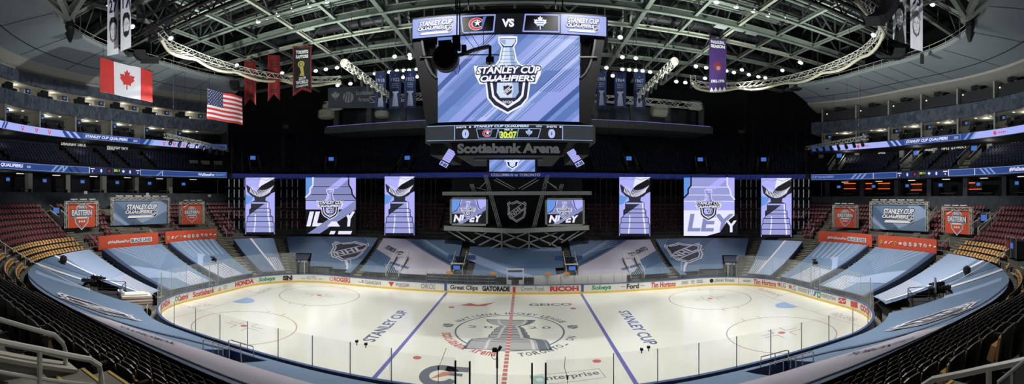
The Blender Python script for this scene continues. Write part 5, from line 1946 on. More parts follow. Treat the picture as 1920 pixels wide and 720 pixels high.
# hanging ladders of pale light battens between the LED walls
LT = [(429, 439, 1), (448, 458, 1), (527, 538, 1), (548, 558, 1), (1389, 1400, 1), (1408, 1418, 1), (1489, 1498, 1), (1507, 1517, 1),
      (786, 795, 0), (808, 817, 0), (1117, 1126, 0), (1137, 1146, 0), (676, 685, 0), (696, 705, 0), (1238, 1247, 0), (1258, 1267, 0)]
for i, (pa, pb, on) in enumerate(LT):
    pc = ato((pa + pb) / 2, 440, 13.0)
    t = hypot(pc.x - CX, pc.y - CY)
    a, b = at(pa, 334, t), at(pb, 334, t)
    zt = (a.z + b.z) / 2
    zb = (at(pa, 432, t).z + at(pb, 432, t).z) / 2
    T_ = thing('light_ladder', '%s hanging ladder of %s light battens, %s along the far side from the west' % ('black', 'pale' if on else 'unlit', ORD(sorted(LT).index((pa, pb, on)) + 1)), 'stage light', (a.x, a.y, zt), group='hanging batten ladders between the video walls')
    mb = MB()
    for p in (a, b):
        mb.bar((p.x, p.y + .12, zb), (p.x, p.y + .12, zt + .4), .06)
    for k in range(11):
        z_ = zb + (zt - zb) * k / 10
        mb.bar((a.x, a.y + .12, z_), (b.x, b.y + .12, z_), .05)
    mb.tube([((a.x + b.x) / 2, (a.y + b.y) / 2 + .1, zt), ((a.x + b.x) / 2, (a.y + b.y) / 2 + .1, zt + 9)], .025, 4)
    mb.build('frame', 'black', T_)
    for k in range(5):
        mb = MB()
        for p in (a, b):
            z_ = zt - (zt - zb) * (k + .1) / 5
            mb.bar((p.x, p.y, z_), (p.x, p.y, z_ - (zt - zb) * .15), .13, .1)
        mb.each('batten', 'banner_grey' if on else 'black_gloss', T_)

# ================================================================ broadcast stage
YS = 22.0
st = thing('broadcast_stage', 'dark broadcast stage with grey beams, raking posts and crossed steel below, far side', 'stage', (0, YS, 6))
def XZ(px, py, y=YS):
    p = aty(px, py, y)
    return p
def beam(name, pts, wd, dp, m='stage_grey', parent=st):
    mb = MB()
    for a, b in zip(pts, pts[1:]):
        mb.bar(a, b, dp, wd)
    return mb.build(name, m, parent)
beam('roof_beam', [XZ(830, 363), XZ(1109, 362)], .5, .5)
beam('deck_beam', [XZ(833, 427.5), XZ(965, 433), XZ(1104, 426.5)], .62, .5)
a, b = XZ(833, 427), XZ(1104, 427)
MB().hexa([(a.x, YS, a.z - .1), (b.x, YS, a.z - .1), (b.x, YS + 6, a.z - .1), (a.x, YS + 6, a.z - .1)], [(a.x, YS, a.z + .15), (b.x, YS, a.z + .15), (b.x, YS + 6, a.z + .15), (a.x, YS + 6, a.z + .15)]).build('deck', 'soft_black', st)
MB().box((0, YS + 6.2, (a.z + 14) / 2), (b.x - a.x, .2, 14 - a.z)).build('backdrop', 'soft_black', st)
for (pa, pb) in (((910, 328), (937, 426)), ((1027, 328), (1001, 426)), ((884, 345), (890, 362)), ((1054, 345), (1049, 362))):
    p, q = XZ(*pa, YS + .5), XZ(*pb, YS + .5)
    mb = MB()
    d = Vector((.22, 0, 0))
    for s_ in (-1, 0, 1):
        mb.bar(p + d * s_, q + d * s_, .1)
    for k in range(6):
        m_ = p.lerp(q, (k + .5) / 6)
        mb.bar(m_ - d, m_ + d, .07)
    mb.build('post', 'stage_grey', st)
mb = MB()
for (pa, pb) in (((926, 337), (962, 356)), ((930, 334), (966, 354)), ((1010, 337), (978, 356)), ((1006, 334), (972, 354)), ((893, 352), (914, 357)), ((914, 338), (898, 354)), ((1022, 338), (1044, 352)), ((1026, 340), (1046, 356))):
    mb.bar(XZ(*pa, YS + .6), XZ(*pb, YS + .6), .09)
mb.build('roof_brace', 'truss_light', st)
mb = MB()
SEG = [((941, 434), (941, 473)), ((992, 434), (992, 473)), ((856, 433), (890, 455)), ((840, 433), (872, 451)), ((912, 436), (882, 453)), ((890, 436), (992, 473)), ((941, 438), (898, 460)), ((941, 455), (920, 466)),
       ((941, 455), (992, 435)), ((992, 455), (941, 435)), ((941, 455), (978, 473)), ((992, 455), (958, 473)), ((992, 455), (1044, 436)), ((1022, 436), (1060, 452)), ((1044, 462), (992, 440)), ((992, 455), (1020, 468)),
       ((1086, 433), (1052, 455)), ((1098, 433), (1066, 451)), ((1030, 460), (1058, 438))]
for pa, pb in SEG:
    mb.bar(XZ(*pa, YS + .2), XZ(*pb, YS + .2), .16)
mb.build('undercroft_brace', 'stage_grey', st)
P = [(832, 434), (880, 455), (941, 474), (992, 474), (1050, 455), (1104, 434)]
Q = [XZ(a_, b_, YS + .6) for a_, b_ in P]
MB().hexa(Q, [q + Vector((0, .1, 0)) for q in Q]).build('undercroft_panel', 'soft_black', st)
for i, p_ in enumerate((858, 882, 905, 1040, 1062, 1085)):
    p = XZ(p_, 368, YS + .2)
    MB().box(p, (.5, .3, .25)).build('bracket', 'black', st)
sh_ = thing('crest_sign', 'silver outlined hockey league shield sign on the black stage backdrop', 'sign', tuple(XZ(969, 417, YS + 1)))
c = Canvas()
shield(c, 0, 0, 1., 'banner_white', 'soft_black', 'banner_white', 2)
cc, e1, e2 = XZ(969, 396, YS + 1), XZ(950, 396, YS + 1), XZ(988, 396, YS + 1)
sw = (e2.x - e1.x) * .98
c.build('face', sh_, lambda x, y, h: Vector((cc.x + x * sw, YS + .9 - h, cc.z + y * sw)), .01)
mb = MB()
mb.hexa([(cc.x + x * sw, YS + .92, cc.z + y * sw) for x, y in SHIELD], [(cc.x + x * sw, YS + 1.05, cc.z + y * sw) for x, y in SHIELD])
mb.build('back_plate', 'soft_black', sh_)
mb = MB().bar((cc.x, YS + 1.1, cc.z), (cc.x, YS + 6.08, cc.z), .12)
mb.build('mount', 'black', sh_)
for px0, px1, pyt, pyb, nm in ((844, 915, 370, 423, 'west'), (1022, 1096, 371, 424, 'east')):
    x0, x1, z0, z1 = rectplane(px0, px1, pyt, pyb, YS + .1)
    T_ = thing('stage_monitor', 'large grey framed monitor on the %s side of the broadcast stage' % nm, 'monitor', ((x0 + x1) / 2, YS, z0), group='framed stage monitors')
    mb = MB()
    e = .28
    for a_, b_ in (((x0, z0), (x1, z0 + e)), ((x0, z1 - e), (x1, z1)), ((x0, z0), (x0 + e, z1)), ((x1 - e, z0), (x1, z1))):
        mb.box(((a_[0] + b_[0]) / 2, YS + .1, (a_[1] + b_[1]) / 2), (b_[0] - a_[0], .35, b_[1] - a_[1]))
    mb.build('frame', 'stage_grey', T_)
    mcase = MB().box(((x0 + x1) / 2, YS + .25, (z0 + z1) / 2), (x1 - x0 - .1, .15, z1 - z0 - .1)).build('case', 'soft_black', T_)
    c = Canvas()
    B = (0, 64, 0, 46)
    f = clipped(c, B)
    c.rect(0, 0, 64, 46, 'l_lav', 0)
    f([(0, 46), (15, 46), (10, 24), (0, 20)], 'l_blue', 1)
    f([(44, 46), (64, 46), (64, 30), (50, 20)], 'l_lav', 1)
    f([(56, 24), (64, 34), (64, 14), (50, 14)], 'l_dark', 2)
    for xa, xb, ya, yb in ((17, 46, 36, 46), (13, 50, 26, 35), (4, 58, 18, 25)):
        f([(xa, ya), (xb, ya), (xb - 2, yb), (xa + 2, yb)], 'l_grey', 2)
        c.rect(xa, ya - .7, xb, ya, 'l_black', 3)
    c.line([(16, 46), (14, 34), (10, 26), (0, 20)], 1.4, 'l_black', 3)
    c.line([(47, 46), (50, 32), (56, 24), (64, 18)], 1.4, 'l_black', 3)
    c.rect(0, 0, 64, 19, 'l_black', 4)
    c.text('NL', 3, 3, 27, 17, 'l_white', 5, bold=.05, shear=.2)
    c.text('EY', 33, 3, 56, 17, 'l_white', 5, bold=.05, shear=.2)
    f([(10, 0), (20, 0), (64, 26), (64, 34)], 'l_grey', 6)
    crest(c, 31, 10, 32, 'l_white', 'l_dark', 'l_grey', 'l_lav', 8)
    c.build('screen', mcase, quadmap((x0 + e, YS - .02, z0 + e), (x1 - e, YS - .02, z0 + e), (x0 + e, YS - .02, z1 - e), (x1 - e, YS - .02, z1 - e), 64, 46), .012)

# ================================================================ far side: portals, benches, tunnels
for sg in (-1, 1):
    # portal under the centre aisles, stairs down either side
    u = sg * 7.0
    T_ = thing('stair_portal', 'concrete stair portal with a small blue screen below the %s centre aisle' % EW[sg], 'portal', (u, 12.95 + 2.2, 0))
    y0 = 12.95 + 2.3
    mb = MB()
    for s_ in (-1, 1):
        mb.box((u + s_ * .72, y0 + 1.9, 1.6), (.12, 3.8, 2.3))
    mb.build('side_wall', 'concrete', T_)
    MB().box((u, y0 + 3.7, 2.0), (1.4, .15, 2.8)).build('rear_wall', 'terrace_dark', T_)
    MB().box((u, y0 + .3, 3.0), (1.55, .3, .12)).build('lintel', 'rail_white', T_)
    mb = MB()
    for s_ in (-1, 1):
        for k in range(8):
            mb.box((u + s_ * 1.3, y0 + .3 + k * .46, .62 + k * .25), (1.0, .46, .3))
    mb.each('step', 'terrace', T_)
    mb = MB()
    for s_ in (-1, 1):
        mb.box((u + s_ * 1.3, y0 + 4.05, 3.05), (1.05, .1, 1.0))
    mb.each('blue_panel', 'cap_blue', T_)
    mb = MB()
    for s_ in (-1, 1):
        mb.tube([(u + s_ * .74, y0, 1.6), (u + s_ * .74, y0, 2.4), (u + s_ * .74, y0 + 3.7, 4.1)], .04, 6)
    mb.build('handrail', 'rail_white', T_)
    mb = MB().box((u, y0 + .1, 2.55), (1.0, .08, .6))
    scs = mb.build('screen_case', 'black', T_)
    MB().box((u, y0 + .05, 2.55), (.82, .03, .46)).build('screen', 'tv_blue', scs)
    # dark stairway cut in the TORONTO cover
    ua, ub = 14.1, 15.8
    T_ = thing('stairway', 'dark stairway with white rails cut through the %s TORONTO cover' % EW[sg], 'stair', (sg * 14.9, 12.95 + 1.4, 0))
    mb = MB()
    for k in range(11):
        o = 1.7 + k * .42
        mb.box((sg * 14.95, 12.95 + o, Ts(o + .4) - 1.75), (1.5, .44, 1.0))
    mb.build('step', 'terrace_dark', T_)
    mb = MB()
    for x_ in (ua + .06, ub - .06):
        mb.hexa([(sg * x_ - .04, 14.3, .3), (sg * x_ + .04, 14.3, .3), (sg * x_ + .04, 18.9, 1.0), (sg * x_ - .04, 18.9, 1.0)], [(sg * x_ - .04, 14.3, 1.3), (sg * x_ + .04, 14.3, 1.3), (sg * x_ + .04, 18.9, 3.2), (sg * x_ - .04, 18.9, 3.2)])
    mb.build('side_wall', 'terrace', T_)
    mb = MB()
    for x_ in (ua, ub):
        mb.tube([(sg * x_, 14.4, 1.3), (sg * x_, 14.4, 2.2), (sg * x_, 18.9, 4.0), (sg * x_, 18.9, 3.1)], .05, 6)
    mb.tube([(sg * ua, 18.9, 3.9), (sg * ub, 18.9, 3.9)], .05, 6)
    mb.tube([(sg * ua, 18.9, 3.5), (sg * ub, 18.9, 3.5)], .03, 6)
    mb.build('handrail', 'rail_white', T_)
    # ice resurfacer tunnel through the far corner
    T_ = thing('rink_tunnel', 'dark rink tunnel with glass doors and pale posts in the far %s corner' % EW[sg], 'tunnel', tuple(PU(sg * 26.7, 1.0, 0)))
    us = ulist(min(sg * 25.85, sg * 27.2), max(sg * 25.85, sg * 27.2), .3)
    MB().sweep([(1.4, 0.02), (6.1, .02), (6.1, 2.6)], us).build('recess', 'recess', T_)
    MB().ring([(1.0, 2.72), (1.0, 2.9), (6.2, 2.86), (6.2, 2.72)], us).build('canopy', 'fascia', T_)
    MB().ring([(.95, 2.45), (.95, 2.68), (1.02, 2.68), (1.02, 2.45)], us).build('header', 'banner_grey', T_)
    for u_ in (25.9, 26.25, 26.75, 27.15):
        MB().bar(PU(sg * u_, .9, .0), PU(sg * u_, .9, 2.7), .12).build('post', 'rail_white' if u_ in (26.25, 26.85) else 'truss_dark', T_)
    MB().ring([(.8, .1), (.8, 2.3), (.83, 2.3), (.83, .1)], ulist(min(sg * 26.3, sg * 26.8), max(sg * 26.3, sg * 26.8), .3)).build('glass_door', 'rink_glass', T_)
    for s_ in (-1, 1):
        u_ = sg * (25.9 if s_ < 0 else 27.1)
        a_, b_ = PU(u_, 1.2, 0), PU(u_, 6.0, 0)
        MB().hexa([a_, b_, b_ + TU(u_) * .1, a_ + TU(u_) * .1], [a_ + Zv * 1.4, b_ + Zv * 2.7, b_ + TU(u_) * .1 + Zv * 2.7, a_ + TU(u_) * .1 + Zv * 1.4]).build('side_wall', 'terrace_dark', T_)
    # dark front gate panels under the shield cover
    for a_, b_, h_ in ((23.3, 25.6, 1.75), (21.4, 23.2, 1.3)):
        T2 = thing('barrier', 'dark barrier panels at the foot of the %s shield cover, %s' % (EW[sg], 'nearer the tunnel' if b_ > 24 else 'nearer the aisle'), 'barrier', tuple(PU(sg * (a_ + b_) / 2, .9, 0)))
        n = 3
        for k in range(n):
            q0, q1 = sg * (a_ + (b_ - a_) * k / n), sg * (a_ + (b_ - a_) * (k + .94) / n)
            MB().ring([(.85, .02), (.85, h_), (.92, h_), (.92, .02)], ulist(min(q0, q1), max(q0, q1), .4)).build('panel', 'truss_dark', T2)
# players' benches (west) and the pale penalty-box wall (east)
nb = 9
xa, xb = aty(800, 520, 14.2).x, aty(931, 520, 14.2).x
for k in range(nb):
    x0 = xa + (xb - xa) * k / nb
    x1 = xa + (xb - xa) * (k + .94) / nb
    T_ = thing('bench_section', 'black slatted bench back behind the far boards, %s from the west' % ORD(k + 1), 'bench', ((x0 + x1) / 2, 14.2, .0), group="players' bench sections behind the far boards")
    mb = MB()
    for h_ in (1.0, 1.36, 1.72):
        mb.box(((x0 + x1) / 2, 14.25, h_), (x1 - x0, .08, .28))
    mb.build('back', 'black', T_)
    mb = MB()
    for h_ in (1.18, 1.54, 1.89):
        mb.box(((x0 + x1) / 2, 14.24, h_), (x1 - x0, .05, .045))
    mb.build('slat_trim', 'banner_grey', T_)
    mb = MB()
    for x_ in (x0 + .05, x1 - .05):
        mb.box((x_, 14.3, .98), (.08, .12, 1.95))
    mb.build('post', 'black', T_)
    MB().box(((x0 + x1) / 2, 13.9, .48), (x1 - x0, .4, .06)).box(((x0 + x1) / 2, 13.9, .24), (.1, .3, .46)).build('seat', 'truss_dark', T_)
T_ = thing('penalty_box', 'pale low penalty box wall behind the far boards east of centre', 'penalty box', (6, 14.2, 0))
x0, x1 = aty(1001, 520, 14.2).x, aty(1175, 520, 14.2).x
mb = MB().box(((x0 + x1) / 2, 14.2, .95), (x1 - x0, .1, 1.9))
mb.build('wall', 'board_white', T_)
for k in range(8):
    x_ = x0 + (x1 - x0) * k / 7
    MB().box((x_, 14.12, .95), (.04, .05, 1.9)).build('rib', 'ad_grey', T_)
MB().box(((x0 + x1) / 2, 13.9, .5), (x1 - x0 - .2, .45, .08)).box(((x0 + x1) / 2, 13.9, .24), (x1 - x0 - 1, .1, .46)).build('bench', 'black', T_)
T_ = thing('gate_frame', 'pale glass gate frame at centre ice behind the far boards', 'gate', (0, 13.6, 0))
x0, x1 = aty(951, 515, 13.7).x, aty(981, 515, 13.7).x
zt = aty(966, 503, 13.7).z
mb = MB()
mb.box((x0, 13.7, zt / 2), (.14, .14, zt)).box((x1, 13.7, zt / 2), (.14, .14, zt)).box(((x0 + x1) / 2, 13.7, zt - .1), (x1 - x0, .12, .14))
mb.build('frame', 'banner_white', T_)
MB().box(((x0 + x1) / 2, 13.7, zt - .35), (x1 - x0 - .2, .06, .22)).build('header', 'cap_blue', T_)
MB().box((x0 + .3, 13.7, .75), (.4, .08, 1.5)).box((x1 - .3, 13.7, .75), (.4, .08, 1.5)).each('door', 'board_white', T_)
MB().box(((x0 + x1) / 2, 13.95, .7), (x1 - x0 - 1.0, .06, 1.4)).build('screen_panel', 'truss_dark', T_)
rk = random.Random(5)
for k, px_ in enumerate((936, 941, 946, 986, 991, 996)):
    x_ = aty(px_, 520, 13.9).x
    T_ = thing('stick_rack', 'dark upright rack of hockey sticks beside the centre gate, %s from the west' % ORD(k + 1), 'rack', (x_, 13.9, 0), group='stick racks beside the centre gate')
    mb = MB()
    for j in range(3):
        mb.bar((x_ - .06 + j * .06, 13.9, .02), (x_ - .04 + j * .06, 13.95, 1.7 + rk.random() * .3), .03)
    mb.build('stick', 'black', T_)
    MB().box((x_, 13.95, .6), (.22, .1, 1.15)).build('holder', 'black_gloss', T_)
for i, (px_, py_) in enumerate(((842, 513), (925, 514), (1028, 517), (1062, 516))):
    p = aty(px_, py_, 14.15)
    tag(MB().box((p.x, 14.12, 2.12), (.75, .2, .25)).box((p.x, 14.12, 2.27), (.4, .16, .1)).box((p.x, 14.12, 1.975), (.1, .1, .05)).build('orange_sign', 'ad_orange'),
        'small orange notice on the wall behind the far boards, %s from the west' % ORD(i + 1), 'sign', 'small orange notices behind the far boards')

# ================================================================ ribbon displays
def ribbon(name, label, o, z0, z1, u0, u1, art):
    t = thing(name, label, 'ribbon display', tuple(PU((u0 + u1) / 2, o, z0)))
    rcase = MB().ring([(o, z0), (o, z1), (o - .01, z1), (o - .01, z0)], ulist(u0, u1, .3)).build('case', 'soft_black', t)
    c = Canvas()
    c.s0, c.s1 = u2s(u0, o), u2s(u1, o)
    art(c, z1 - z0, lambda px: u2s(uof(*(lambda p: (p.x, p.y))(ato(px, 330, 20.0))), o))
    c.build('display', rcase, smap(o - .05, z0), .008, xs=list(np.arange(c.s0, c.s1, 1.0)))
    return t
TRI = [(-1, .8), (1, .8), (0, -1)]
def tmark(c, x, y, r):
    c.poly([(x + a * r, y + b * r) for a, b in TRI], 'r_red', 3)
    c.poly([(x + a * r * .45, y + .2 * r + b * r * .4) for a, b in LEAF], 'l_white', 4)
def slashes(c, x, H, n, m, d=.55, w_=.28, gap=.7, L=2):
    for i in range(n):
        a = x + i * gap
        c.poly([(a, H * .04), (a + w_, H * .04), (a + w_ - d, H * .96), (a - d, H * .96)], m, L)
def score(c, H, xs_):
    """small score strip: shots, score, crest, clock, crest, score, shots"""
    n0, n1 = xs_
    w_ = (n1 - n0)
    c.rect(n0, 0, n1, H, 'r_navy', 2)
    for k in (0, 1):
        c.rect((n0, n1 - .06)[k], 0, (n0 + .06, n1)[k], H, 'l_white', 3)
    P = lambda k: n0 + w_ * k
    for k, tx in ((.06, '0'), (.22, '0'), (.78, '0'), (.94, '0')):
        hh = .3 if k in (.06, .94) else .55
        c.text(tx, P(k) - .16 * hh / .55, H * .2, P(k) + .16 * hh / .55, H * .2 + H * hh, 'l_white', 3, bold=.06)
    for k in (.06, .94):
        c.rect(P(k) - .35, H * .68, P(k) + .35, H * .82, 'l_white', 3)
    c.poly([(P(.32), H * .9), (P(.42), H * .9), (P(.41), H * .1), (P(.33), H * .1)], 'd_black', 3)
    c.text('C', P(.35), H * .3, P(.39), H * .65, 'r_red', 4, bold=.05)
    c.poly([(P(.45), H * .92), (P(.58), H * .92), (P(.57), H * .05), (P(.46), H * .05)], 'd_black', 3)
    c.text('30:11', P(.46), H * .42, P(.57), H * .82, 'd_yellow', 4, bold=.02)
    leafmark(c, P(.645), H * .42, H * .38, 'l_white', 'l_white', 4, False)
def art(c, H, X):
    c.rect(c.s0, 0, c.s1, H, 'r_blue', 0)
    c.rect(c.s0, 0, X(118), H, 'r_lav', 1)
    c.poly([(X(118), 0), (X(124), 0), (X(116), H), (X(110), H)], 'r_lav', 2)
    slashes(c, X(133), H, 2, 'r_lav', .9, .55, 1.2)
    for px in (3, 8):
        slashes(c, X(px), H, 1, 'r_blue', -.5, .3)
    for px in (43, 69, 93):
        tmark(c, X(px), H * .45, H * .36)
    c.text('STANLEY CUP QUALIFIERS', X(160), H * .2, X(240), H * .75, 'l_white', 3, bold=.035, shear=.25)
    c.line([(X(158), H * .1), (X(262), H * .1), (X(262), H * .9), (X(158), H * .9)], .05, 'r_light', 2, True)
    c.text('2020', X(250), H * .3, X(258), H * .65, 'l_white', 3)
    c.poly([(X(279), 0), (X(372), 0), (X(378), H), (X(285), H)], 'r_lav', 1)
    slashes(c, X(268), H, 2, 'r_light', -.8, .5, 1.1)
    for px in (308, 327, 345):
        tmark(c, X(px), H * .45, H * .36)
ribbon('upper_ribbon_display', 'upper ribbon display with red triangle marks curving round the west stand', 20.0, 19.35, 20.25, UL0, UL1, art)
def art(c, H, X):
    c.rect(c.s0, 0, c.s1, H, 'r_blue', 0)
    c.rect(c.s0, H * .93, c.s1, H, 'r_light', 1); c.rect(c.s0, 0, c.s1, H * .06, 'r_light', 1)
    c.text('STANLEY CUP QUALIFIERS', X(0) - 5.0, H * .22, X(44), H * .78, 'l_white', 3, bold=.035, shear=.25)
    c.text('2020', X(51), H * .35, X(58), H * .65, 'l_white', 3)
    slashes(c, X(96), H, 3, 'r_light', -.9, .4, .9)
    for px in (119, 168, 305):
        c.rect(X(px) - .04, 0, X(px) + .04, H, 'l_white', 2)
    slashes(c, X(135), H, 2, 'r_navy', .9, .4, 1.2)
    score(c, H, (X(168), X(264)))
    slashes(c, X(293), H, 1, 'r_light', -1.2, .3)
    c.text('WeSkateFor', X(372), H * .25, X(403), H * .75, 'l_white', 3, bold=.03)
    c.text('EQUALITY', X(405), H * .25, X(424), H * .75, 'r_light', 3, bold=.02)
ribbon('lower_ribbon_display', 'lower ribbon display with a small score strip along the west stand', 20.0, 14.5, 15.4, UL0, UL1, art)
def art(c, H, X):
    c.rect(c.s0, 0, c.s1, H, 'r_blue', 0)
    c.poly([(X(1565), 0), (X(1668), 0), (X(1662), H), (X(1558), H)], 'r_lav', 1)
    slashes(c, X(1676), H, 2, 'r_lav', .8, .45, 1.0)
    c.rect(X(1826), 0, c.s1, H, 'r_lav', 1)
    c.poly([(X(1820), 0), (X(1827), 0), (X(1827), H), (X(1835), H)], 'r_lav', 1)
    slashes(c, X(1806), H, 2, 'r_light', -.8, .4, 1.0)
    for px, w_ in ((1609, 22), (1865, 22)):
        s_ = X(px)
        c.poly(circ(s_, H * .5, H * .3, n=16), 'r_red', 3)
        c.rect(s_ + .02, H * .5, s_ + .4, H * .6, 'r_lav', 4)
        for j in range(5):
            c.poly(circ(X(px + 6) + j * .3, H * .48, .12, H * .1, n=8), 'r_red', 3)
    c.text('STANLEY CUP QUALIFIERS', X(1698), H * .2, X(1777), H * .75, 'l_white', 3, bold=.035, shear=.25)
    c.line([(X(1696), H * .1), (X(1800), H * .1), (X(1800), H * .9), (X(1696), H * .9)], .05, 'r_light', 2, True)
    c.text('2020', X(1788), H * .3, X(1796), H * .65, 'l_white', 3)
ribbon('upper_ribbon_display', 'upper ribbon display with pale panels and small red marks curving round the east stand', 20.0, 19.1, 20.0, UR0, UR1, art)
def art(c, H, X):
    c.rect(c.s0, 0, c.s1, H, 'r_blue', 0)
    c.rect(c.s0, H * .93, c.s1, H, 'r_light', 1); c.rect(c.s0, 0, c.s1, H * .06, 'r_light', 1)
    c.text('CUP QUALIFIERS', X(1521), H * .25, X(1563), H * .75, 'l_grey', 3, bold=.03, shear=.25)
    slashes(c, X(1594), H, 3, 'r_light', -.9, .4, .9)
    for px in (1637, 1778, 1827):
        c.rect(X(px) - .04, 0, X(px) + .04, H, 'l_white', 2)
    score(c, H, (X(1681), X(1778)))
    slashes(c, X(1845), H, 3, 'r_light', .9, .35, .8)
    c.text('#WeSkateFor', X(1892), H * .2, X(1930), H * .8, 'l_white', 3, bold=.03)
ribbon('lower_ribbon_display', 'lower ribbon display with a small score strip along the east stand', 20.0, 14.25, 15.15, UR0, UR1, art)
def art(c, H, X):
    c.rect(c.s0, 0, c.s1, H, 'r_dim', 0)
    for px in (590, 700, 800, 1060, 1180, 1300):
        slashes(c, X(px), H, 3, 'r_navy', -.9, .4, 1.0)
    c.text('COLUMBUS vs TORONTO', X(921), H * .2, X(1013), H * .8, 'l_grey', 3, bold=.03)
ribbon('lower_ribbon_display', 'dim blue ribbon display reading COLUMBUS vs TORONTO along the far stand', 19.9, 14.45, 15.25, -30.3, 30.3, art)

# ================================================================ suites, concourse, upper stand fittings
def oriented(u, o, z):
    n = nrm(u)[1]
    return PU(u, o, z), Matrix((TU(u), NU(u), Zv)).transposed()
def obox(mb, u, o, z, d, ds=0.):
    p, R = oriented(u, o, z)
    mb.box(p + TU(u) * ds, d, rot=R)
rs = random.Random(21)
CASES = {}
def fitting(name, label, cat, group, parts):
    """parts: (part name, material, [(u,o,z,(dx,dy,dz),ds)...]); single part -> one mesh"""
    u, o, z = parts[0][2][0][:3]
    if len(parts) == 1:
        mb = MB()
        for q in parts[0][2]:
            obox(mb, *q)
        return tag(mb.build(name, parts[0][1]), label, cat, group)
    t = thing(name, label, cat, tuple(PU(u, o, z)), group=group)
    for pn, m, qs in parts:
        mb = MB()
        for q in qs:
            obox(mb, *q)
        par = CASES.get((id(t), {'screen': 'case', 'print': 'frame', 'glassware': 'top', 'door': 'body'}.get(pn)), t)
        if len(qs) == 1 or pn == 'glassware':
            for q in qs:
                b1 = MB()
                obox(b1, *q)
                CASES[(id(t), pn)] = b1.build(pn, m, par)
        else:
            mb.each(pn, m, par)
    return t
cnt = {}
def nth(k):
    cnt[k] = cnt.get(k, 0) + 1
    return ORD(cnt[k])
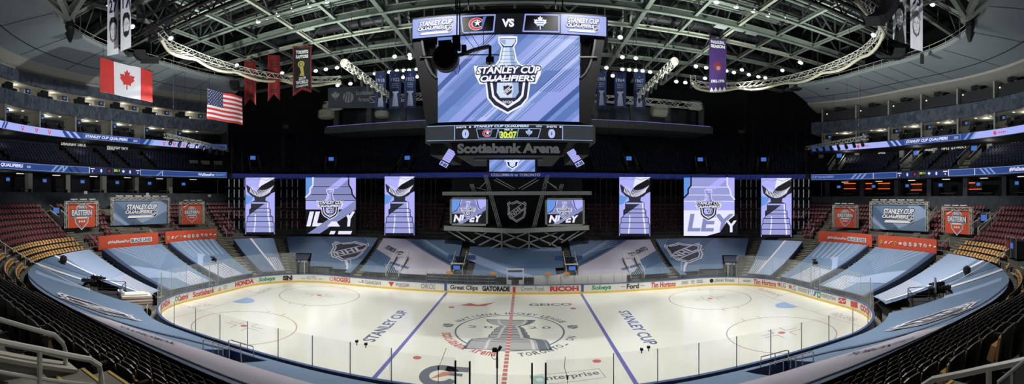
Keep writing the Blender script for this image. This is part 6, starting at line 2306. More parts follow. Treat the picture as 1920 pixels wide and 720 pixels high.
for sg, u0, u1, dz in ((-1, -56, -31.2, .15), (1, 31.2, 56, -.1)):
    E_ = EW[sg]
    ss = np.arange(u2s(u0, 20), u2s(u1, 20) - 5.9, 6.1)
    for k, s in enumerate(ss):
        u = s2u(s, 20)
        z = 20.1 + dz
        # lower suite bay
        mb = MB(); obox(mb, u, 22.2, z + 1.12, (.16, 4.2, 2.25)); obox(mb, u, 20.22, z + 1.14, (.26, .2, 2.2))
        struct(mb.build('wall_partition', 'partition'), 'cream partition between lower suites')
        um = s2u(s + 3.05, 20)
        glow(*PU(um, 22.6, z + 1.95), 45)
        if sg < 0:
            glow(*PU(um, 21.6, 25.2), 30)
        if k % 2 == 0:
            glow(*PU(um, 23.2, 18.6), 60 if sg > 0 else 22)
            glow(*PU(um, 23.5, 13.4 + dz), 30 if sg < 0 else 14)
        fitting('suite_television', 'small television glowing blue in the %s lower %s suite along from the near corner' % (nth('a' + E_) , E_), 'television', 'televisions in the lower suites',
                [('case', 'black', [(s2u(s + .8, 20), 20.9, z + 1.55, (1.1, .14, .7))]), ('screen', 'tv_blue', [(s2u(s + 1.0, 20), 20.81, z + 1.55, (.38, .02, .34))])])
        fitting('suite_bar', 'dark bar counter with glasses in the %s lower %s suite along from the near corner' % (nth('b' + E_), E_), 'counter', 'bar counters in the lower suites',
                [('body', 'black', [(um, 21.4, z + .53, (3.6, .5, 1.0))]), ('top', 'truss_dark', [(um, 21.35, z + 1.02, (3.7, .6, .05))]),
                 ('glassware', 'banner_white', [(um, 21.3, z + 1.1, (.12, .1, .16), -1.2 + rs.random()), (um, 21.3, z + 1.08, (.1, .1, .12), .4 + rs.random())])])
        for j in (-1, 1):
            fitting('suite_chair', 'dark high chair in the %s place along the lower %s suites' % (nth('c' + E_), E_), 'chair', 'dark high chairs in the lower suites',
                    [('back', 'soft_black', [(s2u(s + 3.05 + j * 1.15, 20), 20.75, z + 1.02, (.7, .1, .8))]), ('seat', 'black', [(s2u(s + 3.05 + j * 1.15, 20), 20.6, z + .55, (.7, .5, .12))]), ('leg', 'black', [(s2u(s + 3.05 + j * 1.15, 20), 20.6, z + .27, (.1, .1, .5))])])
        for j in (0, 1):
            fitting('ceiling_downlight', 'small round downlight, %s along the lower %s suite ceilings' % (nth('d' + E_), E_), 'ceiling light', 'downlights in the lower suites',
                    [('lamp', 'downlight', [(s2u(s + 2 + j * 2.4, 20), 21.6, z + 2.22, (.3, .3, .03))])])
        # upper suite bay
        zu = 24.0 if sg < 0 else 24.1
        hu = 1.6 if sg < 0 else 2.2
        if sg > 0:
            mb = MB(); obox(mb, u, 21.9, zu + hu / 2, (.14, 3.2, hu)); obox(mb, u, 20.1, zu + hu / 2, (.24, .2, hu))
            struct(mb.build('wall_partition', 'partition'), 'pale partition between upper suites')
            fitting('suite_window', 'dark glazed front in the %s upper east suite from the far end' % nth('w'), 'window', 'dark glazed fronts of the upper east suites',
                    [('glass', 'duct', [(um, 20.5, zu + .9, (5.6, .06, 1.5))]), ('sill', 'truss_dark', [(um, 20.4, zu + .2, (5.7, .2, .08))])])
            fitting('suite_loudspeaker', 'black loudspeaker and flag bracket hung in the %s upper east suite' % nth('x'), 'loudspeaker', 'black loudspeakers in the upper east suites',
                    [('cabinet', 'black', [(s2u(s + 2.6, 20), 20.3, zu + hu - .25, (.7, .5, .5))]), ('bracket', 'soft_black', [(s2u(s + 3.3, 20), 20.3, zu + hu - .3, (.9, .3, .25))])])
            fitting('suite_lamp', 'tiny white lamp in the %s upper east suite' % nth('y'), 'lamp', 'tiny lamps in the upper east suites', [('lamp', 'downlight', [(s2u(s + .7, 20), 20.4, zu + 1.3, (.16, .1, .16))])])
        else:
            for j, (a, w_, h_) in enumerate(((.5, .55, 1.0), (1.3, 1.0, 1.35), (2.2, .6, .7))):
                fitting('privacy_cabinet', 'dark upright cabinet, %s along the upper west suites' % nth('v'), 'cabinet', 'dark cabinets of the upper west suites',
                        [('body', 'soft_black', [(s2u(s + a, 20), 20.8, zu + .12 + h_ / 2, (w_, .5, h_))]), ('door', 'black_gloss', [(s2u(s + a, 20), 20.53, zu + .1 + h_ / 2, (w_ * .85, .03, h_ * .85))])])
            fitting('suite_picture', 'small framed picture on the cream wall, %s along the upper west suites' % nth('z'), 'picture', 'framed pictures in the upper west suites',
                    [('frame', 'black', [(s2u(s + 3.6, 20), 22.5, zu + .95, (.6, .06, .6))]), ('print', 'banner_white', [(s2u(s + 3.6, 20), 22.46, zu + .95, (.4, .02, .4))])])
            fitting('suite_television', 'small blue television on a bracket, %s along the upper west suites' % nth('t'), 'television', 'televisions in the upper west suites',
                    [('case', 'black', [(s2u(s + 4.9, 20), 21.2, zu + 1.1, (.8, .12, .6))]), ('screen', 'tv_blue', [(s2u(s + 4.9, 20), 21.13, zu + 1.1, (.4, .02, .3))])])
            fitting('suite_counter', 'low dark counter along the %s upper west suite' % nth('s'), 'counter', 'low counters of the upper west suites',
                    [('top', 'truss_dark', [(s2u(s + 4.2, 20), 20.6, zu + .32, (3.0, .5, .06))]), ('front', 'soft_black', [(s2u(s + 4.2, 20), 20.5, zu + .2, (2.8, .1, .35))])])
        # concourse behind the lower bowl
        zc = 11.0 + dz
        mb = MB(); obox(mb, u, 22.5, zc + 1.6, (.75, .75, 3.2))
        struct(mb.build('pillar', 'partition' if sg < 0 else 'fascia'), 'concourse pillar')
        fitting('concourse_television', 'blue television hanging in the dark %s concourse, %s from the near corner' % (E_, nth('e' + E_)), 'television', 'televisions in the lower concourse',
                [('case', 'black', [(s2u(s + 2.2, 20), 22.0, zc + 2.2, (1.1, .12, .75))]), ('screen', 'tv_blue', [(s2u(s + 2.2, 20), 21.93, zc + 2.2, (.62, .02, .42))])])
        fitting('concourse_light', 'pale strip light under the %s concourse ceiling, %s from the near corner' % (E_, nth('f' + E_)), 'ceiling light', 'strip lights in the lower concourse',
                [('tube', 'downlight', [(s2u(s + 3.6, 20), 21.2, zc + 2.95, (1.2, .16, .06))]), ('housing', 'steel', [(s2u(s + 3.6, 20), 21.2, zc + 3.02, (1.4, .3, .08))])])
        fitting('table', 'dark concourse table on the %s side, %s from the near corner' % (E_, nth('g' + E_)), 'table', 'dark tables along the lower concourse',
                [('table_top', 'truss_dark', [(s2u(s + 4.2, 20), 21.0, zc + .95, (2.4, .8, .06))]), ('leg', 'black', [(s2u(s + 3.3, 20), 21.0, zc + .46, (.08, .6, .92))]), ('leg', 'black', [(s2u(s + 5.1, 20), 21.0, zc + .46, (.08, .6, .92))])])
# glowing heaters in the east concourse
for i, (pa, pb, py) in enumerate(((1582, 1604, 349), (1623, 1635, 349), (1646, 1668, 349), (1708, 1728, 351), (1812, 1840, 349))):
    p, q = ato(pa, py, 22.6), ato(pb, py, 22.6)
    ua, ub = uof(p.x, p.y), uof(q.x, q.y)
    z_ = p.z
    t = thing('bar_heater', 'glowing orange bar heater in the dark east concourse, %s from the stage' % ORD(i + 1), 'heater', tuple(PU(ua, 22.6, z_)), group='orange heaters in the east concourse')
    MB().ring([(22.55, z_ + .38), (22.55, z_ + .52), (22.7, z_ + .52), (22.7, z_ + .38)], [ua, (ua + ub) / 2, ub]).build('element', 'heater', t)
    MB().ring([(22.55, z_ - .5), (22.55, z_ - .4), (22.7, z_ - .4), (22.7, z_ - .5)], [ua, (ua + ub) / 2, ub]).build('element', 'heater', t)
    MB().ring([(22.7, z_ - .55), (22.7, z_ + .55), (22.8, z_ + .55), (22.8, z_ - .55)], [ua, (ua + ub) / 2, ub]).build('backing', 'raptor_dark', t)

# lettering on the rear walls of the upper stands
def wall_sign(txt, px0, px1, py0, py1, o, label, m='sign_white_glow'):
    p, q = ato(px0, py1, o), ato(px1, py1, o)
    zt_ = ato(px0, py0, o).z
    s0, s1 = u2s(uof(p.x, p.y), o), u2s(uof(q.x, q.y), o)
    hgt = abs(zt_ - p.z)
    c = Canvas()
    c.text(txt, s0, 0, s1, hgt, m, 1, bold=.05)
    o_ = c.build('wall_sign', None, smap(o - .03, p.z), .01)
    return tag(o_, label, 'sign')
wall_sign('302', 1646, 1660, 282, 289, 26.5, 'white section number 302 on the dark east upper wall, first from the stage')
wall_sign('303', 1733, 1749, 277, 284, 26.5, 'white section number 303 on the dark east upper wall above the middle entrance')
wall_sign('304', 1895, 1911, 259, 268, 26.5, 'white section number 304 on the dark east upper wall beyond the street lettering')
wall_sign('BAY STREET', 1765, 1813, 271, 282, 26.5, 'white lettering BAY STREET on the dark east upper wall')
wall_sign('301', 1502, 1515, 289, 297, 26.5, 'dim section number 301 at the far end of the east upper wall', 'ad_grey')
wall_sign('DRAUGHT DECK', 115, 162, 266, 272, 25.5, 'pale lettering DRAUGHT DECK on the west upper wall, nearer the near corner', 'sign_white_glow')
wall_sign('DRAUGHT DECK', 201, 241, 273, 281, 25.5, 'pale lettering DRAUGHT DECK on the west upper wall, further towards the stage', 'sign_white_glow')
wall_sign('310', 531, 541, 234, 241, 36.8, 'dim section number 310 high on the far wall, west half', 'ad_grey')
wall_sign('324', 1384, 1396, 244, 250, 36.8, 'dim section number 324 high on the far wall, east half', 'ad_grey')
for px_ in (1540, 1608, 1692, 1755, 1857):
    p = ato(px_, 280, 26.2)
    u = uof(p.x, p.y)
    mb = MB(); obox(mb, u, 26.1, 17.4, (.9, .5, 3.6))
    struct(mb.build('column', 'cream'), 'cream column at the back of the east upper stand')
# entrances to the upper stands, each with a blue lit sign
for i, (px_, py_, o, lit) in enumerate(VP):
    p = ato(px_, py_, o)
    u = uof(p.x, p.y)
    zb = up_z(o) - 1.6
    t = thing('stand_entrance', 'entrance in the %s upper stand with a small blue lit sign, %s from the west' % (('far', 'east')[lit], ORD(sorted(VP).index(VP[i]) + 1)), 'entrance', tuple(PU(u, o, zb)))
    wm = 'concrete' if lit else 'terrace'
    tt = TU(u)
    for s_ in (-1, 1):
        a, b = PU(u, o - 3.0, zb + .2) + tt * s_ * .95, PU(u, o + .2, zb + .2) + tt * s_ * .95
        mb = MB().hexa([a, b, b + tt * .18, a + tt * .18], [a + Zv * .5, b + Zv * 2.5, b + tt * .18 + Zv * 2.5, a + tt * .18 + Zv * .5])
        mb.build('side_wall', wm, t)
        mb = MB().tube([a + Zv * 1.0, b + Zv * 3.1], .05, 5)
        mb.build('handrail', 'rail_white', t)
    mb = MB()
    for k in range(6):
        obox(mb, u, o - 3.6 + .5 * k, zb - .9 + .33 * k, (1.6, .5, .4))
    mb.build('step', wm, t)
    mb = MB(); obox(mb, u, o + .1, zb + 1.4, (1.9, .1, 2.3)); mb.build('opening', 'recess', t)
    mb = MB(); obox(mb, u, o - .05, p.z, (1.3, .12, .95)); sc_ = mb.build('sign_case', 'black', t)
    mb = MB(); obox(mb, u, o - .12, p.z, (.95, .03, .68)); mb.build('sign_face', 'tv_blue', sc_)
p = ato(683, 311, 24)
u = uof(p.x, p.y)
for k in range(4):
    q = ato(667 + k * 11, 311, 24)
    fitting('monitor', 'small blue monitor on a desk in the far upper stand, %s of four' % ORD(k + 1), 'monitor', 'row of four small blue monitors',
            [('case', 'black', [(uof(q.x, q.y), 24.1, q.z, (.75, .1, .7))]), ('screen', 'tv_blue', [(uof(q.x, q.y), 24.03, q.z, (.55, .02, .5))])])
fitting('monitor_desk', 'pale desk under the row of four monitors in the far upper stand', 'desk', None, [('top', 'concrete', [(u, 24.2, p.z - .55, (5.0, .7, .08))]), ('front', 'terrace', [(u, 23.9, p.z - 1.1, (4.9, .08, 1.0))]), ('leg', 'black', [(u, 24.3, p.z - 1.2, (.1, .4, 1.2), 2.2), (u, 24.3, p.z - 1.2, (.1, .4, 1.2), -2.2)])])
# loge tables in the far end of the west upper stand
for k, px_ in enumerate((362, 384, 408)):
    p = ato(px_, 302, 22.5)
    u = uof(p.x, p.y)
    fitting('loge_table', 'pale loge table in the west upper stand, %s from the near side' % ORD(k + 1), 'table', 'loge tables in the west upper stand',
            [('table_top', 'cream', [(u, 22.5, 17.5, (1.6, .5, .06))]), ('panel', 'concrete', [(u, 22.2, 17.15, (1.6, .06, .6))]), ('leg', 'black', [(u, 22.5, 16.9, (.08, .3, 1.2), .6)]), ('leg', 'black', [(u, 22.5, 16.9, (.08, .3, 1.2), -.6)])])
# section plates on the west parapet
for k, (px_, py_) in enumerate(((161, 361), (277, 364), (393, 367))):
    p = ato(px_, py_, 20.25)
    fitting('section_plate', 'small white section plate on the west parapet, %s from the near side' % ORD(k + 1), 'sign', 'white section plates on the west parapet', [('plate', 'banner_white', [(uof(p.x, p.y), 20.27, p.z, (.55, .03, .4))])])

# ================================================================ things hung from the roof
def cable(mb, p, top=31., r=.02):
    mb.tube([p, (p[0], p[1], top)], r, 4)
# ---- floodlights
def flood_proto():
    t = thing('floodlight', 'x', 'floodlight', group='floodlights in the roof steel')
    a = link('reflector', MB().lathe([(.10, .42), (.16, .40), (.22, .2), (.34, .02), (.36, 0), (.33, 0)], n=12).mesh('reflector', 'steel'), t, False)
    b = link('lens', MB().lathe([(.26, .02), (.24, -.06), (.16, -.13), (.02, -.16)], n=12).mesh('lens', 'lens'), a, False)
    d = link('yoke', MB().box((0, 0, .75), (.08, .08, .7)).box((0, 0, .46), (.5, .08, .06)).mesh('yoke', 'truss_dark'), t, False)
    kids(t, a, d)
    kids(a, b)
    return t
def flood_warm():
    t = flood_proto()
    ln = KIDS[KIDS[t.name][0].name][0]
    ln.data = ln.data.copy()
    ln.data.materials[0] = M['lens_warm']
    return t
LAMPS = [(484, 40, 2.8), (500, 33, 2.8), (521, 27, 2.8), (549, 18, 2.8), (580, 10, 2.8), (613, 2, 2.8),
         (1343, 3, 2.8), (1380, 12, 2.8), (1412, 20, 2.8), (1440, 28, 2.8), (1470, 35, 2.8),
         (703, 138, 21), (730, 135, 21), (744, 133, 21), (757, 132, 21), (767, 132, 21), (781, 130, 21), (756, 145, 21.5), (782, 144, 21.5),
         (1137, 127, 21), (1167, 130, 21), (1180, 131, 21), (1192, 132, 21), (1205, 133, 21), (1219, 135, 21), (1247, 139, 21),
         (633, 160, 20), (657, 157, 20), (1268, 153, 20), (1322, 147, 20), (592, 133, 17), (611, 130, 17), (632, 127, 17), (529, 137, 17), (444, 122, 12),
         (740, 106, 18), (768, 103, 18), (769, 109, 18), (1167, 107, 18), (1192, 109, 18), (1163, 70, 12), (1305, 124, 18), (1324, 127, 18), (1362, 133, 18), (1376, 136, 18), (1391, 131, 18), (1404, 140, 18), (1422, 144, 18), (1435, 146, 18), (1467, 132, 14), (1500, 117, 12),
         (248, 50, -8.2), (201, 14, -10), (1748, 8, -10), (1638, 66, -5.0), (320, 72, -4.5), (1305, 125, 20), (1502, 118, 14)]
WARM = [(1149, 142, 21), (1285, 155, 20)]
fp, fw = None, None
order = sorted(LAMPS + WARM)
for i, q in enumerate(order):
    warm = q in WARM
    if warm:
        t = flood_warm() if fw is None else copy_tree(fw)
        fw = fw or t
    else:
        t = flood_proto() if fp is None else copy_tree(fp)
        fp = fp or t
    p = aty(*q)
    t.location = p
    d = Vector((CX * .4 - p.x, -8 - p.y, 0)).normalized()
    t.rotation_euler = (math.radians(-24) * d.y * -1, math.radians(24) * -d.x * 1, 0)
    t['label'] = ('bright %s floodlight under the roof trusses, %s from the west of all the floodlights' % ('warm orange' if warm else 'white', ORD(i + 1)))
# ---- flags
def wave(q, W, H, amp, n=3.0):
    f = quadmap(*q, W, H)
    nn = (Vector(q[1]) - Vector(q[0])).cross(Vector(q[2]) - Vector(q[0])).normalized()
    return lambda x, y, h: f(x, y, h) + nn * amp * sin(x / W * PI * n + y / H * 1.2)
def hung(name, label, cat, corners, W, H, art, amp=.12, base='flag_white', group=None, back=None, nx=14, ny=10, rod='black', drop=31.0):
    """a cloth hung from a rod: corners p00,p10,p01,p11; art draws in W x H units"""
    q = [Vector(c_) for c_ in corners]
    t = thing(name, label, cat, tuple((q[2] + q[3]) / 2), group=group)
    f = wave(q, W, H, amp)
    mb = MB()
    G = [[f(W * i / nx, H * j / ny, -.01) for i in range(nx + 1)] for j in range(ny + 1)]
    nn = (q[1] - q[0]).cross(q[2] - q[0]).normalized()
    vs = [p for r_ in G for p in r_]
    fs = [(j * (nx + 1) + i, j * (nx + 1) + i + 1, (j + 1) * (nx + 1) + i + 1, (j + 1) * (nx + 1) + i) for j in range(ny) for i in range(nx)]
    mb.add(vs, fs).add([p - nn * .02 for p in vs], [x[::-1] for x in fs])
    c = Canvas()
    edge = art(c)
    if edge is None:
        mb.build('cloth', base, t)
    c.build('print' if edge is None else 'cloth', t, f, .008, xs=[W * i / nx for i in range(1, nx)], ys=[H * j / ny for j in range(1, ny)])
    mb = MB().tube([q[2] + (q[2] - q[3]).normalized() * .12, q[3] + (q[3] - q[2]).normalized() * .12], .04, 6)
    mb.build('rod', rod, t)
    mb = MB()
    for k in (.06, .94):
        p = q[2].lerp(q[3], k)
        mb.tube([p, (p.x, p.y, max(drop, p.z + .6))], .018, 4)
    mb.each('cable', 'black', t)
    return t
def quad_px(a, b, ta, tb):
    """corners from pixels: a = (px,ytop,ybot) left edge, b right edge, at distances ta, tb"""
    L0, L1, R0, R1 = at(a[0], a[2], ta), at(a[0], a[1], ta), at(b[0], b[2], tb), at(b[0], b[1], tb)
    return (L0, R0, L1, R1)
def art(c):
    c.rect(0, 0, 50, 100, 'flag_red', 1); c.rect(150, 0, 200, 100, 'flag_red', 1)
    c.poly([(100 + a * 37, 45 + b * 40) for a, b in LEAF], 'flag_red', 2)
hung('canadian_flag', 'large Canadian flag with a red maple leaf hanging under the west roof', 'flag', quad_px((187, 108, 172), (286, 134, 192), 43, 47.5), 200, 100, art, .10)
def art(c):
    for i in range(0, 13, 2):
        c.rect(0, 100 * i / 13, 190, 100 * (i + 1) / 13, 'flag_red', 1)
    c.rect(0, 100 * 6 / 13, 84, 100, 'flag_navy', 2)
    for j in range(9):
        for i in range(6 if j % 2 == 0 else 5):
            x, y = 7 + i * 14 + (7 if j % 2 else 0), 50.5 + j * 5.8
            c.poly([(x + (2.6 if k % 2 == 0 else 1.1) * cos(PI / 2 + k * PI / 5), y + (2.6 if k % 2 == 0 else 1.1) * sin(PI / 2 + k * PI / 5)) for k in range(10)], 'flag_white', 3)
hung('american_flag', 'flag of the United States hanging under the west roof near the far corner', 'flag', quad_px((388, 166, 222), (455, 182, 234), 49, 52.8), 190, 100, art, .10)
# ---- championship banners
def fork(m):
    def edge(c, W, H, d):
        c.poly([(0, d * 0), (W * .5, d), (W, 0), (W, H), (0, H)], m, 0)
    return edge
def ball(c, x, y, r, m, mb_):
    c.poly(circ(x, y, r), m, 2)
    for k in (-.5, 0, .5):
        c.line([(x + k * r * 1.1 - r * .25, y - r * .8), (x + k * r * .8, y + r * .75)], r * .2, mb_, 3)
def raptor(main):
    def art(c):
        c.poly([(0, 0), (14, 16), (28, 0), (28, 100), (0, 100)], 'raptor_red', 0)
        for yy in (86, 80, 74, 24, 20):
            c.rect(5, yy, 23, yy + 2.2, 'raptor_dark', 2)
        ball(c, 14, 52, 7.5, 'raptor_dark', 'raptor_red')
        return True
    return art
hung('championship_banner', 'plain red basketball banner with a forked hem, further west of the pair', 'banner', quad_px((458, 114, 199), (480, 116, 197), 56, 56), 28, 100, raptor(0), .05)
hung('championship_banner', 'plain red basketball banner with a forked hem, beside the black banner', 'banner', quad_px((502, 103, 191), (525, 104, 189), 54, 54), 28, 100, raptor(0), .05)
def art(c):
    c.poly([(0, 0), (18, 10), (36, 0), (36, 94), (0, 94)], 'raptor_red', 0)
    c.poly([(2, 6), (18, 15), (34, 6), (34, 92), (2, 92)], 'champ_black', 1)
    c.text('TORONTO', 6, 80, 30, 87, 'banner_white', 2, bold=.06)
    c.text('RAPTORS', 6, 71, 30, 78, 'banner_white', 2, bold=.06)
    c.poly(circ(16, 60, 6.5), 'champ_gold', 2)
    c.poly([(13, 54), (20, 54), (22, 36), (12, 38), (16, 44)], 'champ_gold', 2)
    c.band(circ(16, 60, 4), circ(16, 60, 3), 'champ_black', 3)
    c.text('2019', 11, 29, 25, 35, 'banner_white', 2, bold=.04)
    c.text('WORLD', 6, 21, 30, 28, 'banner_white', 2, bold=.07)
    c.text('CHAMPIONS', 6, 15.5, 30, 19.5, 'banner_white', 2, bold=.04)
    return True
hung('championship_banner', 'black banner with red border reading TORONTO RAPTORS 2019 WORLD CHAMPIONS', 'banner', quad_px((549, 88, 181), (584, 87, 174), 52, 52), 36, 94, art, .05)
def art(c):
    zz = [(0, 0)] + [(i * 34 / 8, 6 if i % 2 else 0) for i in range(1, 8)] + [(34, 0)]
    c.poly(zz + [(34, 100), (0, 100)], 'purple', 0)
    for i in range(4):
        c.poly([(i * 8.5, 0), (i * 8.5 + 8.5, 0), (i * 8.5 + 4.25, 8)], 'banner_white', 1)
    c.text('INAUGURAL', 3, 90, 31, 96, 'banner_white', 2, bold=.04)
    c.text('SEASON', 3, 82, 31, 88, 'banner_white', 2, bold=.06)
    c.poly(circ(17, 47, 7.5, 9), 'raptor_red', 2); c.poly(circ(18, 44, 4, 4), 'print_grey', 3)
    c.text('1995-1996', 4, 16, 30, 22, 'banner_white', 2, bold=.03)
    return True
hung('inaugural_banner', 'purple banner reading INAUGURAL SEASON 1995-1996 with a zigzag hem', 'banner', quad_px((1330, 70, 172), (1362, 75, 170), 50, 50), 34, 100, art, .05)
def champ(year):
    def art(c):
        c.rect(0, 0, 30, 90, 'leaf_blue', 0)
        if year:
            c.text(year, 4, 66, 26, 75, 'banner_grey', 2, bold=.03)
        for yy in (60, 56, 51):
            c.rect(7, yy, 23, yy + 1.6, 'print_grey', 2)
        c.poly([(15 + a * 2, 80 + b * 2.5) for a, b in LEAF], 'banner_grey', 2)
        prof = [(.0, .5), (.42, .5), (.4, .42), (.2, .34), (.22, .2), (.28, .1), (.3, -.1), (.34, -.12), (.36, -.4), (.44, -.5), (0, -.5)]
        c.poly([(15 + a * 20, 24 + b * 36) for a, b in prof] + [(15 - a * 20, 24 + b * 36) for a, b in prof[-2:0:-1]], 'banner_grey', 2)
        for yy in (8, 14, 20, 27):
            c.rect(8.5, yy, 21.5, yy + .8, 'print_grey', 3)
        return True
    return art
for i, (pa, pb, yt, yb, yr) in enumerate(((703, 724, 136, 205, '1918'), (730, 752, 134, 204, '1922'), (758, 780, 133, 203, '1932'), (1119, 1137, 133, 202, '1963'), (1152, 1174, 136, 203, '1964'), (1188, 1210, 137, 205, '1967'))):
    hung('championship_banner', 'dark blue championship banner for %s with a pale trophy' % yr, 'banner', quad_px((pa, yt, yb), (pb, yt, yb), 55.5, 55.5), 30, 90, champ(yr), .04, group='blue championship banners')
def player(num, kind):
    def art(c):
        c.rect(0, 0, 24, 130, 'flag_white', 0)
        c.text(num, 3.5, 76, 20.5, 100, 'leaf_blue', 2, bold=.03)
        # engraved style portrait, generic
        cx_ = 12
        if kind == 'hat':
            c.poly([(3, 55), (5, 64), (12, 69), (19, 64), (21, 52), (17, 55), (8, 56)], 'print_grey', 2)
        elif kind == 'long':
            c.poly([(4, 40), (3, 60), (8, 70), (17, 70), (21, 58), (20, 36), (16, 44), (8, 44)], 'champ_black', 2)
            c.poly([(2, 0), (6, 30), (12, 20), (18, 30), (22, 0)], 'champ_black', 2)
        else:
            c.poly([(4, 44), (4, 60), (8, 68), (16, 68), (20, 60), (20, 44)], 'champ_black', 2)
        c.poly(circ(cx_, 42, 7.2, 17), 'print_grey', 3)
        c.poly(circ(cx_ + .6, 43, 6.0, 15), 'flag_white', 4)
        for s_ in (-1, 1):
            c.rect(cx_ + s_ * 2.8 - 1.4, 46, cx_ + s_ * 2.8 + 1.4, 47.2, 'champ_black', 5)
            c.rect(cx_ + s_ * 2.8 - 1.6, 49, cx_ + s_ * 2.8 + 1.6, 49.8, 'print_grey', 5)
        c.line([(cx_ + .4, 46), (cx_ - .6, 39), (cx_ + 1, 38.4)], .6, 'print_grey', 5)
        c.rect(cx_ - 2.2, 33, cx_ + 2.4, 34, 'print_grey', 5)
        if kind == 'beard':
            c.poly([(5, 38), (7, 26), (12, 22), (17, 26), (19, 38), (16, 33), (8, 33)], 'champ_black', 5)
        if kind != 'long':
            c.line([(cx_ - 6.5, 40), (cx_ - 5, 28), (cx_, 23), (cx_ + 5, 28), (cx_ + 6.5, 40)], 1.1, 'champ_black', 5)
        return True
    return art
hung('player_banner', 'white player banner numbered 27 with a dark printed portrait, west roof', 'banner', quad_px((201, -30, 105), (222, -34, 101), 40, 41.5), 24, 130, player('27', 'round'), .03)
hung('player_banner', 'white player banner numbered 17 with a moustached printed portrait, west roof', 'banner', quad_px((226, -38, 97), (246, -40, 88), 40.5, 42), 24, 130, player('17', 'beard'), .03)
hung('player_banner', 'white player banner with a long haired printed portrait, beside the loudspeaker array', 'banner', quad_px((1674, -60, 74), (1699, -62, 82), 40, 40), 24, 130, player('7', 'long'), .03)
hung('player_banner', 'white player banner numbered 93 with a printed portrait in a cap, east roof', 'banner', quad_px((1707, -50, 90), (1730, -45, 97), 40, 39), 24, 130, player('93', 'hat'), .03)
# grey sponsor scrim far behind with a leaf, a ball and lettering
t = thing('scrim_banner', 'dim grey scrim with a leaf, a ball and lettering hanging at the far west roof', 'banner', tuple(at(660, 190, 62)))
q = quad_px((615, 165, 203), (706, 160, 203), 62, 62)
mb = MB(); slab(mb, q[0], q[1], q[2], q[3], .04); mb.build('cloth', 'fascia', t)
c = Canvas()
c.poly([(14 + a * 11, 22 + b * 11) for a, b in LEAF], 'ad_grey', 1)
ball(c, 38, 20, 10, 'ad_grey', 'fascia')
c.text('Scotiabank', 52, 24, 88, 32, 'ad_grey', 1, bold=.02); c.text('Arena', 56, 12, 78, 20, 'ad_grey', 1, bold=.02)
c.build('print', t, quadmap(*q, 91, 40), .02)
# ---- lattice trusses
def box_truss(mb, pts, e=.3, r=.035, br=.02, step=.6):
    pts = [Vector(p) for p in pts]
    ch = []
    for i, p in enumerate(pts):
        d = (pts[min(i + 1, len(pts) - 1)] - pts[max(i - 1, 0)]).normalized()
        s_ = d.cross(Zv).normalized()
        ch.append([p + s_ * a * e + Zv * b * e for a, b in ((-1, -1), (1, -1), (1, 1), (-1, 1))])
    for k in range(4):
        mb.tube([c_[k] for c_ in ch], r, 4)
    for a, b in zip(ch, ch[1:]):
        L_ = (a[0] - b[0]).length
        n = max(1, round(L_ / step))
        for i in range(n):
            for k in range(4):
                p, q_ = a[k].lerp(b[k], i / n), a[(k + 1) % 4].lerp(b[(k + 1) % 4], (i + 1) / n)
                if i % 2: p, q_ = a[(k + 1) % 4].lerp(b[(k + 1) % 4], i / n), a[k].lerp(b[k], (i + 1) / n)
                mb.bar(p, q_, br * 2)
    return mb
def smooth(P, n=4):
    out = []
    for i in range(len(P) - 1):
        p0, p1, p2, p3 = P[max(i - 1, 0)], P[i], P[i + 1], P[min(i + 2, len(P) - 1)]
        for k in range(n):
            t = k / n
            out.append(.5 * ((2 * p1) + (p2 - p0) * t + (2 * p0 - 5 * p1 + 4 * p2 - p3) * t * t + (3 * p1 - p0 - 3 * p2 + p3) * t ** 3))
    return out + [P[-1]]
for nm, pts in (('west', ((302, 66), (318, 83), (345, 95), (380, 109), (420, 122), (455, 132), (500, 141), (545, 147), (600, 150), (640, 148))),
                ('east', ((1606, -6), (1628, 12), (1650, 32), (1656, 55), (1640, 78), (1615, 99), (1580, 116), (1540, 131), (1490, 145), (1440, 154), (1400, 159), (1350, 161), (1305, 157), (1299, 146)))):
    P = smooth([atz(a, b, 27.0) for a, b in pts], 3)
    t = thing('oval_truss', 'curved pale lattice truss with cream cable swags under the %s roof' % nm, 'truss', tuple(P[0]))
    box_truss(MB(), P, .32, .05, .03, .75).build('lattice', 'alu', t)
    mb = MB()
    sw = []
    tot = 0
    for i, p in enumerate(P):
        tot += (p - P[i - 1]).length if i else 0
        sw.append(p - Zv * (.40 + .42 * abs(sin(tot / 2.2))))
    mb.tube(smooth(sw, 2), .17, 7)
    mb.build('cable_swag', 'swag', t)
    mb = MB()
    for p in P[2::5]:
        cable(mb, p, 31.2, .03)
    mb.each('hanger', 'black', t)
for nm, a, b, ta, tb in (('west', (645, 118), (735, 185), 42.4, 57.6), ('east', (1265, 115), (1194, 184), 41.9, 57)):
    p, q = at(*a, ta), at(*b, tb)
    t = thing('lighting_truss', 'pale lattice lighting truss pointing away from the camera under the %s roof' % nm, 'truss', tuple(p))
    box_truss(MB(), [p, q], .3, .05, .03, .6).build('lattice', 'alu', t)
    mb = MB().lathe([(.16, -.05), (.42, -.05), (.42, .05), (.16, .05)], p, 14, Matrix.Rotation(PI / 2, 3, 'X'))
    mb.build('end_ring', 'alu', t)
    mb = MB(); cable(mb, p.lerp(q, .12)); cable(mb, p.lerp(q, .8)); mb.each('hanger', 'black', t)
    for k in range(7):
        m_ = p.lerp(q, .18 + .12 * k)
        MB().lathe([(.12, 0), (.22, -.2), (.22, -.7), (.16, -.75)], m_ - Zv * .4, 8, Matrix.Rotation(.4, 3, 'X')).build('spotlight', 'black_gloss', t)
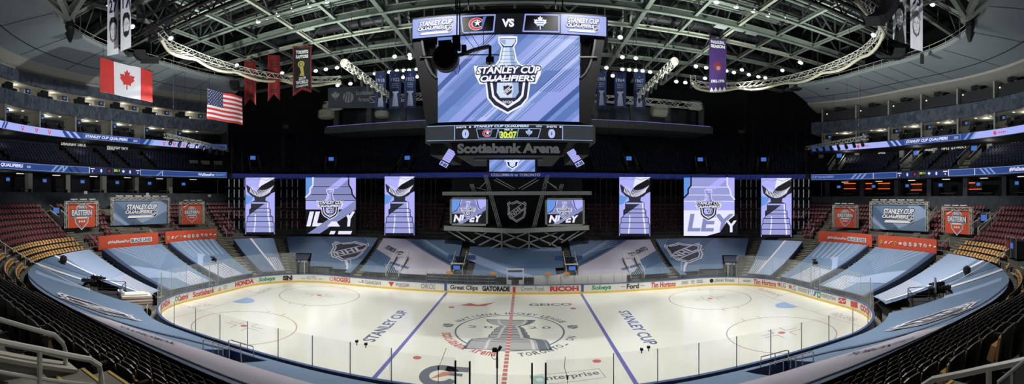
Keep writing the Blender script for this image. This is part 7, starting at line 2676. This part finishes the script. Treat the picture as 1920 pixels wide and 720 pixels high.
for nm, a, b, ta, tb in (('west', (310, 254), (427, 281), 54.9, 71), ('east', (1626, 258), (1512, 278), 57.3, 68.8)):
    p, q = at(*a, ta), at(*b, tb)
    t = thing('lighting_truss', 'long horizontal lattice truss with hanging spotlights in front of the %s suites' % nm, 'truss', tuple(p))
    box_truss(MB(), [p, q], .26, .045, .03, .6).build('lattice', 'alu', t)
    mb = MB()
    for k in (.1, .5, .9): cable(mb, p.lerp(q, k), 28, .025)
    mb.each('hanger', 'black', t)
    for k in range(8):
        m_ = p.lerp(q, .08 + .12 * k)
        mb = MB().lathe([(.1, .05), (.2, -.1), (.26, -.55), (.2, -.75)], m_ - Zv * .45, 9, Matrix.Rotation(-.5, 3, 'X')).box(m_ - Zv * .35, (.5, .08, .3))
        mb.build('spotlight', 'black_gloss', t)
    for s_ in (-.2, 1.2):
        pass
# far transverse lattice truss behind the championship banners
p, q = aty(1205, 190, 24), aty(1315, 195, 24)
t = thing('lighting_truss', 'triangular lattice truss behind the east blue championship banners', 'truss', tuple(p))
box_truss(MB(), [(p.x - 8, 24, p.z), (q.x, 24, p.z)], .42, .05, .035, 1.1).build('lattice', 'alu', t)
mb = MB(); cable(mb, (p.x, 24, p.z)); cable(mb, (q.x, 24, p.z)); mb.each('hanger', 'black', t)
p, q = aty(610, 190, 24), aty(790, 195, 24)
t = thing('lighting_truss', 'triangular lattice truss behind the west blue championship banners', 'truss', tuple(p))
box_truss(MB(), [(p.x, 24, p.z - .6), (q.x + 6, 24, p.z - .6)], .42, .05, .035, 1.1).build('lattice', 'alu', t)
mb = MB(); cable(mb, (p.x + 1, 24, p.z - .6)); cable(mb, (q.x, 24, p.z - .6)); mb.each('hanger', 'black', t)
# near black lighting truss overhead, either side
for sg in (-1, 1):
    t = thing('overhead_truss', 'heavy black double truss crossing overhead on the %s side' % EW[sg], 'truss', (sg * 26, -8.2, 28))
    mb = MB()
    for dy, dz_ in ((-.8, 0), (.8, 0), (-.8, 1.5), (.8, 1.5)):
        mb.bar((sg * 12, -8.2 + dy, 27.8 + dz_), (sg * 33.5, -8.2 + dy, 27.8 + dz_), .22)
    mb.build('chord', 'black', t)
    mb = MB()
    n = 14
    for k in range(n):
        xa, xb = sg * (12 + 21.5 * k / n), sg * (12 + 21.5 * (k + 1) / n)
        for dy in (-.8, .8):
            mb.bar((xa, -8.2 + dy, 27.8 + (1.5 if k % 2 else 0)), (xb, -8.2 + dy, 27.8 + (0 if k % 2 else 1.5)), .1)
        mb.bar((xa, -9.0, 27.8), (xa, -7.4, 27.8), .1).bar((xa, -9.0, 27.8), (xb, -7.4, 27.8), .07)
    mb.build('lacing', 'black_gloss', t)
    mb = MB()
    for k in range(5):
        cable(mb, (sg * (14 + 4.5 * k), -8.2, 29), 33, .03)
    mb.each('hanger', 'black', t)
# ---- loudspeaker arrays
def array(label, P, wd, dp, tilt, boxes, group=None, cable_top=31.):
    """a J-shaped hang of trapezoid cabinets following the points P"""
    t = thing('line_array', label, 'loudspeaker', tuple(P[0]), group=group)
    n = len(P)
    for i in range(n - 1):
        a, b = Vector(P[i]), Vector(P[i + 1])
        d = (b - a).normalized()
        s_ = Vector((tilt[1], -tilt[0], 0)).normalized()
        f_2 = d.cross(s_).normalized()
        A = [a + s_ * x * wd / 2 + f_2 * y * dp / 2 for x, y in ((-1, -1), (1, -1), (.8, 1), (-.8, 1))]
        B = [b + s_ * x * wd / 2 + f_2 * y * dp / 2 - d * .02 for x, y in ((-1, -1), (1, -1), (.8, 1), (-.8, 1))]
        mb = MB().hexa(A, B)
        cb = mb.build('cabinet', 'speaker', t)
        g = MB()
        g.hexa([p + f_2 * .0 for p in (a.lerp(b, .1) - s_ * wd * .42 - f_2 * dp * .52, a.lerp(b, .1) + s_ * wd * .42 - f_2 * dp * .52, a.lerp(b, .1) + s_ * wd * .42 - f_2 * dp * .5, a.lerp(b, .1) - s_ * wd * .42 - f_2 * dp * .5)],
               [p for p in (a.lerp(b, .9) - s_ * wd * .42 - f_2 * dp * .52, a.lerp(b, .9) + s_ * wd * .42 - f_2 * dp * .52, a.lerp(b, .9) + s_ * wd * .42 - f_2 * dp * .5, a.lerp(b, .9) - s_ * wd * .42 - f_2 * dp * .5)])
        g.build('grille', 'duct', cb)
    mb = MB(); cable(mb, P[0], cable_top, .03); mb.each('hanger', 'black', t)
    return t
def px_path(pts, t):
    return [at(a, b, t) for a, b in pts]
array('big black curved loudspeaker array in front of the east player banners', px_path(((1672, -8), (1668, 7), (1662, 19), (1654, 29), (1645, 36), (1635, 40)), 29), 1.15, 1.15, (.8, .6), 6)
array('banana shaped grey loudspeaker array hanging below the east roof edge', px_path(((1688, 92), (1687, 100), (1682, 107), (1673, 111), (1663, 110), (1654, 105)), 48), 1.6, .8, (.8, .6), 5)
array('banana shaped grey loudspeaker array hanging below the west roof edge', px_path(((262, 95), (263, 103), (268, 109), (276, 113), (286, 113), (294, 108)), 48), 1.6, .8, (-.8, .6), 5)
array('small curved loudspeaker array beside the flag of the United States', px_path(((440, 152), (440, 160), (444, 166), (450, 168), (456, 164)), 60), 1.5, .8, (-.7, .7), 4)
array('small curved loudspeaker array at the east end of the pale oval truss', px_path(((1500, 152), (1499, 159), (1495, 165), (1489, 168), (1480, 167)), 60), 1.5, .8, (.7, .7), 4)
array('square black loudspeaker cabinet at the west end of the black truss', px_path(((264, 12), (264, 25), (264, 38)), 42), .9, .8, (-.8, .6), 2)
array('narrow black loudspeaker hanging under the east soffit nearer the camera', px_path(((1729, 102), (1729, 110), (1729, 119)), 45), .45, .45, (.8, .6), 2, cable_top=27.2)
array('narrow black loudspeaker hanging under the east soffit near the far corner', px_path(((1551, 152), (1551, 160), (1551, 167)), 60), .5, .5, (.8, .6), 2, cable_top=27.2)
for nm, px_ in (('west', 131), ('east', 1819)):
    t = thing('moving_light', 'black arrow shaped spotlight hanging under the roof struts on the %s side' % nm, 'spotlight', tuple(at(px_, 38, 38)))
    c0 = at(px_, 48, 38)
    MB().lathe([(.2, .75), (.42, .5), (.45, -.2), (.3, -.55)], c0, 10).build('base', 'black', t)
    a, b = at(px_, 60, 38), at(px_ + (1 if nm == 'west' else -1), 79, 38)
    mb = MB()
    mb.hexa([a + Vector((-.45, -.3, 0)), a + Vector((.45, -.3, .1)), a + Vector((.45, .3, .1)), a + Vector((-.45, .3, 0))], [b + Vector((-.12, -.1, 0)), b + Vector((.12, -.1, .05)), b + Vector((.12, .1, .05)), b + Vector((-.12, .1, 0))])
    mb.build('head', 'black_gloss', t)
    MB().bar(c0 - Zv * .4, a + Zv * .1, .15).build('yoke', 'steel', t)
# ---- hanging camera crane in front of the scoreboard
D_ = 18.0
t = thing('hanging_camera_crane', 'black round cable drum with a curved arm and remote camera hanging before the scoreboard', 'camera crane', tuple(at(836, 110, D_)))
c0 = at(836, 110, D_)
MB().lathe([(.05, -.26), (.5, -.28), (.58, -.2), (.58, .2), (.5, .28), (.05, .26)], c0, 28, Matrix.Rotation(PI / 2, 3, 'X') ).build('drum', 'black', t)
MB().lathe([(.40, -.30), (.44, -.30), (.44, -.27), (.40, -.27)], c0, 24, Matrix.Rotation(PI / 2, 3, 'X')).lathe([(.02, .32), (.1, .31), (.1, -.3), (.02, -.3)], c0, 10, Matrix.Rotation(PI / 2, 3, 'X')).build('hub', 'black_gloss', t)
MB().tube(smooth([at(a, b, D_) for a, b in ((858, 104), (872, 100), (888, 94), (904, 90), (918, 87))], 3), [.09] * 13, 7).build('arm', 'concrete', t)
mb = MB()
mb.tube([at(790, 106, D_), at(936, 103, D_)], .025, 5)
for (a, b) in (((858, -20), (856, 104)), ((862, -20), (862, 96)), ((906, 55), (907, 90)), ((866, 62), (835, 82)), ((866, 60), (890, 92)), ((880, 60), (900, 90))):
    mb.tube([at(*a, D_), at(*b, D_)], .03 if a[1] < 0 else .012, 5)
mb.tube(smooth([at(a, b, D_) for a, b in ((858, 112), (862, 130), (857, 140), (852, 132))], 3), .012, 4)
mb.build('cable', 'black', t)
mb = MB()
for a, b, w_ in ((828, 84, .25), (840, 83, .3), (855, 88, .4), (855, 74, .28), (870, 92, .2)):
    mb.box(at(a, b, D_), (w_, .25, .3))
mb.build('electronics', 'soft_black', t)
MB().box(at(838, 83, D_), (.14, .2, .16)).build('blue_box', 'cap_blue', t)
MB().bar(at(919, 86, D_), at(919, 104, D_), .12).lathe([(.06, .2), (.17, .1), (.17, -.12), (.06, -.2)], at(918, 113, D_), 10).box(at(924, 112, D_), (.12, .3, .2)).build('camera', 'black_gloss', t)
# strings of single wires dropping from the roof
rw = random.Random(4)
for k, (px_, yb, d_) in enumerate(((325, 200, 52), (347, 232, 54), (1610, 235, 54), (1588, 230, 56), (682, 120, 45), (530, 312, 62), (1397, 312, 62), (1232, 110, 50), (1263, 105, 50), (1187, 110, 48), (728, 120, 50))):
    p = at(px_, yb, d_)
    tag(MB().tube([p, (p.x, p.y, 31)], .022, 4).box(p, (.08, .08, .25)).build('drop_wire', 'steel' if k in (0, 2) else 'black'), 'thin %s wire with a small weight dropping from the roof, %s listed from the west' % ('pale' if k in (0, 2) else 'dark', ORD(sorted((325, 347, 1610, 1588, 682, 530, 1397, 1232, 1263, 1187, 728)).index(px_) + 1)), 'cable', 'drop wires from the roof')
# cream duct ends and vents beyond the far deck
for k, (px_, py_, w_, h_) in enumerate(((624, 200, 3.6, 1.5), (612, 214, 1.5, 3.0), (1236, 207, 2.6, 2.2), (1304, 198, 2.0, 1.7), (716, 214, 1.1, 2.4))):
    p = aty(px_, py_, 31)
    mb = MB().lathe([(h_ * .42, -w_ / 2), (h_ * .5, -w_ / 2 + .2), (h_ * .5, w_ / 2 - .2), (h_ * .42, w_ / 2)], p, 12, Matrix.Rotation(PI / 2, 3, 'Y') if w_ > h_ else Matrix.Identity(3))
    tag(mb.build('air_duct', 'cream'), 'cream round air duct above the far deck, %s from the west' % ORD((2, 1, 4, 5, 3)[k]), 'duct', 'cream air ducts above the far deck')
# roof light panels (pale undersides of hanging fixtures)
for k, (px_, py_, y_) in enumerate(((523, 63, 7.4), (545, 58, 7.5), (577, 54, 7.6), (1352, 50, 7.5), (1386, 55, 7.4), (1410, 62, 7.3))):
    p = aty(px_, py_, y_)
    tt = thing('hanging_baffle', 'pale rectangular baffle hung under a roof truss, %s from the west' % ORD(k + 1), 'baffle', tuple(p), group='pale baffles under the roof trusses')
    MB().box(p, (1.5, .9, .12)).build('panel', 'soffit', tt)
    MB().bar(p + Zv * .06, p + Zv * 1.4, .06).build('hanger', 'truss_dark', tt)

# ================================================================ near foreground: the stair well beside the camera
for sg in (-1, 1):
    xr, xf = (-2.74, -3.9) if sg < 0 else (4.62, 5.9)
    za, zb = (9.62, 9.23) if sg < 0 else (9.66, 9.22)
    y0, y1 = -33.05, -31.78
    sl = (zb - za) / (y1 - y0)
    Zr = lambda y: za + sl * (y - y0)
    L_ = [Vector((xr, y, Zr(y))) for y in (-35.5, -33.5, -32.4)] + [Vector((xr, y1 - .04, Zr(y1) - .01)), Vector((xr, y1 + .08, Zr(y1) - .10)), Vector((xr, y1 + .1, Zr(y1) - .25)), Vector((xr, y1 + .1, Zr(y1) - .95))]
    low = [[Vector((xr, y, Zr(y) - d)) for y in (-35.5, y1 + .1)] for d in (.30, .52)]
    posts = [(Vector((xr, y, Zr(y))), Vector((xr, y, Zr(y) - .95))) for y in (-32.42, -33.6)]
    rail('thick grey stair rail beside the camera, nearest on the %s side' % EW[sg], L_, .034, posts, low=low[:2] if sg < 0 else [[Vector((xr, y, Zr(y) - .36)) for y in (-35.5, y1 + .1)]])
    if sg < 0:
        z0_, z1_ = 9.42, 9.10
        Zq = lambda y: z0_ + (z1_ - z0_) / .85 * (y + 32.5)
        L2 = [Vector((xf, y, Zq(y))) for y in (-35.0, -33, -32.2)] + [Vector((xf, -31.72, Zq(-31.72))), Vector((xf, -31.6, Zq(-31.6) - .08)), Vector((xf, -31.56, Zq(-31.6) - .2)), Vector((xf, -31.56, 8.4))]
        rail('second grey stair rail beyond the concrete stair wall, west side', L2, .034, [(Vector((xf, -32.6, Zq(-32.6))), Vector((xf, -32.6, 8.5)))], low=[[Vector((xf, y, Zq(y) - d)) for y in (-35, -31.56)] for d in (.28, .48)])
        t = thing('stair_wall', 'low concrete stair wall under the grey rails on the west side', 'wall', (xf, -32.5, 8))
        mb = MB()
        Zw = lambda y: 8.93 - .30 * (y + 32.5)
        mb.hexa([(xf - .13, -36, 7.6), (xf + .13, -36, 7.6), (xf + .13, -31.45, 7.6), (xf - .13, -31.45, 7.6)], [(xf - .13, -36, Zw(-36)), (xf + .13, -36, Zw(-36)), (xf + .13, -31.45, Zw(-31.45)), (xf - .13, -31.45, Zw(-31.45))])
        mb.build('body', 'concrete', t)
        MB().bar((xf, -36, Zw(-36) + .02), (xf, -31.44, Zw(-31.44) + .02), .30, .05).build('coping', 'cream', t)
        MB().tube(smooth([Vector((xf + .22, -33.0, 8.80)), Vector((xf + .24, -32.6, 8.72)), Vector((xf + .24, -32.3, 8.6)), Vector((xf + .2, -32.2, 8.52))], 3), .03, 6).build('wall_rail', 'black_gloss', t)
    # aisle steps
    t = thing('aisle_stair', 'concrete steps with yellow edges between the near rails, %s side' % EW[sg], 'stair', (xr, -31.5, 8))
    xm = (xr + xf) / 2
    mb, e = MB(), MB()
    for k in range(14):
        y_ = -33.2 + k * .42
        o = -12.95 - y_
        z_ = min(Ts(o) - .75, 8.62)
        mb.box((xm, y_, z_ - .3), (abs(xf - xr) - .1, .43, .6))
        e.box((xm, y_ + .19, z_ + .006), (abs(xf - xr) - .14, .05, .012))
    mb.build('step', 'concrete', t)
    e.build('nosing', 'yellow_paint', t)
# dark glazed rail panel at the lower right edge
t = thing('glass_guard', 'dark glass guard panel with a steel edge beside the camera, east side', 'guard', (4.3, -33.4, 9.3))
q0, q1 = at(1872, 716, 2.9), at(1926, 672, 2.7)
dn = Zv * .5
mb = MB(); slab(mb, q0 - dn, q1 - dn, q0, q1, .015); mb.build('glass', 'duct', t)
MB().tube([q0, q1], .014, 6).build('top_edge', 'steel', t)
MB().bar(q0.lerp(q1, .5), q0.lerp(q1, .5) - dn, .02).build('post', 'steel', t)

# ================================================================ openings in the near covers and camera positions
for sg in (-1, 1):
    # stair pit in the near cover, blue lined, with bent rails
    u0, u1 = 64.0, 66.9
    t = thing('stair_pit', 'stair opening with navy lining and bent grey rails in the %s near cover' % EW[sg], 'stairwell', tuple(PU(sg * 65.5, 3, 0)))
    mb = MB()
    a, b, c_, d = [PU(sg * u, o, 0) for u, o in ((u0, 1.9), (u1, 1.9), (u1, 4.4), (u0, 4.4))]
    for p, q in ((a, b), (b, c_), (c_, d), (d, a)):
        op, oq = off(p.x, p.y), off(q.x, q.y)
        mb.hexa([p + Zv * .1, q + Zv * .1, q + Zv * (tz(oq) - .02), p + Zv * (tz(op) - .02)], [p + Zv * .1 + (q - p).cross(Zv).normalized() * .05, q + Zv * .1 + (q - p).cross(Zv).normalized() * .05, q + Zv * (tz(oq) - .02) + (q - p).cross(Zv).normalized() * .05, p + Zv * (tz(op) - .02) + (q - p).cross(Zv).normalized() * .05])
    mb.build('lining', 'cap_blue', t)
    mb = MB()
    for k in range(5):
        mb.box(PU(sg * (u0 + .6 + .5 * k), 3.1, .3 + .12 * k), (.5, 2.2, .5))
    mb.build('step', 'terrace', t)
    for k, (oo, ua, ub) in enumerate(((4.35, u0 + .1, u0 + 1.6), (4.35, u0 + 1.3, u1), (2.0, u0, u0 + 1.9))):
        zt_ = tz(oo) + .55
        P = [PU(sg * ua, oo, tz(oo) - .1), PU(sg * ua, oo, zt_), PU(sg * (ua + .2), oo, zt_ + .06), PU(sg * ub, oo, zt_ + .06), PU(sg * (ub + .05), oo, zt_ - .5)]
        MB().tube(P, .035, 6).build('handrail', 'rail_white', t)
        MB().tube([PU(sg * (ua + ub) / 2, oo, tz(oo) - .1), PU(sg * (ua + ub) / 2, oo, zt_ + .05)], .025, 6).build('post', 'rail_white', t)
    # camera platform in the corner opening
    t = thing('camera_platform', 'black camera platform with railings set into the cover of the %s near corner' % EW[sg], 'platform', tuple(PU(sg * 51, 4, 0)))
    mb = MB()
    p, R = oriented(sg * 51.0, 4.6, 1.9)
    mb.box(p, (3.0, 2.6, .15), rot=R)
    mb.build('deck', 'soft_black', t)
    mb = MB()
    for ua, oa in ((49.9, 3.4), (52.0, 3.4), (49.9, 5.8), (52.0, 5.8)):
        mb.tube([PU(sg * ua, oa, 0.05), PU(sg * ua, oa, 2.9)], .04, 5)
    for h_ in (2.4, 2.9):
        mb.tube([PU(sg * 52.0, 5.8, h_), PU(sg * 52.0, 3.4, h_), PU(sg * 49.9, 3.4, h_), PU(sg * 49.9, 5.8, h_)], .03, 5)
    for k in range(9):
        u_ = 49.9 + 2.1 * k / 8
        mb.tube([PU(sg * u_, 3.4, 1.95), PU(sg * u_, 3.4, 2.9)], .018, 4)
    mb.build('railing', 'black', t)
    for k in range(6 if sg < 0 else 5):
        u_, o_ = 49.9 + .42 * k, 6.0 + .12 * k
        b = thing('broadcast_camera', 'black broadcast camera on a tripod, %s along the %s corner platform' % (ORD(k + 1), EW[sg]), 'camera', tuple(PU(sg * u_, o_, 1.98)), group='broadcast cameras on the corner platforms')
        z_ = tz(o_) + .3 + .12 * (k % 3)
        p, R = oriented(sg * u_, o_, z_)
        bb = MB().box(p, (.22, .5, .28), rot=R).build('body', 'black', b)
        MB().lathe([(.09, -.2), (.11, .2)], p - NU(sg * u_) * .36, 8, R @ Matrix.Rotation(PI / 2, 3, 'X')).build('lens', 'black_gloss', bb)
        MB().box(p + Zv * .2 + TU(sg * u_) * .1, (.12, .06, .12), rot=R).build('viewfinder', 'banner_grey' if k % 2 else 'black', bb)
        mb = MB()
        for j in (0, 1, 2):
            a_ = j * 2.1
            mb.bar(p - Zv * .14, p - Zv * (z_ - 1.98) + Vector((cos(a_) * .3, sin(a_) * .3, 0)), .035)
        mb.build('tripod', 'black', b)
# west corner: cart with striped rails, a draped cover and fences by the ice gate
p0 = att(245, 568, 0, 8)
t = thing('equipment_cart', 'white cart with orange striped rails parked by the west corner ice gate', 'cart', (p0.x, p0.y, 0))
q = Vector((-30.6, -13.2, 0))
dirn = (Vector((-29.4, -10.6, 0)) - q).normalized()
sd = Vector((dirn.y, -dirn.x, 0))
Rm = Matrix((dirn, -sd, Zv)).transposed()
cc_ = q + dirn * 1.6
MB().box(cc_ + Zv * 1.3, (3.0, 1.5, 1.3), rot=Rm).box(cc_ + Zv * 2.0, (2.2, 1.2, .2), rot=Rm).build('body', 'board_white', t)
for k, h_ in enumerate((1.25, 1.5, 1.78)):
    MB().box(cc_ + Zv * h_, (3.1, 1.56, .05), rot=Rm).build('rail', 'ad_orange' if k != 1 else 'banner_white', t)
for sx in (-1, 1):
    for sy in (-1, 1):
        MB().lathe([(.1, -.12), (.42, -.1), (.42, .1), (.1, .12)], cc_ + dirn * sx * 1.0 + sd * sy * .75 + Zv * .42, 14, Rm @ Matrix.Rotation(PI / 2, 3, 'X')).build('wheel', 'black', t)
MB().box(cc_ - dirn * 1.3 + Zv * 2.1, (.5, 1.2, .5), rot=Rm).build('hopper', 'banner_white', t)
t = thing('tarp_bundle', 'navy draped bundle beside the white cart at the west corner', 'tarpaulin', tuple(q - dirn * 1.0))
mb = MB()
for k in range(6):
    a_ = k / 5
    mb.lathe([(.55 - .05 * k, 0), (.5 - .05 * k, .25), (.25, .42), (.02, .46)], q - dirn * (.4 + .3 * k) + Zv * (.02 + 1.2 * a_ * .6), 10)
mb.build('heap', 'cap_blue', t)
for k in range(5):
    u_ = -(49.9 + .55 * k)
    t = thing('fence_panel', 'pale grey crowd barrier by the west corner ice gate, %s from the gate' % ORD(k + 1), 'barrier', tuple(PU(u_, 1.0, 0)), group='crowd barriers by the west corner gate')
    mb = MB()
    ua, ub = u_ - .25, u_ + .25
    mb.tube([PU(ua, 1.0, .02), PU(ua, 1.0, 1.2), PU(ub, 1.0, 1.2), PU(ub, 1.0, .02)], .03, 5)
    mb.build('frame', 'rail_white', t)
    mb = MB()
    for j in range(4):
        uu = ua + .1 + .1 * j
        mb.tube([PU(uu, 1.0, .15), PU(uu, 1.0, 1.2)], .014, 4)
    mb.build('bar', 'rail_white', t)
# mirrored: black fence and grey chair on the east side
for k in range(6):
    u_ = 47.4 + .5 * k
    t = thing('fence_panel', 'black barrier rail below the east near corner cover, %s from the end aisle' % ORD(k + 1), 'barrier', tuple(PU(u_, .9, 0)), group='black barrier rails of the east corner')
    mb = MB()
    mb.tube([PU(u_, .9, .02), PU(u_, .9, 1.3), PU(u_ + .44, .9, 1.3), PU(u_ + .44, .9, .02)], .03, 5)
    mb.build('frame', 'black', t)
    mb = MB()
    for j in range(4):
        mb.tube([PU(u_ + .09 + .09 * j, .9, .1), PU(u_ + .09 + .09 * j, .9, 1.3)], .016, 4)
    mb.build('bar', 'black', t)
p = att(1745, 556, 0, 8)
t = thing('director_chair', 'grey high backed chair standing on the east corner cover', 'chair', tuple(p))
u_ = uof(p.x, p.y); o_ = off(p.x, p.y)
P_, R_ = oriented(u_, o_ + .4, tz(o_) + 1.0)
MB().box(P_, (.7, .1, 1.3), rot=R_).build('back', 'banner_grey', t)
MB().box(P_ - NU(u_) * .3 - Zv * .3, (.6, .6, .1), rot=R_).build('seat', 'black', t)
mb = MB()
for a_ in (-1, 1):
    for b_ in (-1, 1):
        mb.bar(P_ - NU(u_) * (.3 + b_ * .25) + TU(u_) * a_ * .28 - Zv * .3, P_ - NU(u_) * (.3 + b_ * .25) + TU(u_) * a_ * .28 - Zv * 1.3, .05)
mb.build('leg', 'black', t)
# round black lens covers lying on the corner covers
for nm, px_, py_ in (('west', 119, 496), ('east', 1813, 517)):
    p = att(px_, py_, 0, 8)
    t = thing('covered_camera', 'small round black covered camera sitting on the %s corner cover' % nm, 'camera', tuple(p))
    MB().lathe([(.05, .5), (.32, .35), (.38, .05), (.30, -.22), (.05, -.3)], p + Zv * .45, 12).build('hood', 'black', t)
    MB().box(p + Zv * .08, (.3, .3, .25)).build('mount', 'black_gloss', t)
# remote cameras behind the glass at both ends and on the near glass
for nm, px_, py_, t_ in (('west', 401, 494, 47.2), ('east', 1529, 500, 46.0)):
    p = at(px_, py_, t_)
    t = thing('goal_camera', 'remote camera on a tall grey frame behind the %s end glass' % nm, 'camera', (p.x, p.y, 0))
    n = Vector((p.x, p.y, 0)).normalized()
    s_ = Vector((-n.y, n.x, 0))
    mb = MB()
    mb.tube([(p - s_ * .75).xy.to_3d() + Zv * .05, (p - s_ * .75), (p + s_ * .75), (p + s_ * .75).xy.to_3d() + Zv * .05], .05, 6)
    mb.build('frame', 'steel', t)
    MB().box(p + Zv * .15, (.9, .5, .08)).build('shelf', 'banner_grey', t)
    MB().box(p + Zv * .45, (.3, .5, .3)).lathe([(.1, -.3), (.12, .1)], p + Zv * .45 - n * .3, 8).build('body', 'black', t)
    MB().box(p + Zv * .75 + s_ * .2, (.5, .2, .14)).bar(p + Zv * .5, p + Zv * .75 + s_ * .2, .06).build('bracket', 'black', t)
p = aty(932, 720, -13.6)
t = thing('robot_camera', 'black remote camera on a slim pole at the near boards by the centre line', 'camera', (p.x, -13.6, 0))
zz = lambda py: aty(932, py, -13.6).z
MB().tube([(p.x, -13.6, .02), (p.x, -13.6, zz(668))], .035, 6).tube([(p.x, -13.6, zz(690)), (p.x, -13.6, zz(668))], .06, 6).build('pole', 'black', t)
h = Vector((p.x, -13.6, zz(658)))
MB().box(h + Vector((-.12, 0, .05)), (.24, .2, .16)).lathe([(.07, -.12), (.09, .12)], h + Vector((.12, 0, .12)), 9, Matrix.Rotation(.5, 3, 'Y')).build('head', 'black_gloss', t)
MB().bar(h + Vector((0, 0, -.25)), h + Vector((.02, 0, .06)), .09).build('mount', 'black', t)
MB().tube([h + Vector((-.05 + cos(a_) * .16 - .08, 0, -.22 + sin(a_) * .2)) for a_ in np.linspace(.4, 5.6, 12)], .014, 4).build('cable_loop', 'black', t)
for k, (px_, py_, nm) in enumerate(((669, 640, 'west'), (686, 645, 'west'), (1203, 655, 'east'), (1216, 651, 'east'))):
    p = aty(px_, py_, -13.02)
    t = thing('glass_camera', 'tiny black camera clipped to the top of the near glass, %s from the west' % ORD(k + 1), 'camera', tuple(p), group='tiny cameras on the near glass')
    MB().box(p, (.16, .12, .1)).build('body', 'black', t)
    MB().lathe([(.03, -.06), (.045, .06)], p + Vector((.0, .08, .02)), 8, Matrix.Rotation(PI / 2, 3, 'X')).build('lens', 'black_gloss', t)
    MB().box(p - Zv * .12, (.05, .05, .18)).build('clip', 'steel', t)
for k, (px_, py_) in enumerate(((822, 690), (1064, 708))):
    p = aty(px_, py_, -13.2)
    t = thing('boom_microphone', 'small black microphone on a bent wire at the near glass, %s of the gate' % ('west', 'east')[k], 'microphone', (p.x, -13.2, p.z))
    MB().tube([(p.x, -13.2, .9), p, (p.x + (.2 if k == 0 else -.15), -13.1, p.z + .5), (p.x + (.38 if k == 0 else -.1), -13.03, p.z + 1.0)], .014, 5).build('wire', 'black', t)
    MB().lathe([(.02, -.12), (.05, -.08), (.05, .08), (.02, .12)], p, 8).build('capsule', 'black_gloss', t)
# east: dark camera booth among the burgundy seats
p = att(1908, 470, 0, 8, 18)
t = thing('camera_booth', 'dark camera booth with a red and blue monitor among the east burgundy seats', 'booth', tuple(p))
u_, o_ = uof(p.x, p.y), off(p.x, p.y)
P_, R_ = oriented(u_, o_, Ts(o_) + .2)
MB().box(P_, (2.6, 1.2, 1.6), rot=R_).build('cabinet', 'soft_black', t)
MB().box(P_ - NU(u_) * .62 + Zv * .3, (.7, .03, .5), rot=R_).build('screen', 'tv_blue', t)
MB().box(P_ - NU(u_) * .62 - TU(u_) * .9 + Zv * .2, (.6, .03, 1.0), rot=R_).build('red_panel', 'raptor_red', t)
mb = MB()
for a_ in (-1.3, 0, 1.3):
    mb.tube([P_ + TU(u_) * a_ - NU(u_) * .7 - Zv * .8, P_ + TU(u_) * a_ - NU(u_) * .7 + Zv * 1.1], .03, 5)
mb.tube([P_ - TU(u_) * 1.3 - NU(u_) * .7 + Zv * 1.1, P_ + TU(u_) * 1.3 - NU(u_) * .7 + Zv * 1.1], .03, 5)
mb.build('railing', 'steel', t)
# entrances through the burgundy rows, with a blue sign
for nm, px_, py_ in (('west', 109, 400), ('east', 1841, 414)):
    p = att(px_, py_, 0, 8, 19)
    u_, o_ = uof(p.x, p.y), off(p.x, p.y)
    t = thing('stand_entrance', 'concrete entrance with a blue lit sign through the %s burgundy seats' % nm, 'entrance', tuple(PU(u_, o_, Ts(o_) - .85)))
    zb = Ts(o_) - 1.0
    for s_ in (-1, 1):
        mb = MB()
        a_, b_ = PU(u_, o_ - 1.7, zb - .6) + TU(u_) * s_ * .85, PU(u_, o_ + .6, zb - .6) + TU(u_) * s_ * .85
        mb.hexa([a_, b_, b_ + TU(u_) * .2, a_ + TU(u_) * .2], [a_ + Zv * .9, b_ + Zv * 2.0, b_ + TU(u_) * .2 + Zv * 2.0, a_ + TU(u_) * .2 + Zv * .9])
        mb.build('side_wall', 'cream', t)
        MB().tube([a_ + Zv * .9, a_ + Zv * 1.6, b_ + Zv * 2.7, b_ + Zv * 2.0], .04, 6).build('handrail', 'rail_white', t)
    mb = MB(); obox(mb, u_, o_ + .6, zb + .4, (1.7, .1, 1.9)); mb.build('opening', 'recess', t)
    mb = MB(); obox(mb, u_, o_ + .45, Ts(o_) + .35, (1.25, .12, .95)); sc_ = mb.build('sign_case', 'black', t)
    mb = MB(); obox(mb, u_, o_ + .38, Ts(o_) + .35, (1.0, .03, .75)); mb.build('sign_face', 'tv_blue', sc_)
